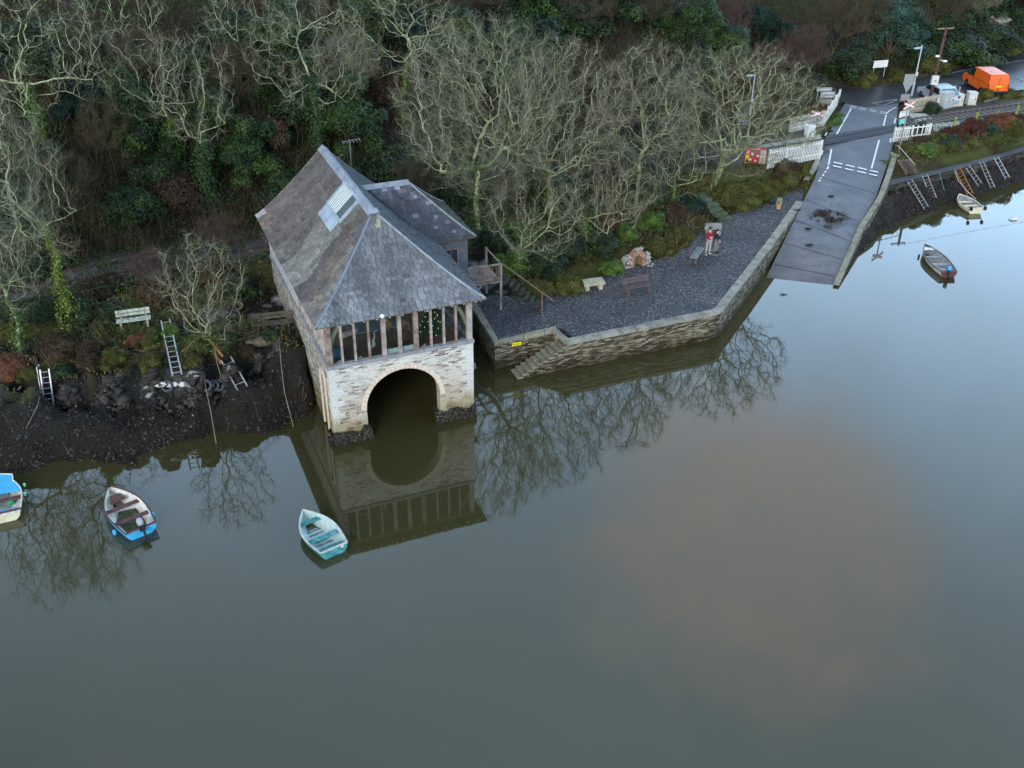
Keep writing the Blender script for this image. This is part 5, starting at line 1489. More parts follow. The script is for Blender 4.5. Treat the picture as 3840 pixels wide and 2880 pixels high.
# ruined niche
rn_ = thing('ruined_oven', 'ruined red brick arch with whitewashed stones in the bank behind the terrace', 'ruin', at(1378, 577, 1.55), .42, scale=.80)
m_br = M('old_red_brick', [(.20, .09, .06), (.34, .18, .13), (.45, .30, .24)], scale=3, fine=12, fvar=.35)
m_whs = M('whitewashed_stone', [(.22, .20, .17), (.44, .43, .39)], scale=4, fine=8, fvar=.25)
b = MB()
for i in range(11):
    a0 = pi * i / 11; a1 = pi * (i + .9) / 11
    b.extr([(-.34 * cos(a0), 0, .45 + .5 * sin(a0)), (-.34 * cos(a1), 0, .45 + .5 * sin(a1)), (-.66 * cos(a1), 0, .45 + .95 * sin(a1)), (-.66 * cos(a0), 0, .45 + .95 * sin(a0))], (0, .45, 0))
b.box((-.5, .2, .22), (.32, .45, .5)); b.box((.5, .2, .22), (.32, .45, .5)); b.build('brick_arch', m_br, rn_)
b = MB(); b.box((0, .5, .5), (.8, .1, 1.1)); b.build('recess', M('recess_green_brown', [(.10, .08, .04), (.16, .15, .06)], fine=6), rn_)
b = MB()
for k in range(46):
    s_ = random.choice((-1, 1)); x_ = s_ * random.uniform(.65, 1.25 if s_ < 0 else 1.0); z_ = random.uniform(0, 1.15 - abs(x_) * .25)
    b.box((x_, .2 + random.uniform(-.1, .1), z_), (random.uniform(.12, .26), .4, random.uniform(.1, .18)), Mt=Matrix.Rotation(random.uniform(-.4, .4), 3, 'Y'))
for k in range(5): b.box((random.uniform(-.3, .3), .15, 1.42 + random.uniform(-.1, .1)), (.18, .3, .12), Mt=Matrix.Rotation(random.uniform(-.5, .5), 3, 'Y'))
b.build('white_stones', m_whs, rn_, bev=.02)
for x_, y_ in ((.75, -.25), (1.2, -.1), (.95, -.4)): b = MB(); b.box((x_, y_, .08), (.2, .16, .12), rz=x_); b.build('fallen_stone', m_whs, rn_, bev=.02)

# ------------------------------------------------------------------ people
def limb(name, pts, rad, edges, mat, par, sub=1, root=0):
    me = bpy.data.meshes.new(name); me.from_pydata(pts, edges, []); o = link(name, me, mat, par)
    md = o.modifiers.new('skin', 'SKIN')
    sv = me.skin_vertices[0].data
    for i, r_ in enumerate(rad): sv[i].radius = (r_, r_) if not hasattr(r_, '__len__') else r_
    sv[root].use_root = True
    md.use_smooth_shade = True; s2 = o.modifiers.new('sub', 'SUBSURF'); s2.levels = sub; s2.render_levels = sub
    return o


def person(label, loc, rz, h, m_top, m_leg, m_hair, m_shoe, arms='folded', long_coat=False):
    t = thing('person', label, 'person', loc, rz); k = h / 1.78   # faces local -y
    m_skin = M('skin', [(.55, .34, .26)], fvar=.1, rough=.6)
    P = [(0, 0, .96), (0, 0, 1.15), (0, .01, 1.38), (0, 0, 1.50), (0, -.015, 1.60), (0, -.02, 1.70),      # 0..5
         (-.10, 0, .92), (-.11, -.01, .50), (-.12, .02, .09), (.10, 0, .92), (.11, -.01, .50), (.13, .02, .09),  # 6..11
         (-.19, .01, 1.42), (.19, .01, 1.42)]
    R = [.13, .12, .13, .055, .085, .075, .085, .06, .045, .085, .06, .045, .055, .055]
    E = [(0, 1), (1, 2), (2, 3), (3, 4), (4, 5), (0, 6), (6, 7), (7, 8), (0, 9), (9, 10), (10, 11), (2, 12), (2, 13)]
    if arms == 'folded':
        A = [[(-.25, -.02, 1.18), (-.08, -.22, 1.16), (.0, -.24, 1.20)], [(.25, -.02, 1.18), (.08, -.22, 1.13), (.0, -.25, 1.15)]]
    else:
        A = [[(-.25, -.08, 1.22), (-.10, -.22, 1.42), (-.05, -.22, 1.52)], [(.25, 0, 1.16), (.24, -.08, .92), (.23, -.1, .85)]]
    for s_, arm in zip((12, 13), A):
        b0 = len(P); P += arm; R += [.042, .033, .028]; E += [(s_, b0), (b0, b0 + 1), (b0 + 1, b0 + 2)]
    # fingers: each its own short bent chain from the palm
    for hi_ in (16, 19):
        hx, hy, hz_ = P[hi_]; d_ = (Vector(P[hi_]) - Vector(P[hi_ - 1])).normalized(); sdv = d_.cross(Vector((0, -1, .2))).normalized()
        for f_ in range(5):
            o_ = sdv * (.028 * (f_ - 2)); L_ = (.045, .07, .08, .075, .055)[f_]
            b0 = len(P); q1 = Vector(P[hi_]) + d_ * .05 + o_; q2 = q1 + d_ * L_ * .6 + Vector((0, .01, -.012)); P += [tuple(q1), tuple(q2)]; R += [.010, .008]; E += [(hi_, b0), (b0, b0 + 1)]
    P = [tuple(c_ * k for c_ in q) for q in P]; R = [r_ * k for r_ in R]
    limb('body', P, R, E, m_skin, t)
    # clothes: close-fitting shells around the same skeleton
    PT = [(0, 0, .90 if long_coat else .93), (0, 0, 1.15), (0, .01, 1.38), (0, 0, 1.47), (-.19, .01, 1.42), (.19, .01, 1.42)]; RT = [(.17, .14) if not long_coat else (.19, .16), (.165, .135), (.17, .13), .075, .075, .075]
    ET = [(0, 1), (1, 2), (2, 3), (2, 4), (2, 5)]
    for s_, arm in zip((4, 5), A):
        b0 = len(PT); PT += arm[:2]; RT += [.062, .048]; ET += [(s_, b0), (b0, b0 + 1)]
    if long_coat: PT[0] = (0, 0, .80)
    limb('jumper' if not long_coat else 'coat', [tuple(c_ * k for c_ in q) for q in PT], [tuple(x_ * k for x_ in r_) if hasattr(r_, '__len__') else r_ * k for r_ in RT], ET, m_top, t, root=1)
    PL = [(0, 0, .95), (-.10, 0, .90), (-.115, -.01, .50), (-.125, .02, .13), (.10, 0, .90), (.115, -.01, .50), (.135, .02, .13)]
    limb('trousers', [tuple(c_ * k for c_ in q) for q in PL], [r_ * k for r_ in (.135, .10, .082, .078, .10, .082, .078)], [(0, 1), (1, 2), (2, 3), (0, 4), (4, 5), (5, 6)], m_leg, t)
    for s_ in (-1, 1):
        b = MB(); b.lathe((0, 0, 0), [(.01, -.13), (.045, -.10), (.05, 0), (.042, .09), (.01, .14)], 10, ax='y'); 
        o = b.build('shoe', m_shoe, t, smooth=True); o.location = (s_ * .13 * k, -.05, .05); o.rotation_euler = (0, 0, s_ * .3)
    b = MB(); b.lathe((0, .02, 1.655), [(.085, 0), (.098, .05), (.088, .09), (.055, .125), (.01, .135)], 14, sx=.95, sy=1.05); b.lathe((0, .055, 1.60), [(.03, -.03), (.075, .0), (.085, .06), (.07, .10)], 12)
    o = b.build('hair', m_hair, t, smooth=True); o.scale = (k, k, k)
    b = MB(); b.lathe((0, -.115, 1.625), [(.016, -.02), (.014, .0), (.006, .03)], 6); b.box((0, -.108, 1.585), (.045, .01, .008)); o = b.build('face_nose_and_mouth', M('skin_lip', [(.50, .26, .22)], fvar=.05), t); o.scale = (k,) * 3
    for s_ in (-1, 1):
        b = MB(); b.lathe((s_ * .035, -.098, 1.648), [(.004, -.01), (.012, 0), (.004, .01)], 8); o = b.build('eye', M('eye_dark', [(.03, .02, .02)], fvar=0, rough=.2), t); o.scale = (k,) * 3
        b = MB(); b.lathe((s_ * .088, .0, 1.635), [(.008, -.03), (.016, 0), (.008, .03)], 6); o = b.build('ear', m_skin, t); o.scale = (k,) * 3
    return t


m_marl = M('maroon_jumper', [(.20, .012, .035), (.28, .02, .05)], fine=9, rough=.9)
# tartan trousers: two crossing sets of stripes woven in the cloth
m, nt, p = new_mat('plaid_cloth'); oc = coords(nt, 'obj')
def stripes(axis, sc_):
    wv = nt.nodes.new('ShaderNodeTexWave'); wv.bands_direction = axis; wv.inputs['Scale'].default_value = sc_; nt.links.new(oc, wv.inputs[0]); return ramp(nt, wv.outputs['Fac'], [(.45, 0), (.6, 1)])
cx_ = mixc(nt, stripes('Z', 2.6), (.56, .53, .48), (.27, .25, .24)); cx_ = mixc(nt, 1, cx_, mixc(nt, stripes('X', 4), (1, 1, 1), (.6, .6, .62)), 'MULTIPLY')
nt.links.new(cx_, p.inputs['Base Color']); p.inputs['Roughness'].default_value = .9; m_plaid = m
P4 = lambda x, y, z: at(1474.7 + x * .0781, 472.4 + y * .0781, z)
q = P4(685, 985, 1.6); pr = person('man in a maroon jumper and checked trousers standing with arms folded on the terrace', q, .35, 1.80, m_marl, m_plaid, M('hair_black', [(.012, .01, .01)], rough=.5), M('shoe_pale', [(.5, .48, .45)]))
# the emblem on the jumper front
b = MB()
for s_ in (-1, 1): b.prism([(s_ * .02, 0), (s_ * .10, -.045), (s_ * .12, .0), (s_ * .06, .07)], 0, .004)
o = b.build('jumper_motif', M('motif_white', [(.75, .68, .66)], fvar=.05), pr); o.location = (0, -.175, 1.20); o.rotation_euler = (pi / 2, 0, 0)
q = P4(905, 950, 1.6); person('shorter person in a navy coat and grey trousers standing right of the man in maroon', q, .75, 1.60, M('navy_coat', [(.010, .014, .035), (.016, .022, .05)], fine=8, rough=.8), M('grey_trousers', [(.16, .15, .17), (.22, .21, .23)], fine=8, rough=.9), M('hair_brown', [(.05, .03, .025)], rough=.6), M('shoe_black', [(.015, .015, .018)]), arms='raised', long_coat=True)
mn = thing('manhole_cover', 'small rusty cover lying in the gravel at the feet of the navy coated person', 'cover', P4(870, 1000, 1.61))
b = MB(); b.lathe((0, 0, 0), [(.3, 0), (.3, .03), (.26, .045)], 16, sy=.6); b.build('cover_plate', M('rusty_plate', [(.10, .09, .08), (.16, .14, .13)], fine=7), mn)

# ------------------------------------------------------------------ crossing furniture
m_pick = M('white_fence_paint', [(.55, .54, .48), (.74, .74, .70), (.80, .80, .78)], scale=3, fine=8, fvar=.15, rough=.6)
m_pickd = M('dirty_cream_fence', [(.30, .28, .20), (.46, .43, .34), (.56, .53, .44)], scale=3, fine=8, fvar=.2, rough=.8)


def picket_fence(label, p0, p1, h, mat, step=.145, pw=.075, missing=(), rails=(.28, .82)):
    d = Vector((p1[0] - p0[0], p1[1] - p0[1])); Ld = d.length
    t = thing('picket_fence', label, 'fence', p0, atan2(d.y, d.x), 'white picket fences around the level crossing')
    dz = p1[2] - p0[2]; n = int(Ld / step); src = None
    for i in range(min(n + 1, 100)):
        if i in missing: continue
        x_ = i * Ld / n
        if src is None:
            b = MB(); b.extr([(-pw / 2, 0, .03), (pw / 2, 0, .03), (pw / 2, 0, h - .05), (0, 0, h), (-pw / 2, 0, h - .05)], (0, .022, 0)); o = src = b.build('picket', mat, t)
        else: o = src.copy(); C.objects.link(o); o.parent = t
        o.location = (x_, -.03, dz * x_ / Ld); o.rotation_euler = (0, random.uniform(-.005, .005), 0)
    for f in rails: b = MB(); b.beam((0, .015, h * f), (Ld, .015, h * f + dz), .04, .09); b.build('rail', mat, t)
    for k in range(int(Ld / 2) + 2):
        x_ = k * Ld / (int(Ld / 2) + 1); b = MB(); b.box((x_, .09, h * .47 + dz * x_ / Ld), (.1, .1, h * .98)); b.build('post', mat, t)
    return t


OM = lambda x, y: (1584 + x * .1389, 161 + y * .1389)
OR = lambda x, y: (1843.3 + x * .10417, 201.6 + y * .10417)
OV = lambda x, y: (1947 + x * .1215, 86.4 + y * .1215)


def fence_px(label, b0, b1, t0, mat, z0=3.0, z1=3.0, **k):
    p0 = at(*b0, z0); p1 = at(*b1, z1); h = height_for(p0, t0[1]); return picket_fence(label, p0, p1, h, mat, **k)


fence_px('white picket fence left of the crossing behind the red notice board', OM(545, 1465), OM(1345, 1310), OM(575, 1160), m_pick, 2.95, 2.95)
fence_px('white picket fence behind the left white cabinet, half hidden by oak twigs', OM(885, 905), OM(1400, 800), OM(890, 665), m_pick, 3.0, 3.0)
fence_px('white picket fence running edge on along the left side of the crossing road', OM(1400, 800), OM(1640, 440), OM(1440, 570), m_pick, 3.0, 3.0, step=.13)
fence_px('cream picket fence at the back of the crossing beside the junction', OM(1000, 330), OM(1550, 412), OM(1000, 150), m_pickd, 3.0, 3.0, step=.17)
fence_px('broken white picket fence right of the crossing nearest the water, with gaps and ivy', OR(838, 1015), OR(1560, 930), OR(890, 700), m_pick, 2.95, 2.95, missing=(9, 11, 12, 14, 15, 17, 24), step=.15, pw=.085)
fence_px('white picket fence right of the crossing between the road and the railway', OV(90, 1320), OV(700, 1215), OV(0, 1050), m_pickd, 3.0, 3.0)
picket_fence('low end of the white picket fence behind the grey double cabinet', at(*OV(640, 1110), 3.0), at(*OV(925, 1010), 3.0), .95, m_pick)


def crossbuck(label, base, cx, cy, rz, w_=1.25):
    hh = height_for(base, cy); t = thing('crossing_sign', label, 'crossing sign', base, rz, 'red and white crossing signs')
    b = MB(); b.tube([(0, 0, 0), (0, 0, hh + .25)], .05, 8); b.build('post', M('galvanised_post', [(.35, .37, .40)], fine=6, rough=.5, metal=.3), t)
    mr_ = M('sign_red', [(.62, .03, .05)], fvar=.05, rough=.5); mw = M('sign_white', [(.82, .80, .80)], fvar=.03, rough=.5)
    for nm, th, wx, hy, mt_ in (('red_border', .02, w_, .22, mr_), ('white_arm', .03, w_ - .09, .13, mw)):
        for s_ in (-1, 1):
            b = MB(); b.box((0, -.07 - (.012 if nm == 'white_arm' else 0) - (.004 if s_ > 0 else 0), hh), (wx, .012, hy), Mt=Matrix.Rotation(s_ * .36, 3, 'Y')); b.build(nm, mt_, t)
    return t


bp = at(*OR(965, 1100), 2.95); crossbuck('large red and white crossed arms sign right of the crossing', bp, 0, O4(1378, 765)[1], .55, 1.3)
bp = at(*OM(1255, 935), 3.0); cbk = crossbuck('red and white crossed arms sign left of the crossing above the white cabinet', bp, 0, OM(1250, 605)[1], .1, 1.15)


def panel_sign(name, label, base, panels, rz, posts=1, pw=.06, cat='sign', group=None, pm=None, ptop=None):
    t = thing(name, label, cat, base, rz, group)
    top = ptop or max(p_[1] + p_[3] / 2 for p_ in panels)
    for k in range(posts):
        x_ = 0 if posts == 1 else (-.38 + .76 * k) * panels[0][2]
        b = MB(); b.tube([(x_, .03, 0), (x_, .03, top)], pw / 2, 8); b.build('post', pm or M('post_grey', [(.42, .44, .46)], fine=6, rough=.5), t)
    for (x_, z_, w_, h_, mt_, bars) in panels:
        b = MB(); b.box((x_, -.02, z_), (w_, .02, h_)); f_ = b.build('sign_panel', mt_, t, bev=.004)
        if bars:
            for j in range(bars[0]): b = MB(); b.box((x_, -.034, z_ + h_ * (.3 - .6 * j / max(1, bars[0] - 1) if bars[0] > 1 else 0)), (w_ * (.75 - .12 * (j % 2)), .006, h_ * .09)); b.build('sign_lettering', bars[1], f_)
    return t


m_sw = M('panel_white', [(.82, .82, .80)], fvar=.04, rough=.5); m_ink = M('faded_lettering', [(.45, .46, .5)], fvar=.05); m_st = M('panel_teal', [(.02, .50, .45)], fvar=.06, rough=.5); m_sr = M('panel_red', [(.45, .10, .12)], fvar=.08, rough=.5)
m_gp = M('back_of_sign_grey', [(.30, .32, .33)], fvar=.1, rough=.5)
bp = at(*OR(905, 1000), 2.95); h1 = height_for(bp, OR(0, 430)[1]); h2 = height_for(bp, OR(0, 505)[1]); h3 = height_for(bp, OR(0, 585)[1])
panel_sign('notice_sign', 'white, red and teal notice panels on a post right of the crossing', bp, [(.12, h1, .95, .48, m_sw, (2, m_ink)), (.12, h2, .5, .16, m_sr, None), (.12, h3, .78, .40, m_st, (3, m_sw))], .5)
bp = at(1953, 221, 3.0); hg = height_for(bp, 181)
t = panel_sign('road_sign', 'grey backs of a square and a triangular road sign beside the crossing', bp, [(0, hg + .38, .85, .85, m_gp, None), (0, hg - 1.15, .8, .55, m_gp, None)], .1, pm=m_gp)
b = MB(); b.extr([(-.48, -.02, hg + .1), (.48, -.02, hg + .1), (0, -.02, hg - .75)], (0, .02, 0)); b.build('triangle_plate', m_gp, t)
bp = at(*O4(735, 800), 3.0); hh = height_for(bp, O4(0, 690)[1])
panel_sign('road_sign', 'stack of grey sign backs behind the left white picket fence', bp, [(0, hh + .45, 1.3, .32, m_gp, (1, m_sw)), (.35, hh, 1.2, .5, m_gp, (2, m_sw)), (.35, hh - .6, .9, .45, m_gp, None)], .1, posts=2, pm=m_gp, ptop=hh + .6)
for (x0, y0, w_, lab, bx_, by_) in ((1165, 465, 1.5, 'white road name sign on two posts in front of the hedge behind the junction', 1150, 562), (1985, 335, 1.6, 'white road sign on two posts on the grass verge above the orange van', 1963, 415)):
    g_ = ground(*O4(bx_, by_)); h_ = height_for(g_, O4(0, y0)[1])
    panel_sign('road_sign', lab, g_, [(0, h_, w_, .62, m_sw, (3, m_ink))], .30, posts=2)
# lamp posts
m_galv = M('galvanised_pale', [(.55, .60, .66)], fine=5, fvar=.1, rough=.45, metal=.2)


def lamp_post(label, base, ytop):
    h = height_for(base, ytop); t = thing('street_lamp', label, 'street lamp', base, .3, 'street lamps')
    b = MB(); b.tube([(0, 0, 0), (0, 0, 1.2), (0, 0, 1.21), (0, 0, h)], [.09, .09, .06, .045], 10); b.build('post', m_galv, t, smooth=False)
    b = MB(); b.box((-.38, -.05, h + .03), (.75, .2, .09)); b.build('lamp_head', m_galv, t, bev=.02)
    b = MB(); b.box((.05, .1, h + .12), (.12, .1, .1)); b.build('photocell', m_galv, t)
    b = MB(); b.box((-.04, -.12, 1.9), (.2, .12, .3)); b.build('control_box', M('pale_box', [(.6, .62, .62)], fvar=.05), t)


lamp_post('tall pale street lamp behind the white fence left of the wooden pole', at(1969, 207, 3.0), O4(0, 350)[1])
lamp_post('street lamp standing among the oak branches left of the crossing', at(1617, 268, 3.05), 163)
# telegraph pole
bp = at(*OV(470, 1200), 3.0); hp = height_for(bp, 59)
tp = thing('telegraph_pole', 'dark brown wooden pole with grey meter box between the lamp and the van', 'pole', bp)
tipx = at(2045, 59, 3.0 + hp) - bp
b = MB(); b.tube([(0, 0, 0), tipx], [.15, .10], 10); b.build('pole', M('creosoted_wood', [(.07, .035, .028), (.13, .07, .055)], fine=9, fvar=.3), tp, smooth=True)
b = MB(); q = tipx * .98; b.beam(q + Vector((-.7, 0, 0)), q + Vector((.7, .3, 0)), .09)
for k in (-.6, .6): b.lathe(q + Vector((k, k * .2, .04)), [(.03, 0), (.05, .06), (.02, .12)], 8)
b.build('cross_arm', m_oakred, tp)
b = MB(); q = tipx * .36; b.box((q.x - .05, q.y - .25, q.z), (.55, .3, .72)); o = b.build('meter_box', M('cream_box', [(.62, .62, .58)], fvar=.08), tp, bev=.02)
b = MB(); b.lathe((q.x - .05, q.y - .42, q.z - .02), [(.09, -.02), (.09, .02)], 12, ax='y'); b.build('meter_dial', m_gp, o)
for f_, s_ in ((.60, .3), (.66, -.28)): b = MB(); q = tipx * f_; b.beam(q, q + Vector((s_, -.3, .05)), .05); b.box(q + Vector((s_ * 1.2, -.35, .02)), (.3, .15, .12)); b.build('floodlight', m_sw, tp)
# overhead wire to the right
wr = MB(); q = Vector(bp) + tipx; pts = [q + Vector((55, 18, 2)) * f_ + Vector((0, 0, -1.6 * sin(pi * f_))) for f_ in np.linspace(0, 1, 12)]
wt = thing('overhead_cable', 'thin overhead cable from the wooden pole to the right', 'cable', q); wr.tube([p_ - q for p_ in pts], .014, 4); wr.build('wire', m_black, wt)


def cabinet(label, p0, p1, ytop, dep, mat, doors=1, slant=0):
    """p0,p1: front bottom corners"""
    d = p1 - p0; w_ = Vector((d.x, d.y)).length; h = height_for(p0, ytop)
    t = thing('equipment_cabinet', label, 'cabinet', (p0 + p1) / 2, atan2(d.y, d.x), 'trackside equipment cabinets')
    b = MB(); b.box((0, dep / 2, h / 2), (w_, dep, h - .06)); b.build('cabinet_body', mat, t, bev=.015)
    b = MB(); b.extr([(-w_ / 2 - .03, -.03, h - .02), (w_ / 2 + .03, -.03, h - .02), (w_ / 2 + .03, -.03, h + .02), (-w_ / 2 - .03, -.03, h + .05)], (0, dep + .06, 0)); b.build('cabinet_lid', mat, t)
    for k in range(doors):
        x_ = -w_ / 2 + w_ * (k + .5) / doors; b = MB(); b.box((x_, -.008, h / 2), (w_ / doors - .05, .02, h - .2)); dr_ = b.build('door', mat, t)
        b = MB(); b.box((x_ + w_ / doors * .3, -.03, h * .5), (.05, .04, .12)); b.build('handle', m_black, dr_)
        b = MB(); b.box((x_, -.022, h * .62), (.14, .006, .12)); b.build('door_label', m_sw, dr_)
    b = MB(); b.box((0, dep / 2, -.1), (w_ + .1, dep + .1, .3)); b.build('plinth', m_cop, t)
    return t


m_cg = M('cabinet_grey', [(.36, .39, .40), (.46, .49, .50)], fine=5, fvar=.12, rough=.5); m_cw = M('cabinet_cream', [(.52, .52, .48), (.62, .62, .58)], fine=5, fvar=.1, rough=.5)
cabinet('tall grey double door cabinet beside the railway', at(*OV(725, 1240), 3.05), at(*OV(905, 1200), 3.05), OV(0, 965)[1], .6, m_cg, 2)
cabinet('cream cabinet with pale pole behind it, middle one of the trackside row', at(*OV(915, 1190), 3.05), at(*OV(1088, 1175), 3.05), OV(0, 990)[1], .6, m_cw)
cabinet('cream cabinet on a concrete foot nearest the orange van', at(*OV(1172, 1160), 3.05), at(*OV(1320, 1160), 3.05), OV(0, 945)[1], .6, m_cw)
cabinet('small white cabinet below the left crossed arms sign', at(*OM(1150, 1000), 3.05), at(*OM(1262, 985), 3.05), OM(0, 815)[1], .5, m_sw)
cabinet('blue grey cabinet standing under the right hand oak', at(*O4(128, 945), 3.05), at(*O4(190, 935), 3.05), O4(0, 850)[1], .7, M('cabinet_blue', [(.20, .26, .33), (.28, .34, .42)], fine=5, fvar=.12, rough=.5))
for (x0, y0, yt, lab) in ((620, 1240, 1040, 'short cream concrete post by the grey double cabinet'), (1015, 965, 845, 'thin white marker post behind the cream cabinet'),):
    bp = at(*OV(x0, y0), 3.05); h_ = height_for(bp, OV(0, yt)[1]); t = thing('marker_post', lab, 'post', bp); b = MB(); b.box((0, 0, h_ / 2), (.16 if x0 < 700 else .07, .12 if x0 < 700 else .07, h_)); b.build('post', m_cw, t, bev=.01)
    b = MB(); b.box((0, 0, h_ + .02), (.2 if x0 < 700 else .1, .15 if x0 < 700 else .1, .05)); b.build('cap', m_cw, t)
# barrier arm like white pole at the verge right of the van
# anti-trespass panels
for lab, pts in (('pale concrete trespass panels beside the track right of the crossing', [OR(1120, 430), OR(1480, 440), OR(1640, 520), OR(1290, 615)]), ('pale concrete trespass panels beside the track left of the crossing', [OM(300, 1110), OM(1330, 950), OM(1370, 1000), OM(500, 1150)]), ('grey concrete slab between the broken fence and the railway', [OR(1640, 500 + 150), OR(2200, 590), OR(2700, 640), OR(1660, 800)])):
    P_ = [at(*q, 3.05) for q in pts]; c_ = sum(P_, Vector()) / 4
    t = thing('trespass_guard', lab, 'ground panels', c_); b = MB(); b.prism([(q.x - c_.x, q.y - c_.y) for q in P_], 0, .09); b.build('panel', M('pale_concrete', [(.34, .36, .33), (.46, .48, .44)], scale=3, fine=9, fvar=.2), t)
    b = MB()
    for k in range(1, 6): a_ = P_[0].lerp(P_[3], k / 6) - c_; b_2 = P_[1].lerp(P_[2], k / 6) - c_; b.beam(a_ + Vector((0, 0, .1)), b_2 + Vector((0, 0, .1)), .05, .03)
    b.build('ridge', M('pale_concrete_rib', [(.30, .32, .29), (.40, .42, .38)], fine=9), t)
# red rescue board with life ring
p0 = at(*OM(150, 1450), 2.7); p1 = at(*OM(500, 1420), 2.9); hb = height_for(p0, OM(0, 1290)[1]) 
d = p1 - p0; w_ = Vector((d.x, d.y)).length
rb_ = thing('rescue_board', 'red rescue equipment board with a yellow notice and white panels on the bank', 'rescue board', (p0 + p1) / 2, atan2(d.y, d.x))
m_rd = M('board_red', [(.50, .03, .03), (.62, .05, .05)], fine=6, fvar=.15, rough=.5)
hB = max(1.15, hb * .95)
b = MB(); b.extr([(-w_ / 2, 0, .25), (w_ / 2, 0, .25), (w_ / 2, 0, hB * 1.0), (w_ * .4, 0, hB * 1.22), (0, 0, hB * 1.28), (-w_ * .4, 0, hB * 1.16), (-w_ / 2, 0, hB * .9)], (0, .05, 0)); b.build('board', m_rd, rb_)
b = MB(); b.box((-w_ * .36, -.012, .25 + hB * .28), (w_ * .17, .015, hB * .52)); b.build('yellow_notice', M('notice_yellow', [(.72, .62, .05)], fvar=.08), rb_)
b = MB(); b.box((-w_ * .36, -.012, hB * .93), (w_ * .13, .015, hB * .18)); b.box((w_ * .32, -.012, hB * .66), (w_ * .26, .015, hB * .85)); b.box((-.05, -.012, hB * 1.14), (w_ * .4, .015, .09)); b.build('white_notice', m_cw, rb_)
b = MB(); b.box((-w_ * .36, -.024, .25 + hB * .14), (w_ * .12, .006, .16)); b.build('notice_symbol', m_black, rb_)
V = []; F = []; b = MB()
for k in range(20):
    for j in range(8): aa = 2 * pi * k / 20; bb2 = 2 * pi * j / 8; V.append((-.12 + (.29 + .065 * cos(bb2)) * cos(aa), -.07 + .05 * sin(bb2), hB * .62 + (.29 + .065 * cos(bb2)) * sin(aa)))
for k in range(20):
    for j in range(8): F.append((k * 8 + j, ((k + 1) % 20) * 8 + j, ((k + 1) % 20) * 8 + (j + 1) % 8, k * 8 + (j + 1) % 8))
b.add(V, F); lr = b.build('life_ring', m_rd, rb_, smooth=True)
b = MB()
for k in range(4): aa = k * pi / 2 + .5; b.box((-.12 + .29 * cos(aa), -.07, hB * .62 + .29 * sin(aa)), (.17, .12, .13), Mt=Matrix.Rotation(-aa, 3, 'Y'))
b.build('ring_band', m_sw, lr)
for s_ in (-1, 1): b = MB(); b.box((s_ * w_ * .4, .06, .45), (.08, .08, 1.3)); b.build('post', m_oak, rb_)
# lineside posts with yellow moss
for i, (x0, y0, yt, th_) in enumerate(((1688, 962, 862, .5), (1845, 922, 825, 1), (2000, 895, 812, .5), (2140, 880, 770, .6))):
    bp = at(*O4(x0, y0), 2.75); h_ = height_for(bp, O4(0, yt)[1])
    t = thing('fence_post', ('thin mossy lineside post nearest the level crossing', 'thick bright yellow green mossy post in the middle of the lineside row', 'thin dull mossy post between the thick one and the rightmost', 'rightmost tall mossy post leaning beside the railway')[i], 'post', bp, 0, 'moss covered posts along the railway')
    b = MB(); b.tube([(0, 0, 0), (.02, 0, h_ * .5), (.09, .02, h_)], [.09 * th_ + .03, .1 * th_ + .03, .08 * th_ + .03], 7); b.build('post', M('moss_yellow', [(.12, .14, .01), (.26, .28, .02), (.32, .33, .06)], fine=8, fvar=.4, rough=1), t)
    b = MB(); b.lathe((.09, .02, h_), [(.11 * th_ + .03, -.04), (.12 * th_ + .03, .03), (.04, .08)], 7); b.build('moss_cap', bpy.data.materials['moss_yellow'], t)
# wires between them
b = MB(); fw_ = thing('wire_fence', 'two thin wires strung between the mossy lineside posts', 'fence wire', at(*O4(1688, 900), 3.3))
for zf in (3.2, 3.6): b.tube([at(*O4(x0, y0), zf if 0 else 2.75) + Vector((0, 0, zf - 2.75)) - fw_.location for (x0, y0) in ((1688, 962), (1845, 922), (2000, 895), (2140, 880))], .012, 4)
b.build('wire', m_aluold, fw_)

# ------------------------------------------------------------------ vehicles
def wheel(par, x, y, r=.33, w_=.2, s_=1):
    e = bpy.data.objects.new('wheel', None); C.objects.link(e); e.parent = par; e.location = (x, y, r)
    b = MB(); b.lathe((0, 0, 0), [(r * .62, -w_ / 2), (r * .95, -w_ / 2), (r, -w_ * .3), (r, w_ * .3), (r * .95, w_ / 2), (r * .62, w_ / 2)], 22, ax='y'); b.build('tyre', m_black, e, smooth=False)
    b = MB(); b.lathe((0, 0, 0), [(.05, -w_ / 2 - .005), (r * .6, -w_ * .38), (r * .64, 0), (r * .6, w_ * .38), (.05, w_ / 2 + .005)], 16, ax='y'); b.build('rim', m_aluold, e)


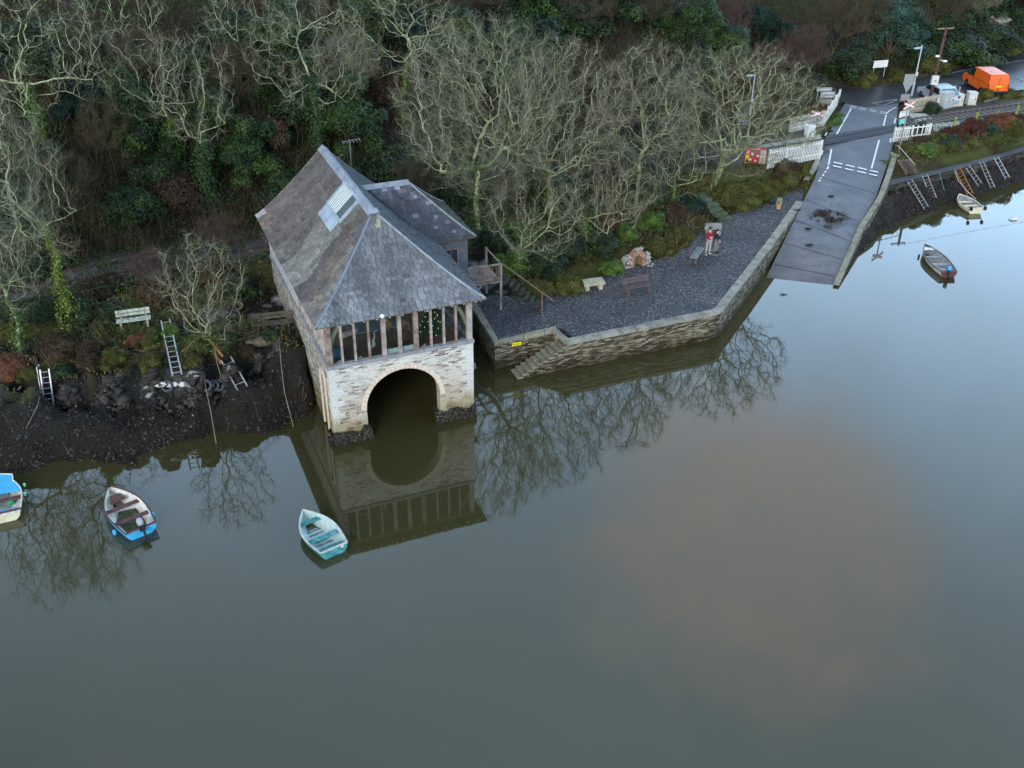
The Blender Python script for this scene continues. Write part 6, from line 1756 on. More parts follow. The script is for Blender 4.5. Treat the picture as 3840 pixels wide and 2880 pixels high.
def vehicle(name, label, cat, c, rz, prof_, belt, W_, m_body, van=True):
    """prof_: side outline (x forward,z) of the body up to the roof; body tapers inward above the belt line"""
    t = thing(name, label, cat, c, rz)
    n = len(prof_); b = MB()
    def hw(z): return W_ / 2 * (1 if z <= belt else 1 - .16 * (z - belt) / (prof_top - belt))
    prof_top = max(q[1] for q in prof_)
    lv = []
    for sgn in (-1, 1):
        for (x_, z_) in prof_: lv.append((x_, sgn * hw(z_) * (.985), z_))
    F = [tuple(range(n)), tuple(range(2 * n - 1, n - 1, -1))] + [(i, (i + 1) % n, n + (i + 1) % n, n + i) for i in range(n)]
    b.add(lv, F)
    me = bpy.data.meshes.new('body'); me.from_pydata(b.v, [], b.f); bm = bmesh.new(); bm.from_mesh(me)
    bmesh.ops.recalc_face_normals(bm, faces=bm.faces)
    bmesh.ops.bevel(bm, geom=[e_ for e_ in bm.edges if len(e_.link_faces) == 2 and e_.calc_face_angle(0) > .5], offset=.07, segments=3, affect='EDGES', clamp_overlap=True, profile=.6)
    bm.to_mesh(me); bm.free(); me.polygons.foreach_set('use_smooth', [True] * len(me.polygons)); o = link('body', me, m_body, t)
    md = o.modifiers.new('wn', 'WEIGHTED_NORMAL'); md.keep_sharp = True
    return t


m_orange = M('van_orange', [(.78, .13, .015), (.82, .15, .02)], scale=1, fine=5, fvar=.04, rough=.32, spec=.6)
m_dkglass = M('vehicle_glass', [(.015, .02, .025)], fvar=.05, rough=.08, spec=.8)
pf = at(*OV(1180, 835), 3.03); pr_ = at(*OV(1390, 965), 3.03)   # left side wheels: front, rear contact
hd = (pf - pr_); rzv = atan2(hd.y, hd.x); fwd = Vector((cos(rzv), sin(rzv), 0)); lf = Vector((-fwd.y, fwd.x, 0))
side_s = 1 if (at(*OV(1600, 990), 3.03) - pr_).dot(lf) > 0 else -1
Wv = 1.88; wb = max(2.7, min(3.3, hd.length)); cen = (pf + pr_) / 2 + lf * side_s * (Wv / 2 - .1)
cen.z = 3.04
vprof = [(-2.25, .32), (2.25, .30), (2.42, .55), (2.38, .82), (2.15, 1.02), (1.45, 1.16), (.78, 1.86), (.45, 1.93), (-2.15, 1.95), (-2.30, 1.75), (-2.38, 1.1), (-2.38, .5)]
van = vehicle('van', 'bright orange panel van parked on the verge at the right', 'van', cen, rzv, vprof, 1.1, Wv, m_orange)
for x_, y_ in ((wb / 2, Wv / 2 - .08), (wb / 2, -Wv / 2 + .08), (-wb / 2, Wv / 2 - .08), (-wb / 2, -Wv / 2 + .08)): wheel(van, x_, y_, .34)
for s_ in (-1, 1):
    b = MB(); b.extr([(x_, s_ * (Wv / 2 * (1 - .16 * (z_ - 1.1) / .85) + .002), z_) for x_, z_ in ((1.38, 1.16), (.82, 1.76), (.40, 1.80), (.40, 1.16))], (0, s_ * .008, 0)); b.build('cab_window', m_dkglass, van)
b = MB(); b.extr([(1.46, -.78, 1.19), (1.46, .78, 1.19), (.86, .70, 1.82), (.86, -.70, 1.82)], (.03, 0, .03)); b.build('windscreen', m_dkglass, van)
b = MB(); b.box((-2.40, 0, .48), (.12, Wv - .06, .2)); b.box((2.4, 0, .45), (.14, Wv - .06, .26)); b.build('bumper', m_black, van, bev=.02)
b = MB(); b.box((-2.398, -.05, .98), (.02, .52, .12)); b.build('rear_number_plate', M('plate_yellow', [(.75, .60, .03)], fvar=.05), van)
b = MB(); b.box((-2.402, .0, .70), (.03, .3, .05)); b.build('tailgate_handle', m_black, van)
for s_ in (-1, 1): b = MB(); b.box((-2.37, s_ * .87, 1.0), (.06, .1, .42)); b.build('tail_light', M('tail_red', [(.35, .02, .02)], rough=.2), van, bev=.01)
for s_ in (-1, 1): b = MB(); b.box((1.15, s_ * 1.02, 1.22), (.12, .2, .2)); b.build('wing_mirror', m_black, van, bev=.03)
b = MB(); b.beam((-2.402, 0, .55), (-2.39, 0, 1.8), .012, .02)
b.build('rear_door_seam', m_black, van)
for s_ in (-1, 1):
    b = MB()
    for x_ in (.36, -.75): b.beam((x_, s_ * (Wv / 2 - .008), .42), (x_, s_ * (Wv / 2 - .008), 1.12), .012, .012)
    b.beam((1.36, s_ * (Wv / 2 - .008), 1.12), (-2.2, s_ * (Wv / 2 - .008), 1.12), .012, .014); b.build('door_seam', m_black, van)
b = MB(); b.box((-1.25, .15, 1.955), (.75, .45, .03)); b.build('roof_vent', M('roof_patch', [(.7, .45, .40)], fvar=.1), van, bev=.01)
for s_ in (-1, 1): b = MB(); b.box((2.33, s_ * .72, .78), (.1, .3, .18)); b.build('headlight', m_sw, van, bev=.02)

m_silver = M('car_silver_blue', [(.42, .50, .56), (.46, .54, .60)], scale=1, fvar=.03, rough=.3, spec=.6, metal=.2)
qc = at(*OV(700, 905), 3.03 + .9)
car = vehicle('car', 'silver blue hatchback parked behind the white fence left of the van', 'car', Vector((qc.x - .1, qc.y + .1, 3.04)), rzv + .1, [(-1.95, .28), (1.95, .26), (2.05, .5), (1.98, .72), (1.1, .93), (.35, 1.42), (-.2, 1.47), (-1.25, 1.44), (-1.9, .98), (-2.02, .6)], .93, 1.72, m_silver)
for x_ in (1.25, -1.25):
    for y_ in (.76, -.76): wheel(car, x_, y_, .30, .18)
b = MB()
b.extr([(1.08, -.72, .96), (1.08, .72, .96), (.40, .62, 1.38), (.40, -.62, 1.38)], (.02, 0, .025)); b.build('windscreen', m_dkglass, car)
b = MB(); b.extr([(-1.92, -.68, 1.02), (-1.92, .68, 1.02), (-1.32, .6, 1.40), (-1.32, -.6, 1.40)], (-.025, 0, .02)); b.build('rear_window', M('rear_glass_blue', [(.10, .17, .22)], rough=.1, spec=.8), car)
b = MB()
for s_ in (-1, 1): b = MB(); b.extr([(x_, s_ * (.86 * (1 - .16 * (z_ - .93) / .54) + .002), z_) for x_, z_ in ((.95, .97), (.35, 1.34), (-1.15, 1.36), (-1.45, .98))], (0, s_ * .008, 0)); b.build('side_window', m_dkglass, car)
for s_ in (-1, 1): b = MB(); b.box((.78, s_ * .93, 1.0), (.1, .16, .12)); b.build('wing_mirror', m_silver, car, bev=.02)
for s_ in (-1, 1): b = MB(); b.box((-1.97, s_ * .72, .85), (.08, .18, .2)); b.build('tail_light', bpy.data.materials['tail_red'], car, bev=.01)
# timber baulks and odd things by the track
for (x0, y0, x1, y1, lab) in ((1480, 1110, 1710, 1040, 'old grey timber baulk lying in the weeds below the van'),):
    a = at(*OV(x0, y0), 3.05); c = at(*OV(x1, y1), 3.05); t = thing('timber_baulk', lab, 'timber', a); b = MB(); b.beam((0, 0, .06), c - a + Vector((0, 0, .06)), .22, .16); b.build('baulk', m_sleep, t, bev=.01)
# shed bits top right
g_ = ground(2160, 78); sh = thing('shed', 'pale lean-to shed with sloping roof sheets in the undergrowth at the top right', 'shed', g_, .3)
b = MB(); b.box((0, 0, .8), (2.6, 1.6, 1.7)); b.build('wall', M('shed_boards', [(.30, .27, .22), (.42, .39, .33)], fine=6), sh)
b = MB(); b.extr([(-1.5, -1.1, 1.62), (.1, -1.1, 1.75), (.1, 1.1, 2.1), (-1.5, 1.1, 1.95)], (0, 0, .05)); b.extr([(.3, -1.1, 1.5), (2.3, -1.1, 1.6), (2.3, .9, 1.85), (.3, .9, 1.75)], (0, 0, .05)); b.build('roof_sheet', M('roof_sheet_pale', [(.42, .38, .32), (.55, .53, .50)], fine=6), sh)
# slab pile beside boathouse on the left
sb = thing('stone_slab', 'flat brown boulder on the mud bank beside the dark bench', 'boulder', ground(567, 735), .3)
b = MB(); b.lathe((0, 0, 0), [(.6, -.2), (.75, .02), (.65, .1), (.25, .15)], 9, sx=1.3, sy=.6); b.build('stone', M('brown_slab', [(.10, .085, .055), (.19, .165, .115)], scale=3, fine=9, bmp=.4), sb)

# ------------------------------------------------------------------ vegetation
def segmesh(P0, P1, R0, R1, n=4):
    P0 = np.asarray(P0, float); P1 = np.asarray(P1, float); d = P1 - P0; L = np.linalg.norm(d, axis=1, keepdims=True) + 1e-9; d = d / L
    ref = np.where(np.abs(d[:, 2:3]) < .9, np.array([[0, 0, 1.]]), np.array([[1., 0, 0]]))
    x = np.cross(ref, d); x /= np.linalg.norm(x, axis=1, keepdims=True); y = np.cross(d, x)
    V = []
    for P, R in ((P0, R0), (P1 + d * np.asarray(R1).reshape(-1, 1) * .4, R1)):
        R = np.asarray(R).reshape(-1, 1)
        for k in range(n): a = 2 * pi * k / n; V.append(P + (x * cos(a) + y * sin(a)) * R)
    m = len(P0); V = np.stack(V, 1).reshape(-1, 3); base = (np.arange(m) * 2 * n)[:, None]
    F = [np.stack([base[:, 0] + k, base[:, 0] + (k + 1) % n, base[:, 0] + n + (k + 1) % n, base[:, 0] + n + k], 1) for k in range(n)]
    return V, np.concatenate(F, 0)


def colonize(trunk, cen, rad, natt=700, step=.42, kill=.75, infl=3.5, seed=0, floor_=-.35, maxit=110, jit=.35, shell=.35, tropism=.02, nl=0):
    g = np.random.default_rng(seed)
    v = g.normal(size=(natt * 2, 3)); v /= np.linalg.norm(v, axis=1, keepdims=True)
    r_ = (shell ** 3 + (1 - shell ** 3) * g.random((natt * 2, 1))) ** (1 / 3.)
    att = v * r_; att = att[att[:, 2] > floor_][:natt] * np.array(rad) + np.array(cen)
    pos = [np.array(p, float) for p in trunk]; par = [-1] + list(range(len(trunk) - 1))
    for k in range(nl):   # main limbs spreading from the fork
        az = 2 * pi * (k + g.uniform(-.3, .3)) / nl; el_ = g.uniform(.02, .62) if k % 3 else g.uniform(-.12, .15)
        d_ = np.array([cos(az) * cos(el_), sin(az) * cos(el_), sin(el_)]); i0 = max(1, len(trunk) - 1 - int(g.integers(0, 4))); q = np.array(pos[i0]); pi_ = i0
        L_ = g.uniform(.5, .82) * 1. / math.sqrt((d_[0] / rad[0]) ** 2 + (d_[1] / rad[1]) ** 2 + (d_[2] / (rad[2] * 1.5)) ** 2)
        for j in range(int(L_ / step)):
            d_ = d_ + g.normal(size=3) * .24 + np.array([0, 0, .015]); d_ /= np.linalg.norm(d_); q = q + d_ * step; pos.append(q.copy()); par.append(pi_); pi_ = len(pos) - 1
    P = np.array(pos); D = np.linalg.norm(att[:, None] - P[None], axis=2); near = D.argmin(1); nd = D.min(1)
    alive = np.ones(len(att), bool); seen = set()
    for it in range(maxit):
        act = alive & (nd < infl)
        if not act.any():
            if not alive.any(): break
            # grow towards the closest remaining cloud
            i = np.nonzero(alive)[0][nd[alive].argmin()]; act = np.zeros(len(att), bool); act[i] = True
        src = near[act]; d = att[act] - P[src]; d /= np.linalg.norm(d, axis=1, keepdims=True) + 1e-9
        S = np.zeros((len(P), 3)); np.add.at(S, src, d); idx = np.unique(src)
        dirs = S[idx]; dirs /= np.linalg.norm(dirs, axis=1, keepdims=True) + 1e-9
        dirs = dirs + g.normal(size=dirs.shape) * jit + [0, 0, tropism]; dirs /= np.linalg.norm(dirs, axis=1, keepdims=True)
        new = P[idx] + dirs * step
        keep = [k for k, i in enumerate(idx) if (int(i), int(it / 6)) or True]
        n0 = len(P); P = np.vstack([P, new]); par += [int(i) for i in idx]
        Dn = np.linalg.norm(att[:, None] - new[None], axis=2); j = Dn.argmin(1); dn = Dn[np.arange(len(att)), j]
        m = dn < nd; nd = np.where(m, dn, nd); near = np.where(m, n0 + j, near)
        alive &= nd > kill; nd = np.where(alive, nd, 1e9)
        if len(P) > 12000: break
    par = np.array(par); n = len(P); a = np.zeros(n); ch = np.zeros(n, int)
    for i in range(n - 1, 0, -1):
        if ch[i] == 0: a[i] = 1
        a[par[i]] += a[i]; ch[par[i]] += 1
    return P, par, a, ch


def rad_of(a, r0=.014, e=.485): return r0 * np.maximum(a, 1) ** e


m_bark = M('lichen_bark', [(.06, .07, .03), (.24, .26, .125), (.37, .40, .235), (.47, .495, .36)], scale=2.3, fine=11, fvar=.35, rough=.95, coord='pos', lo=.32, hi=.68)
m_twig = M('twig_bark', [(.13, .105, .09), (.19, .18, .12), (.27, .28, .175)], scale=1.1, fine=9, fvar=.3, rough=.95, coord='pos')
m_twigr = M('twig_reddish', [(.075, .045, .04), (.115, .07, .06)], scale=1.1, fine=9, fvar=.3, rough=.95, coord='pos')
m_twigb = M('twig_brown', [(.045, .034, .022), (.085, .066, .040), (.10, .10, .05)], scale=1.1, fine=9, fvar=.3, rough=.95, coord='pos')
m_mossb = M('mossy_bark', [(.06, .075, .015), (.11, .14, .02), (.17, .18, .07)], scale=2.3, fine=11, fvar=.4, rough=1, coord='pos')


def twigs_of(P, par, a, ch, g, k=3, L=(.35, .85), amax=3, up=.25, r=.009, wig=.5):
    tips = np.nonzero(a <= amax)[0]; tips = tips[tips > 0]
    idx = np.repeat(tips, k); d = P[idx] - P[par[idx]]; d /= np.linalg.norm(d, axis=1, keepdims=True) + 1e-9
    o = P[par[idx]] + (P[idx] - P[par[idx]]) * g.random((len(idx), 1))
    d1 = d + g.normal(size=d.shape) * .75 + [0, 0, up]; d1 /= np.linalg.norm(d1, axis=1, keepdims=True)
    l = g.uniform(*L, (len(idx), 1)); m1 = o + d1 * l * .5
    d2 = d1 + g.normal(size=d.shape) * wig + [0, 0, up]; d2 /= np.linalg.norm(d2, axis=1, keepdims=True); e1 = m1 + d2 * l * .5
    d3 = d1 + g.normal(size=d.shape) * .9; d3 /= np.linalg.norm(d3, axis=1, keepdims=True); e2 = m1 + d3 * l * .4
    A = np.vstack([o, m1, m1]); B = np.vstack([m1, e1, e2]); n = len(o)
    return segmesh(A, B, np.concatenate([np.full(n, r), np.full(2 * n, r * .8)]), np.concatenate([np.full(n, r * .8), np.full(2 * n, r * .45)]), 3)


def ivy_on(P, par, a, g, zmax, n, spread=.45, size=.085, cols=((.025, .055, .012), (.05, .085, .012)), ymin=None, amin=40):
    """leaves wrapped round the thick wood below zmax"""
    k = np.nonzero((a > amin) & (P[:, 2] < zmax))[0]; k = k[k > 0]
    if len(k) == 0: k = np.array([1])
    i = g.choice(k, n); o = P[par[i]] + (P[i] - P[par[i]]) * g.random((n, 1))
    v = g.normal(size=(n, 3)); v /= np.linalg.norm(v, axis=1, keepdims=True)
    taper = np.clip(1.15 - (o[:, 2:3] - P[0, 2]) / (zmax - P[0, 2] + .01), .3, 1)
    cn = o + v * np.abs(g.normal(size=(n, 1))) * spread * taper
    c = np.array(cols[0]) + (np.array(cols[1]) - np.array(cols[0])) * g.random((n, 1)); c = c * g.uniform(.7, 1.3, (n, 1))
    return leafmesh(cn, size * g.uniform(.7, 1.3, n), v + [0, 0, .4], c)


def bare_tree(name, label, base, h, rx, ry=None, seed=0, fork=.3, lean=(0, 0), natt=650, twk=5, twmat=None, bark=None, group='bare lichen covered oaks above the terrace', ivy=0, ivyh=.5, ivyc=((.03, .07, .012), (.08, .13, .015)), low=-.35, moss=True, step=.42, tr=.0098, cz=.62, twr=.0062, shell=.35, twup=.25, jit=.35, twl=(.35, .85), cat='tree', nl=0):
    ry = ry or rx; g = np.random.default_rng(seed); t = thing(name, label, cat, base, 0, group)
    fz = h * fork; k = max(3, int(fz / step)); lx, ly = lean
    w_ = np.cumsum(g.normal(size=(k, 2)) * .07, axis=0)
    trunk = [(lx * (i / k) * fork + w_[min(i, k - 1)][0] * (i > 0), ly * (i / k) * fork + w_[min(i, k - 1)][1] * (i > 0), fz * i / k - .25) for i in range(k + 1)]
    P, par, a, ch = colonize(trunk, (lx, ly, h * cz), (rx, ry, h * (1 - cz)), natt=natt, seed=seed, floor_=low, step=step, shell=shell, jit=jit, nl=nl)
    r_ = rad_of(a, tr); rp = np.where(par >= 0, r_[np.maximum(par, 0)], r_); rp = np.minimum(rp, r_ * 1.35)
    i = np.arange(1, len(P)); thick = r_[i] > .05
    mats = (bark or m_bark)
    V1, F1 = segmesh(P[par[i[thick]]], P[i[thick]], rp[i[thick]], r_[i[thick]], 7)
    V2, F2 = segmesh(P[par[i[~thick]]], P[i[~thick]], rp[i[~thick]], r_[i[~thick]], 4)
    fast('trunk_and_limbs', np.vstack([V1, V2]), np.vstack([F1, F2 + len(V1)]), mats, t)
    V, F = twigs_of(P, par, a, ch, g, twk, twl, up=twup, r=twr); fast('twigs', V, F, twmat or m_twig, t)
    if ivy:
        V, F, c = ivy_on(P, par, a, g, h * ivyh, ivy, cols=ivyc); fast('ivy', V, F, m_leaf, t, col=c)
    return t


def place_tree(px, py, ytop, hwpx, lean=(0, 0)):
    g_ = ground(px, py); g_.z -= .1; h = height_for(g_ + Vector((lean[0], lean[1], 0)), ytop); top = Vector((g_.x, g_.y, g_.z + h * .6)); rx = hwpx * mpp(top)
    return g_, h, rx


def oak(px, py, ytop, hw, label, seed, **k):
    g_, h, rx = place_tree(px, py, ytop, hw, k.get('lean', (0, 0))); h = min(h, k.pop('hmax', 16))
    return bare_tree(k.pop('name', 'oak_tree'), label, g_, h, rx, seed=seed, **k)


GO = 'bare lichen covered oaks between the terrace and the railway'
K_ = dict(group=GO, step=.36, shell=.3, jit=.40, nl=9, tr=.0108)
oak(1032, 510, 20, 190, 'largest bare oak right of the boathouse roof with a broad fan of pale limbs', 3, fork=.36, natt=2900, twk=6, ivy=2500, ivyh=.40, low=-.7, lean=(.2, -1.8), cz=.64, **K_)
oak(1195, 500, 62, 150, 'second bare oak from the boathouse, rounded crown beside the largest oak', 4, fork=.34, natt=2200, twk=6, ivy=1500, ivyh=.35, low=-.65, lean=(.3, -2.4), cz=.64, **K_)
oak(1372, 450, 75, 128, 'middle bare oak with a dark holly under its right side', 5, fork=.34, natt=1800, twk=6, low=-.6, lean=(.0, -3.0), cz=.64, **K_)
oak(1548, 398, 88, 182, 'rightmost bare oak with thick twisted limbs over the red board', 6, fork=.24, natt=2100, twk=6, nl=9, ivy=500, ivyh=.2, low=-.55, jit=.45, tr=.0135, group=GO, step=.42, shell=.12, cz=.61, lean=(.4, -3.8))
oak(1125, 590, 372, 128, 'low bare tree with bright ivy trunk leaning over the green bank by the terrace', 8, fork=.45, natt=500, twk=4, ivy=5200, ivyh=.66, ivyc=((.03, .07, .012), (.12, .19, .02)), low=-.8, lean=(.8, -.6), **K_)
oak(1262, 540, 340, 115, 'small bare tree with drooping grey branches above the stone slab seat', 9, fork=.4, natt=420, twk=4, ivy=1800, ivyh=.55, low=-.8, lean=(.6, -.5), **K_)
oak(1345, 500, 330, 95, 'small bare tree above the red leaved shrubs', 17, fork=.3, natt=500, twk=5, low=-.8, lean=(0, -.8), **K_)
oak(1060, 470, 300, 100, 'bare tree between the rear wing roof and the ivy trunked tree', 18, fork=.3, natt=600, twk=5, low=-.85, lean=(-.3, -.8), **K_)
oak(1455, 455, 262, 90, 'slender bare tree above the mossy garden steps', 10, fork=.4, natt=500, twk=4, ivy=400, low=-.7, **K_)
K_['group'] = GL = 'bare trees on the left bank'
oak(452, 738, 505, 112, 'small bare tree with an ivy base on the left bank behind the tall ladder', 12, fork=.22, natt=800, twk=4, ivy=2200, ivyh=.30, low=-.75, **K_)
oak(150, 705, 160, 128, 'tall bare tree with yellow moss trunk and upright twigs near the left edge', 13, fork=.45, natt=1300, twk=5, ivy=3200, ivyh=.45, ivyc=((.08, .12, .01), (.16, .20, .02)), low=-.8, twup=.7, lean=(-1.6, 0), twl=(.5, 1.3), **K_)
oak(60, 770, 300, 130, 'bare spreading tree at the very left edge above the rust coloured bush', 14, fork=.38, natt=1200, twk=4, ivy=900, ivyh=.35, low=-.75, lean=(-.8, 0), **K_)
oak(-60, 700, 120, 130, 'tall bare tree reaching in from beyond the left edge', 16, fork=.4, natt=700, twk=3, low=-.7, **K_)
K_['group'] = GH = 'bare trees on the wooded hillside'; K_['shell'] = .45; K_['step'] = .4; K_['nl'] = 5; K_['tr'] = .0105
oak(455, 440, 30, 105, 'ivy clad bare tree with pale crooked branches left of the boathouse ridge', 21, fork=.45, natt=240, twk=5, ivy=14000, ivyh=.74, ivyc=((.012, .034, .008), (.03, .07, .012)), low=-.9, hmax=13, **K_)
oak(388, 350, 20, 120, 'bare tree with a mossed leaning trunk in the upper left wood', 22, fork=.45, natt=220, twk=5, ivy=7000, ivyh=.55, ivyc=((.03, .07, .01), (.07, .12, .01)), low=-.9, lean=(-1.2, 0), hmax=13, **K_)
oak(95, 330, -50, 215, 'wide mint green branched tree reaching over the top left corner', 23, fork=.45, natt=620, twk=3, ivy=6000, ivyh=.6, low=-.6, hmax=14, **K_)
oak(690, 340, -40, 150, 'tall ivy clad tree behind the boathouse ridge', 24, fork=.5, natt=380, twk=5, ivy=16000, ivyh=.78, ivyc=((.010, .032, .008), (.028, .065, .012)), low=-.8, hmax=15, **K_)
oak(870, 260, -60, 160, 'bare tree with fine grey branches at the top behind the largest oak', 25, fork=.4, natt=700, twk=3, ivy=3500, low=-.6, hmax=14, **K_)
oak(560, 200, -60, 120, 'pale bare tree at the top edge left of centre', 26, fork=.4, natt=300, twk=5, ivy=5000, hmax=13, **K_)
oak(275, 150, -80, 120, 'thin bare tree at the top edge above the leaning mossed tree', 27, fork=.4, natt=260, twk=3, ivy=3000, hmax=13, **K_)
# reddish and brown brushy trees, one of each kind and copies
proto = {}


def brush(kind, px, py, ytop, hw, label, group='twiggy leafless trees of the hillside'):
    g_, h, rx = place_tree(px, py, ytop, hw); h = min(h, 12)
    if kind not in proto:
        sd_ = {'red': 31, 'brown': 32, 'brown2': 33, 'grey': 34}[kind]
        t = bare_tree('leafless_tree', label, g_, 6.0, 3.0, seed=sd_, fork=.15, natt=430, twk=9, twmat={'red': m_twigr, 'brown': m_twigb, 'brown2': m_twigb, 'grey': m_twig}[kind], bark={'red': m_twigr, 'grey': m_bark}.get(kind, m_twigb), group=group, low=-.6, step=.34, twr=.011, twup=.9 if kind != 'grey' else .3, twl=(.5, 1.2), shell=.1, tr=.010, jit=.25)
        proto[kind] = t
    else:
        t = copy_tree(proto[kind]); t.location = g_; t['label'] = label; t.rotation_euler = (0, 0, random.uniform(0, 6.2))
    t.scale = (rx / 3., rx / 3., h / 6.)
    return t


BR = [('red', 1572, 120, -15, 48, 'purple brown brushy tree at the top between the ivy column and the dark ivy mass'),
      ('red', 1722, 190, 55, 62, 'large purple brown brushy tree behind the rightmost oak'),
      ('red', 1660, 175, 95, 55, 'smaller purple brush directly left of the large purple brown tree'),
      ('brown', 1790, 160, -40, 70, 'olive brown brushy tree above the crossing fence'),
      ('brown2', 1850, 130, -50, 60, 'tall straight twigged tree left of the blue green pine'),
      ('brown', 2010, 110, -60, 75, 'brown twiggy tree behind the street lamp at the top'),
      ('grey', 2090, 70, -60, 60, 'pale grey twiggy tree leaning above the road at the top right'),
      ('brown2', 2170, 60, -70, 60, 'brown brushy tree in the top right corner'),
      ('brown', 1250, 90, -30, 90, 'brown brushy tree at the top behind the second oak'),
      ('brown2', 1390, 80, -40, 70, 'brown brushy tree at the top behind the middle oak'),
      ('brown', 330, 260, 60, 70, 'brown upright saplings left of the pale crooked tree'),
      ('brown2', 250, 380, 210, 65, 'low brown brush in the left wood above the railway'),
      ('brown', 520, 260, 90, 70, 'brown upright saplings between the two ivy clad trees'),
      ('brown2', 210, 200, 30, 75, 'brown brush high in the left wood'),
      ('brown', 160, 480, 330, 70, 'brown brush behind the mossed tree at the left'),
      ('grey', 760, 250, 60, 80, 'grey twiggy tree behind the tv aerial'),
      ('red', 480, 545, 470, 60, 'reddish brown brush over the railway by the boathouse gable'),
      ('red', 330, 640, 540, 55, 'dark reddish brush behind the lichen covered bench'),
      ('brown', 1080, 60, -60, 90, 'brown brush at the top edge above the largest oak'),
      ('red', 1330, 330, 240, 60, 'brown brush under the middle oak'),
      ('brown2', 900, 470, 340, 60, 'brown brush close behind the rear wing roof'),
      ('grey', 1085, 470, 330, 60, 'grey twiggy shrub at the foot of the largest oak'),
      ('red', 1310, 440, 330, 60, 'dull red brown brush above the whitewashed ruin')]
for a in BR: brush(*a)


# evergreen masses: each a shrub or ivy covered tree of its own
def blobs(g, n, R, hgt, flat=.75):
    c = []
    for k in range(n):
        a = g.random() * 2 * pi; r_ = R * .62 * math.sqrt(g.random()); z = hgt * (.25 + .55 * g.random()) * (1 - .35 * r_ / R)
        c.append((r_ * cos(a), r_ * sin(a), z, R * g.uniform(.28, .5)))
    for k in range(n):
        a = g.random() * 2 * pi; r_ = R * g.uniform(.5, 1.05); c.append((r_ * cos(a), r_ * sin(a), hgt * g.uniform(.08, .5), R * g.uniform(.14, .30)))
    c.append((0, 0, hgt * .45, R * .5)); return c


def leafcloud(g, bl, n, size, c0, c1, zs=1.0, hgt=1., warm=None):
    w_ = np.array([q[3] ** 2 for q in bl]); i = g.choice(len(bl), n, p=w_ / w_.sum()); B = np.array(bl)[i]
    v = g.normal(size=(n, 3)); v /= np.linalg.norm(v, axis=1, keepdims=True); v[:, 2] = np.where(v[:, 2] < -.3, -v[:, 2], v[:, 2])
    rr_ = B[:, 3:4] * (.72 + .36 * g.random((n, 1)) ** .7) * (1 + .16 * np.sin(v[:, :1] * 7 + B[:, :1] * 3) * np.cos(v[:, 1:2] * 6))
    cn = B[:, :3] + v * rr_ * [1, 1, zs]
    f = fbm(cn[:, 0] * 1.6 + 30, cn[:, 2] * 1.6 + cn[:, 1] * 1.1 + 30)
    t = np.clip((f - .3) * 2.2 + g.normal(size=n) * .15, 0, 1)[:, None]
    c = np.array(c0) * (1 - t) + np.array(c1) * t; c = c * g.uniform(.7, 1.35, (n, 1))
    if warm is not None: m_ = g.random(n) < warm[0]; c[m_] = np.array(warm[1]) * g.uniform(.6, 1.3, (m_.sum(), 1))
    return leafmesh(cn, size * g.uniform(.6, 1.35, n), v + g.normal(size=(n, 3)) * .45 + [0, 0, .25], c)


eproto = {}
KIND = {  # c0, c1, leaf size, height ratio, warm, material
    'dark': ((.007, .018, .006), (.036, .072, .016), .055, 1.0, (.04, (.10, .07, .03)), 'L'),
    'ivy': ((.008, .026, .006), (.050, .100, .015), .052, 1.9, (.03, (.12, .14, .02)), 'L'),
    'blue': ((.008, .020, .016), (.026, .055, .042), .055, 1.1, None, 'D'),
    'pine': ((.025, .060, .045), (.075, .135, .100), .05, 2.2, None, 'D'),
    'bright': ((.035, .080, .012), (.11, .19, .020), .06, 1.1, (.10, (.22, .28, .03)), 'L'),
    'olive': ((.045, .050, .014), (.115, .115, .032), .06, .7, (.25, (.13, .08, .04)), 'D'),
    'red': ((.05, .020, .014), (.125, .045, .032), .06, .9, (.2, (.10, .10, .03)), 'D'),
    'rust': ((.10, .040, .022), (.22, .10, .055), .055, .75, (.15, (.10, .08, .03)), 'D'),
    'brown': ((.035, .024, .015), (.085, .058, .034), .055, .7, (.25, (.06, .07, .02)), 'D')}


def bush(kind, px, py, hwpx, label, var=0, name='shrub', hr=None, group='evergreen and bramble shrubs', sink=.15, cat='shrub', n=17000, grow=1.35):
    key = (kind, var); c0, c1, sz, hr0, warm, ml = KIND[kind]
    g_ = ground(px, py); R = hwpx * mpp(g_) * grow
    if key not in eproto:
        g = np.random.default_rng(100 + len(eproto) * 7); t = thing(name, label, cat, g_, 0, group)
        hh = 2 * hr0; bl = blobs(g, 9 if hr0 < 1.5 else 13, 1.5, hh * (.8 if hr0 < 1.5 else 1.0))
        V, F, c = leafcloud(g, bl, n, sz, c0, c1); fast('foliage', V, F, m_leaf if ml == 'L' else m_dull, t, col=c)
        b = MB(); top = (0, 0, hh * .6)
        b.tube([(0, 0, -.3), (.03, .02, hh * .3), top], [.12, .09, .04], 6)
        for k in range(7):
            q = bl[k % len(bl)]; b.tube([(0, 0, hh * .12), (q[0] * .5, q[1] * .5, q[2] * .6), (q[0], q[1], q[2] + q[3] * .6)], [.06, .04, .015], 5)
        b.build('stems', m_twigb, t); eproto[key] = t
    else:
        t = copy_tree(eproto[key]); t.name = name; t.location = g_; t['label'] = label; t.rotation_euler = (0, 0, random.uniform(0, 6.28)); t['category'] = cat; t['group'] = group
    s = R / 1.75; hf = (hr or hr0) / hr0
    t.scale = (s * random.uniform(.82, 1.25), s * random.uniform(.82, 1.25), s * hf * random.uniform(.75, 1.2)); t.location.z = g_.z - sink * s
    return t


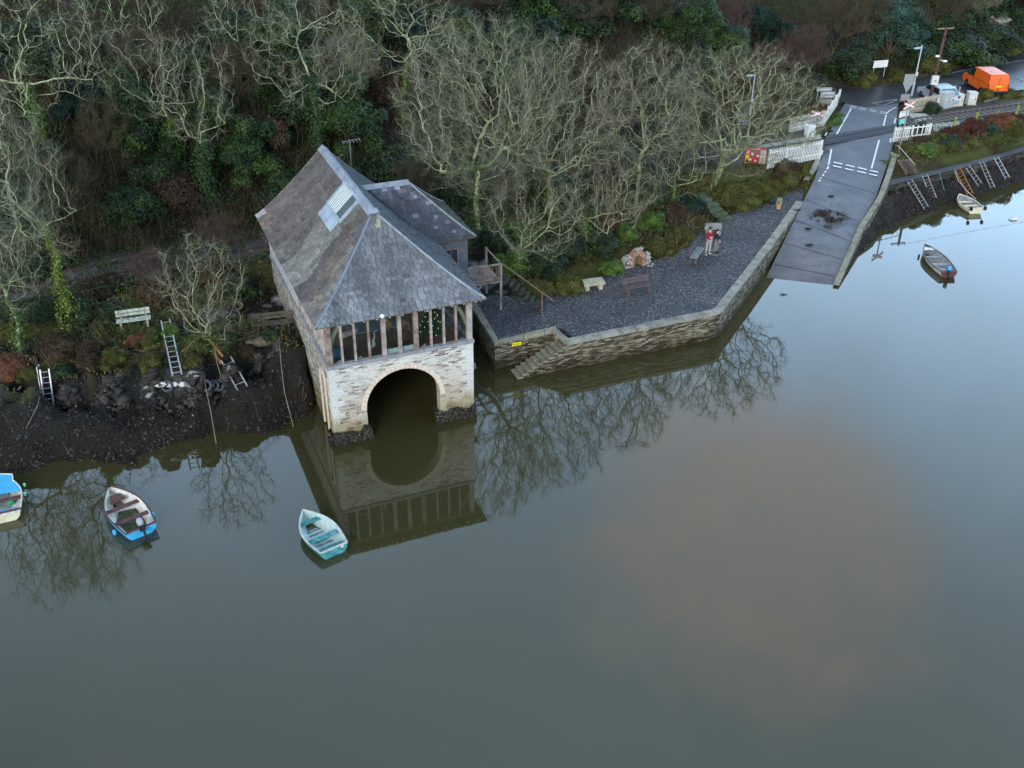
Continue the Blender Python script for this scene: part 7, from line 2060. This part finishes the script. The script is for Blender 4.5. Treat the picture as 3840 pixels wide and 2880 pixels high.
GE = 'ivy covered trees and evergreens of the hillside'; GB = 'shrubs on the bank behind the terrace'; GR = 'shrubs between the railway and the right quay'
EV = [('ivy', 1150, 60, 62, 'ivy mass at the top between the dark evergreens', 0), ('dark', 1060, 200, 60, 'dark bush behind the crown of the largest oak', 0), ('ivy', 820, 90, 60, 'ivy mass at the top right of the tall ivy tree', 1), ('dark', 400, 180, 62, 'dark ivy bush between the crooked trees high up', 0), ('ivy', 300, 330, 55, 'green ivy mass in the left wood', 1), ('dark', 520, 130, 60, 'dark bush at the top left of centre', 1), ('ivy', 1560, 140, 40, 'ivy bush at the foot of the purple brown tree', 0), ('dark', 120, 380, 60, 'dark evergreen behind the tall mossed tree', 1), ('dark', 150, 150, 70, 'dark evergreen mass in the upper left wood', 0), ('dark', 235, 265, 55, 'dark bushy evergreen above the left railway', 0), ('blue', 190, 250, 50, 'blue green evergreen behind the mint branched tree', 0), ('dark', 60, 120, 70, 'dark evergreen in the top left corner', 1),
      ('ivy', 470, 300, 50, 'ivy column below the pale crooked branches', 0), ('ivy', 540, 390, 55, 'ivy mass left of the boathouse ridge', 1), ('dark', 620, 440, 60, 'dark ivy mass against the boathouse gable', 1), ('ivy', 610, 180, 60, 'tall ivy column at the top left of centre', 0), ('dark', 700, 160, 60, 'dark ivy column behind the tall tree', 0),
      ('ivy', 760, 330, 60, 'ivy mass directly behind the aerial', 1), ('dark', 850, 400, 60, 'dark shrub behind the roof of the rear wing', 0), ('blue', 900, 130, 60, 'blue green evergreen at the top centre', 0), ('dark', 990, 110, 60, 'dark evergreen at the top behind the largest oak', 1), ('dark', 1200, 70, 70, 'dark evergreen at the top behind the second oak', 0),
      ('ivy', 1320, 60, 60, 'mottled ivy mass at the top behind the middle oak', 1), ('ivy', 1490, 95, 48, 'bright ivy column at the top left of the purple tree', 0), ('dark', 1430, 70, 45, 'dark evergreen left of the bright ivy column', 0), ('blue', 1640, 90, 48, 'dark blue green ivy mass between the two purple brown trees', 0), ('dark', 1690, 100, 40, 'dark green bush in front of the blue green mass', 1),
      ('pine', 1915, 130, 52, 'pale blue green pine like tree above the road junction', 0), ('pine', 1955, 95, 40, 'second blue green tree right of the pine', 0), ('dark', 1835, 165, 45, 'dark hedge mass behind the junction', 0), ('dark', 1980, 138, 38, 'dark hedge behind the street lamp', 0), ('ivy', 2015, 75, 42, 'ivy column behind the wooden pole', 0),
      ('dark', 2060, 125, 55, 'dark hedge above the silver car', 1), ('dark', 2120, 105, 50, 'dark hedge above the orange van', 0), ('ivy', 2120, 45, 42, 'ivy column at the top right', 1), ('dark', 2195, 85, 50, 'dark hedge at the right edge above the road', 1), ('dark', 2200, 25, 60, 'dark evergreen in the top right corner', 0), ('ivy', 2080, 60, 40, 'ivy covered bush beside the grey twiggy tree', 0),
      ('olive', 1860, 183, 24, 'olive verge growth at the bend of the road', 0), ('olive', 1935, 172, 20, 'olive verge growth left of the road name sign', 1), ('olive', 2010, 152, 36, 'olive verge growth behind the wooden pole', 0), ('olive', 2085, 132, 36, 'olive verge growth between the two white road signs', 1), ('olive', 2165, 112, 36, 'olive verge growth right of the far road sign', 0),
      ('blue', 1440, 215, 55, 'blue green holly under the right side of the middle oak', 0), ('blue', 1400, 330, 58, 'large dark blue green holly between the oaks', 0), ('dark', 1320, 390, 55, 'dark bush below the middle oak', 1), ('dark', 1000, 430, 55, 'dark bush behind the wing eave', 0), ('dark', 1060, 380, 45, 'dark bush at the trunk of the largest oak', 1), ('dark', 1180, 440, 55, 'dark bush under the second oak', 0),
      ('dark', 40, 480, 60, 'dark bush behind the spreading tree at the left edge', 0), ('brown', 130, 560, 60, 'brown bramble behind the mossed trunk', 0), ('dark', 290, 470, 60, 'dark bramble above the railway at the left', 1), ('brown', 400, 430, 55, 'brown bramble below the leaning tree', 0), ('brown', 560, 300, 60, 'brown bramble in the wood above the ivy mass', 1), ('dark', 350, 400, 50, 'dark bush in the middle of the left wood', 0),
      ('dark', 640, 270, 60, 'dark bush between the ivy columns', 1), ('brown', 800, 200, 60, 'brown bramble behind the fine grey tree', 0), ('dark', 1120, 120, 70, 'dark bush between the two largest oaks high up', 0), ('brown', 1290, 200, 60, 'brown bramble behind the second oak', 1), ('dark', 1500, 170, 55, 'dark bush behind the rightmost oak', 0), ('brown', 1600, 200, 55, 'brown bramble behind the rightmost oak', 0), ('dark', 1750, 215, 40, 'dark low bush behind the cream picket fence', 1)]
for e_ in EV: bush(e_[0], e_[1], e_[2], e_[3], e_[4], var=e_[5], group=GE, grow=1.6, name='evergreen_tree' if KIND[e_[0]][3] > 1.5 else 'shrub', cat='tree' if KIND[e_[0]][3] > 1.5 else 'shrub')
BB = [('bright', 1100, 590, 34, 'bright green ivy bush by the stair handrail', 0), ('bright', 1120, 520, 36, 'bright green ivy column above the handrail bush', 0), ('dark', 1175, 585, 44, 'dark green bush between the ivy bush and the stone slab', 0), ('dark', 1070, 540, 36, 'dark bush behind the balcony', 1), ('dark', 1215, 545, 48, 'dark bush above the stone slab seat', 1), ('olive', 1165, 635, 34, 'mossy olive clump at the terrace edge', 0),
      ('olive', 1225, 628, 34, 'yellow green mossy clump left of the stone slab', 1), ('dark', 1290, 545, 48, 'deep green bush left of the ruined brick arch', 0), ('bright', 1320, 590, 26, 'green ferny clump just left of the ruin', 1), ('red', 1300, 505, 40, 'red leaved shrub above the ruined brick arch', 0), ('red', 1320, 455, 36, 'upper red leaved shrub on the bank', 0), ('bright', 1352, 520, 28, 'vivid green shrub beside the red leaved one', 0),
      ('bright', 1405, 490, 32, 'yellow green shrub above the ruin on the right', 1), ('olive', 1425, 545, 34, 'olive brambles right of the ruin', 0), ('olive', 1470, 520, 34, 'olive brambles left of the pale slab seat', 1), ('dark', 1400, 440, 48, 'dark shrub in the middle of the bank', 0), ('brown', 1450, 470, 40, 'brown bramble between the shrubs and the garden steps', 0), ('blue', 1480, 455, 30, 'bluish clump left of the garden steps', 0),
      ('olive', 1570, 425, 36, 'brown bracken right of the garden steps', 1), ('olive', 1625, 415, 40, 'golden brown bracken on the bank below the red board', 0), ('olive', 1600, 445, 30, 'olive grass clump above the terrace edge', 0), ('olive', 1655, 428, 30, 'olive grass clump behind the flower pot', 1), ('olive', 1700, 400, 30, 'grass clump at the end of the bank by the kerb', 0), ('brown', 1690, 375, 32, 'russet grass clump below the white picket fence', 1), ('olive', 1730, 370, 26, 'green grass clump under the fence corner', 1),
      ('dark', 1260, 480, 48, 'dark bush under the drooping branches', 0), ('dark', 1380, 395, 45, 'dark bush on the railway side of the bank', 1), ('olive', 1490, 400, 36, 'olive growth at the top of the garden steps', 0)]
for e_ in BB: bush(e_[0], e_[1], e_[2], e_[3], e_[4], var=e_[5], group=GB)
RB = [('olive', 1965, 330, 22, 'olive clump beside the slatted steps', 0), ('brown', 1995, 315, 22, 'brown bramble behind the broken picket fence end', 0), ('bright', 2000, 338, 16, 'small vivid green shrub above the low quay', 0), ('olive', 2030, 320, 26, 'olive clump above the second ladder', 1), ('red', 2055, 300, 24, 'dark red shrub beside the railway', 0), ('dark', 2045, 325, 22, 'dark clump above the orange ladder', 0), ('red', 2100, 290, 26, 'reddish bramble right of the thick mossy post', 0), ('olive', 2090, 315, 26, 'olive clump above the grey ladder', 0),
      ('dark', 2130, 290, 24, 'dark green clump between the mossy posts', 1), ('rust', 2160, 275, 26, 'rusty bramble near the right edge by the railway', 0), ('olive', 2150, 305, 26, 'olive grass clump above the hooped ladder', 1), ('olive', 2195, 290, 28, 'yellow olive grass clump at the right edge', 0), ('brown', 2195, 268, 24, 'brown bramble at the right edge beside the track', 1), ('bright', 1906, 365, 14, 'green weeds on the slipway wall', 1), ('bright', 1916, 345, 12, 'fresh green weeds at the top of the slipway wall', 0),
      ('bright', 1800, 275, 13, 'ivy at the foot of the edge on fence', 0), ('bright', 1812, 258, 12, 'ivy spilling over the road beside the fence', 1), ('dark', 1788, 292, 12, 'dark ivy at the crossing end of the fence', 0), ('dark', 1990, 280, 14, 'ivy growing through the broken picket fence', 1), ('dark', 2012, 243, 16, 'dark weeds at the foot of the wooden pole', 0), ('olive', 2125, 212, 20, 'green weeds under the orange van', 0), ('olive', 2175, 208, 22, 'green verge weeds right of the orange van', 1), ('brown', 1760, 240, 24, 'brown weeds inside the fenced corner', 0)]
for e_ in RB: bush(e_[0], e_[1], e_[2], e_[3], e_[4], var=e_[5], group=GR, grow=1.5)
LB = [('olive', 62, 812, 26, 'olive tussock right of the rust coloured bush', 0), ('dark', 140, 808, 24, 'dark tussock overhanging the rocks right of the short ladder', 1), ('olive', 420, 785, 22, 'olive tussock right of the foot of the tall ladder', 1), ('brown', 540, 765, 24, 'brown bramble over the rocks left of the boathouse', 0), ('dark', 590, 738, 22, 'dark ivy at the wall foot of the boathouse', 0), ('olive', 330, 790, 24, 'olive tussock on the rock edge left of the tall ladder', 0), ('rust', 28, 800, 42, 'rust coloured bush at the left edge above the mud', 0), ('dark', 170, 700, 44, 'dark green bush left of the lichen covered bench', 0), ('dark', 60, 700, 44, 'dark bush at the foot of the left trees', 1), ('brown', 120, 760, 40, 'brown bramble above the short ladder', 0), ('olive', 330, 745, 32, 'brown and green tussock right of the bench', 0), ('rust', 300, 745, 24, 'reddish tussock below the bench', 0), ('olive', 250, 780, 30, 'green overhanging tussock above the grey rock', 1),
      ('brown', 200, 770, 36, 'brown bramble on the rock edge', 1), ('bright', 370, 735, 22, 'green clump at the foot of the tall ladder', 0), ('dark', 500, 750, 26, 'dark ivy clump right of the orange planks', 0), ('dark', 245, 690, 30, 'dark clump at the left end of the bench', 1), ('dark', 400, 720, 26, 'dark ivy clump left of the small bare tree', 0), ('olive', 440, 760, 22, 'olive clump under the small bare tree', 0), ('brown', 350, 640, 45, 'brown bramble behind the small bare tree', 0),
      ('brown', 220, 630, 45, 'brown bramble between the bench and the railway', 1), ('dark', 520, 640, 40, 'dark bramble left of the boathouse wall', 1), ('dark', 60, 600, 50, 'dark undergrowth at the foot of the mossed tree', 0), ('brown', 470, 600, 40, 'brown bramble near the boathouse gable', 0)]
for e_ in LB: bush(e_[0], e_[1], e_[2], e_[3], e_[4], var=e_[5], group='shrubs and brambles on the left bank')

# ---- undergrowth: low leaves and stems nobody could count
def scatter(n, x0, x1, y0, y1, dens_f):
    X_ = rng.uniform(x0, x1, n); Y_ = rng.uniform(y0, y1, n); k = rng.random(n) < dens_f(X_, Y_); return X_[k], Y_[k]


def in_view(x, y, m=60):
    d = np.stack([x, y, gz(x, y) - HC], 1); k = FPX / (d @ fw) / KS; px = 1106 + k * (d @ rr); py = 829.5 - k * (d @ uu)
    return (px > -m) & (px < 2212 + m) & (py > -m - 120) & (py < 1659)


def hill_d(x, y):
    d_, s_ = seg_dist(x, y, foot); r1, r2 = seg_dist(x, y, RAIL); lx = (x - BX) * ex.x + (y - BY) * ex.y; ly = (x - BX) * ey.x + (y - BY) * ey.y
    ov = (r1 < 3.6) & (x < 14) & (fbm(x * .8, y * .8) > .43) & ~((lx > -.2) & (lx < 10.3) & (ly < 14.2))
    return (((s_ > 0) & (d_ > .3)) | ov) & in_view(x, y) & (y < 118)


x, y = scatter(560000, -40, 62, 44, 118, lambda x, y: hill_d(x, y) * .95)
dcam = np.hypot(x, y); keep = rng.random(len(x)) < np.clip(1.3 - (dcam - 50) / 110, .45, 1); x, y = x[keep], y[keep]
f = fbm(x * .33 + 7, y * .33 + 3, 4); f2_ = fbm(x * 1.1, y * 1.1, 3)
mh = np.clip((f2_ - .30) * 2.6, 0, 1.5); z = gz(x, y) + mh * (.35 + .65 * rng.random(len(x)) ** .5)
t = np.clip((f - .38) * 7, 0, 1)[:, None] * .9 + .1
c = np.array([[.044, .031, .018]]) * (1 - t) + np.array([[.026, .052, .015]]) * t
w_ = rng.random((len(x), 1)); c = np.where(w_ < .10, [[.10, .065, .035]], c); c = np.where(w_ > .95, [[.05, .085, .02]], c); c = c * [[1.0, 1.15, .9]] * rng.uniform(.4, 1.35, (len(x), 1))
V, F, cc = leafmesh(np.stack([x, y, z], 1), rng.uniform(.05, .12, len(x)), rng.normal(size=(len(x), 3)) * .8 + [0, -.3, .8], c)
tag(fast('undergrowth', V, F, m_dull, col=cc), kind='stuff')
# thin standing stems
x, y = scatter(26000, -40, 62, 44, 116, lambda x, y: hill_d(x, y) * (.25 + .75 * (fbm(x * .2 + 50, y * .2) > .48)))
n = len(x); z = gz(x, y); hgt = rng.uniform(.8, 2.9, n) * (.5 + fbm(x * .3, y * .3 + 9)); P0 = np.stack([x, y, z], 1); P1 = P0 + np.stack([rng.normal(size=n) * .28, rng.normal(size=n) * .28, hgt * .6], 1); P2 = P1 + np.stack([rng.normal(size=n) * .35, rng.normal(size=n) * .35, hgt * .45], 1)
P3 = P1 + np.stack([rng.normal(size=n) * .4, rng.normal(size=n) * .4, hgt * .3], 1)
V, F = segmesh(np.vstack([P0, P1, P1]), np.vstack([P1, P2, P3]), np.concatenate([np.full(n, .017), np.full(2 * n, .011)]), np.concatenate([np.full(n, .011), np.full(2 * n, .005)]), 3)
tag(fast('saplings_and_stems', V, F, m_twigb), kind='stuff')


# grass and bramble on the banks south of the railway
def bank_d(x, y):
    d_, s_ = seg_dist(x, y, RAIL); z = gz(x, y)
    fl = inside(x, y, [tuple(q[:2]) for q in tt]) | inside(x, y, [tuple(q[:2]) for q in slipL] + [tuple(q[:2]) for q in slipR[::-1]])
    lx = (x - BX) * ex.x + (y - BY) * ex.y; ly = (x - BX) * ey.x + (y - BY) * ey.y
    bl_ = (lx > .2) & (lx < 7.8) & (ly > 0) & (ly < 14.1)
    lim = np.where(x < 0, 2.35, np.where(x > 26, 1.95, 1.5))
    pt, _ = seg_dist(x, y, [tuple(q[:2]) for q in rq_back])
    road_ = inside(x, y, [tuple(q[:2]) for q in xL] + [tuple(q[:2]) for q in xR[::-1]])
    under = (x > 26) & (pt < .25)
    return (s_ < 0) & (d_ > np.where(x < 0, 1.5, 2.0)) & (z > lim) & ~fl & ~bl_ & ~road_ & ~under & in_view(x, y)


x, y = scatter(330000, -32, 52, 40, 95, lambda x, y: bank_d(x, y) * 1.)
f = fbm(x * .5 + 4, y * .5 + 8, 4); g2 = fbm(x * 1.4, y * 1.4, 3)
mh = np.clip((g2 - .35) * 1.5, 0, .6); z = gz(x, y) + mh * (.2 + .8 * rng.random(len(x)))
t = np.clip((f - .40) * 5, 0, 1)[:, None]
c = np.array([[.095, .070, .032]]) * (1 - t) + np.array([[.048, .072, .016]]) * t
gl = ((x > 8) & (x < 26))[:, None]; c = c * 1.3; c = np.where(gl, c * [[1.25, 1.15, .9]], c)
w_ = rng.random((len(x), 1)); c = np.where(w_ > .93, [[.10, .13, .02]], c); c = np.where(w_ < .07, [[.12, .06, .035]], c); c = c * rng.uniform(.55, 1.45, (len(x), 1))
n = len(x)
V, F, cc = leafmesh(np.stack([x, y, z], 1), rng.uniform(.04, .10, n), rng.normal(size=(n, 3)) + [0, -.2, .35], c)
tag(fast('bank_grass', V, F, m_dull, col=cc), kind='stuff')


x, y = scatter(260000, -30, 50, 42, 90, lambda x, y: bank_d(x, y) * (fbm(x * .7 + 20, y * .7 + 2, 3) > .42) * np.where((x > -1) & (x < 13), 1, .45))
n = len(x); hh = np.clip((fbm(x * .7 + 20, y * .7 + 2, 3) - .42) * 7, 0, 1) * np.where((x > -1) & (x < 13), 1.15, .55); z = gz(x, y) + hh * (.3 + .7 * rng.random(n) ** .6)
k1 = fbm(x * .45 + 70, y * .45 + 11, 3); P3_ = np.array([[.020, .042, .012], [.060, .075, .018], [.105, .055, .030], [.055, .11, .016]])
ki = np.where(k1 < .42, 0, np.where(k1 < .54, 1, np.where(k1 < .60, 2, 3))); mixr = rng.random(n) < .22; ki = np.where(mixr, rng.integers(0, 4, n), ki)
V, F, cc = leafmesh(np.stack([x, y, z], 1), rng.uniform(.035, .085, n), rng.normal(size=(n, 3)) * .8 + [0, -.3, .6], P3_[ki] * rng.uniform(.45, 1.4, (n, 1)))
tag(fast('bank_brambles', V, F, m_dull, col=cc), kind='stuff')
x, y = scatter(26000, -30, 50, 42, 90, lambda x, y: bank_d(x, y) * (fbm(x * .5 + 31, y * .5 + 2, 3) > .45)); n = len(x)
P0 = np.stack([x, y, gz(x, y)], 1); P1 = P0 + np.stack([rng.normal(size=n) * .3, rng.normal(size=n) * .3, rng.uniform(.3, .9, n)], 1); P2 = P1 + np.stack([rng.normal(size=n) * .4, rng.normal(size=n) * .4 - .1, rng.uniform(-.2, .4, n)], 1)
V, F = segmesh(np.vstack([P0, P1]), np.vstack([P1, P2]), np.concatenate([np.full(n, .011), np.full(n, .008)]), np.concatenate([np.full(n, .008), np.full(n, .004)]), 3)
tag(fast('bramble_stems', V, F, m_twig), kind='stuff')


# seaweed and wrack over the mud, heap on the slipway, weed round the pier feet
def mud_d(x, y):
    z = gz(x, y); return inside(x, y, land) & (z > -.04) & (z < np.where(x < -6, 2.6, 1.5)) & in_view(x, y) & (((x < -6)) | ((x > 19) & ~inside(x, y, [tuple(q[:2]) for q in slipL] + [tuple(q[:2]) for q in slipR[::-1]])))


x, y = scatter(700000, -34, 48, 34, 84, lambda x, y: mud_d(x, y) * (.35 + .65 * (fbm(x * .9 + 2, y * .9) > .45)))
n = len(x); f = fbm(x * 1.2, y * 1.2); c = (np.array([[.013, .010, .008]]) + np.array([[.040, .030, .022]]) * (f[:, None] ** 2)) * rng.uniform(.4, 1.9, (n, 1)); w_ = rng.random((n, 1)); c = np.where(w_ > .985, [[.11, .09, .065]], c)
V, F, cc = leafmesh(np.stack([x, y, gz(x, y) + rng.uniform(0, .10, n)], 1), rng.uniform(.03, .09, n), rng.normal(size=(n, 3)) * .7 + [0, 0, .7], c, .4)
m_weed = M('wet_seaweed', [(.9, .9, .9), (1.1, 1.1, 1.1)], fvar=0, rough=.42, spec=.45, vcol=True, coord='pos')
tag(fast('seaweed', V, F, m_weed, col=cc), kind='stuff')
# seaweed heap
n = 5200; hc = onslip(1772, 466, 0); a = rng.random(n) * 2 * pi; r_ = rng.random(n) ** .8
x = hc.x + r_ * np.cos(a) * 1.7 + rng.normal(size=n) * .15; y = hc.y + r_ * np.sin(a) * .85 + np.cos(a) * -.35 * r_
k = fbm(x * 2.2, y * 2.2) > .40; x, y = x[k], y[k]; n = len(x); z = np.array([zslip(a_, b_) for a_, b_ in zip(x, y)]) + rng.uniform(.02, .14, n)
c = np.array([[.028, .017, .014]]) * rng.uniform(.4, 2.4, (n, 1)); V, F, cc = leafmesh(np.stack([x, y, z], 1), rng.uniform(.04, .11, n), rng.normal(size=(n, 3)) + [0, 0, .6], c, .3)
tag(fast('seaweed_heap', V, F, m_weed, col=cc), kind='stuff')
for i, (px, py, r0_) in enumerate(((1790, 490, .25), (1748, 530, .12), (1795, 425, .1), (1721, 455, .14), (1745, 495, .1))):
    q = onslip(px, py, .02); n = 160; x = q.x + rng.normal(size=n) * r0_; y = q.y + rng.normal(size=n) * r0_ * .7
    V, F, cc = leafmesh(np.stack([x, y, q.z + rng.uniform(0, .05, n)], 1), rng.uniform(.03, .07, n), rng.normal(size=(n, 3)) + [0, 0, 1], np.array([[.02, .014, .012]]) * rng.uniform(.5, 2, (n, 1)), .35)
    o = tag(fast('seaweed_scrap', V, F, m_weed, col=cc), kind='stuff')
# weed on the pier feet: hanging dark fronds
pts = []
for (u0_, u1_, v0_, v1_) in ((WI - .05, jl + .12, vf - .09, vf - .03), (jr - .25, WR + .08, vf - .10, vf - .03)):
    n = 3000; u_ = rng.uniform(u0_, u1_, n); zt = .62 * rng.random(n) ** 1.0 * (.55 + .8 * fbm(u_ * 2.5, u_ * 0 + 4)); v_ = rng.uniform(v0_, v1_, n) - (.65 - zt) * .22
    pts += [(Bw(a_, b_, c_)) for a_, b_, c_ in zip(u_, v_, zt - .05)]
for s_u in (jl + .03, jr - .03, WI - .06):
    n = 900; v_ = rng.uniform(vf, vb + .1, n); zt = rng.random(n) * .5; u_ = s_u + rng.normal(size=n) * .05; pts += [(Bw(a_, b_, c_)) for a_, b_, c_ in zip(u_, v_, zt - .05)]
pts = np.array([tuple(q) for q in pts]); n = len(pts)
V, F, cc = leafmesh(pts, rng.uniform(.05, .12, n), rng.normal(size=(n, 3)) * .5 + [.3, -.9, .3], np.array([[.022, .017, .010]]) * rng.uniform(.35, 1.9, (n, 1)), .35)
tag(fast('pier_seaweed', V, F, m_weed, col=cc), kind='stuff')
# broken twigs and drift on the mud
x, y = scatter(420, -30, -6, 36, 47, lambda x, y: mud_d(x, y) * 1.); n = len(x); z = gz(x, y) + .04; a = rng.random(n) * 6.28; l = rng.uniform(.1, .5, n)
V, F = segmesh(np.stack([x, y, z], 1), np.stack([x + np.cos(a) * l, y + np.sin(a) * l, gz(x + np.cos(a) * l, y + np.sin(a) * l) + .05], 1), np.full(n, .012), np.full(n, .006), 3)
tag(fast('driftwood_twigs', V, F, m_twig), kind='stuff')

# angular slate blocks along the broken rock edge of the left bank
V = []; F = []; cr_ = []
for k in range(1500):
    if k < 1150:
        t_ = random.random(); i = int(t_ * (len(rock_base) - 1)); f_ = t_ * (len(rock_base) - 1) - i
        q0 = rock_base[i].lerp(rock_base[i + 1], f_); jt = random.random(); px_ = pj((q0.x, q0.y, 1.0))[0]
        jj = min(range(len(rock_top)), key=lambda n_: abs(pj(tuple(rock_top[n_]))[0] - px_)); q = q0.lerp(rock_top[jj], jt ** .8)
    else:
        q = ground(random.uniform(0, 640), random.uniform(850, 985))
    z_ = float(gz(q.x, q.y)); s_ = random.uniform(.07, .26) * (1.3 if random.random() < .12 else 1) if k < 1150 else random.uniform(.03, .12)
    R = Matrix.Rotation(random.uniform(-.5, .5), 3, 'X') @ Matrix.Rotation(random.uniform(-.5, .5), 3, 'Y') @ Matrix.Rotation(random.uniform(0, 3.1), 3, 'Z')
    n0 = len(V); dm = (s_ * random.uniform(.8, 2.0), s_ * random.uniform(.6, 1.1), s_ * random.uniform(.25, .6))
    for c_ in ((-1, -1, -1), (1, -1, -1), (1, 1, -1), (-1, 1, -1), (-1, -1, 1), (1, -1, 1), (1, 1, 1), (-1, 1, 1)):
        w_ = R @ Vector([c_[m_] * dm[m_] * random.uniform(.45, 1.0) for m_ in range(3)]); V.append((q.x + w_.x, q.y + w_.y, z_ + w_.z + s_ * .1))
    F += [(n0, n0 + 3, n0 + 2, n0 + 1), (n0 + 4, n0 + 5, n0 + 6, n0 + 7), (n0, n0 + 1, n0 + 5, n0 + 4), (n0 + 1, n0 + 2, n0 + 6, n0 + 5), (n0 + 2, n0 + 3, n0 + 7, n0 + 6), (n0 + 3, n0, n0 + 4, n0 + 7)]
    pale = 1 if k < 1150 and random.random() < .06 and -20.5 < q.x < -13.5 else 0
    g_ = random.uniform(.5, 1.5); cr_ += [((.20, .21, .21) if pale else (.030 * g_, .026 * g_, .024 * g_))] * 8
m_rock = M('slate_rock', [(.45, .45, .45), (1.1, 1.1, 1.1), (1.7, 1.7, 1.75)], scale=2.2, fine=16, fvar=.5, rough=.7, spec=.35, bmp=.6, vcol=True, coord='pos')
tag(fast('rock_rubble', V, F, m_rock, col=np.array(cr_)), kind='stuff')

# ------------------------------------------------------------------ light
SUN_EL, SUN_AZ = radians(24), radians(196)   # azimuth clockwise from +Y
sd = Vector((sin(SUN_AZ) * cos(SUN_EL), cos(SUN_AZ) * cos(SUN_EL), sin(SUN_EL)))
W = bpy.data.worlds.new('World'); sc.world = W; W.use_nodes = True; nt = W.node_tree; nt.nodes.clear()
wo = nt.nodes.new('ShaderNodeOutputWorld'); bg = nt.nodes.new('ShaderNodeBackground'); nt.links.new(bg.outputs[0], wo.inputs[0])
sky = nt.nodes.new('ShaderNodeTexSky'); sky.sky_type = 'NISHITA'; sky.sun_disc = False
sky.sun_elevation = SUN_EL; sky.sun_rotation = SUN_AZ; sky.altitude = 30; sky.air_density = 1.3; sky.dust_density = 1.6
gen = nt.nodes.new('ShaderNodeTexCoord').outputs['Generated']
def dotn(v):
    n = nt.nodes.new('ShaderNodeVectorMath'); n.operation = 'DOT_PRODUCT'; nt.links.new(gen, n.inputs[0]); n.inputs[1].default_value = v; return n.outputs['Value']
def mth(op, a, b_):
    n = nt.nodes.new('ShaderNodeMath'); n.operation = op; n.use_clamp = False
    for i, q in enumerate((a, b_)):
        if hasattr(q, 'is_linked'): nt.links.new(q, n.inputs[i])
        else: n.inputs[i].default_value = q
    return n.outputs[0]
# brighter low band of sky over the hills to the north east, duller overhead
el = dotn((0, 0, 1)); wob = mth('MULTIPLY_ADD', noise(nt, gen, 1.6, 4, .6), .22); nt.nodes[-1].inputs[2].default_value = -.11
band = ramp(nt, mth('ADD', el, wob), [(0, 1), (.36, .95), (.50, .66), (.62, .42), (.74, .31), (1, .28)])
side = ramp(nt, dotn((.45, .89, 0)), [(-.1 + .1, .35), (.55, 1)])
blue = mixc(nt, 1, mixc(nt, .55, sky.outputs[0], (11, 12.5, 13.5)), (1.58, 2.0, 2.5), 'MULTIPLY')
skc = mixc(nt, 1, mixc(nt, 1, blue, band, 'MULTIPLY'), side, 'MULTIPLY')
cm = ramp(nt, dotn((.235, .738, .632)), [(.964, 0), (.999, 1)])
cf = ramp(nt, mth('MULTIPLY', mth('ADD', cm, noise(nt, gen, 6.5, 7, .6, .3)), .5), [(.52, 0), (.72, 1)])
fin = mixc(nt, mth('MULTIPLY', cf, .82), skc, (8.2, 7.2, 7.3))
c2_ = mth('MULTIPLY', ramp(nt, noise(nt, gen, 1.7, 6, .6, .4), [(.5, 0), (.72, 1)]), .2)
fin = mixc(nt, c2_, fin, (4.6, 4.6, 4.6))
nt.links.new(fin, bg.inputs[0]); bg.inputs[1].default_value = .13
L = bpy.data.lights.new('sun', 'SUN'); L.energy = 1.15; L.angle = radians(25); L.color = (1, .93, .84)
lo = bpy.data.objects.new('sun', L); C.objects.link(lo); lo.rotation_euler = sd.to_track_quat('Z', 'Y').to_euler()
sc.view_settings.view_transform = 'Standard'; sc.view_settings.look = 'None'; sc.view_settings.exposure = 0.88; sc.view_settings.gamma = 1
sc.view_settings.use_curve_mapping = False
sc.cycles.max_bounces = 5; sc.cycles.diffuse_bounces = 2; sc.cycles.glossy_bounces = 3; sc.cycles.transparent_max_bounces = 12
sc.cycles.use_denoising = True
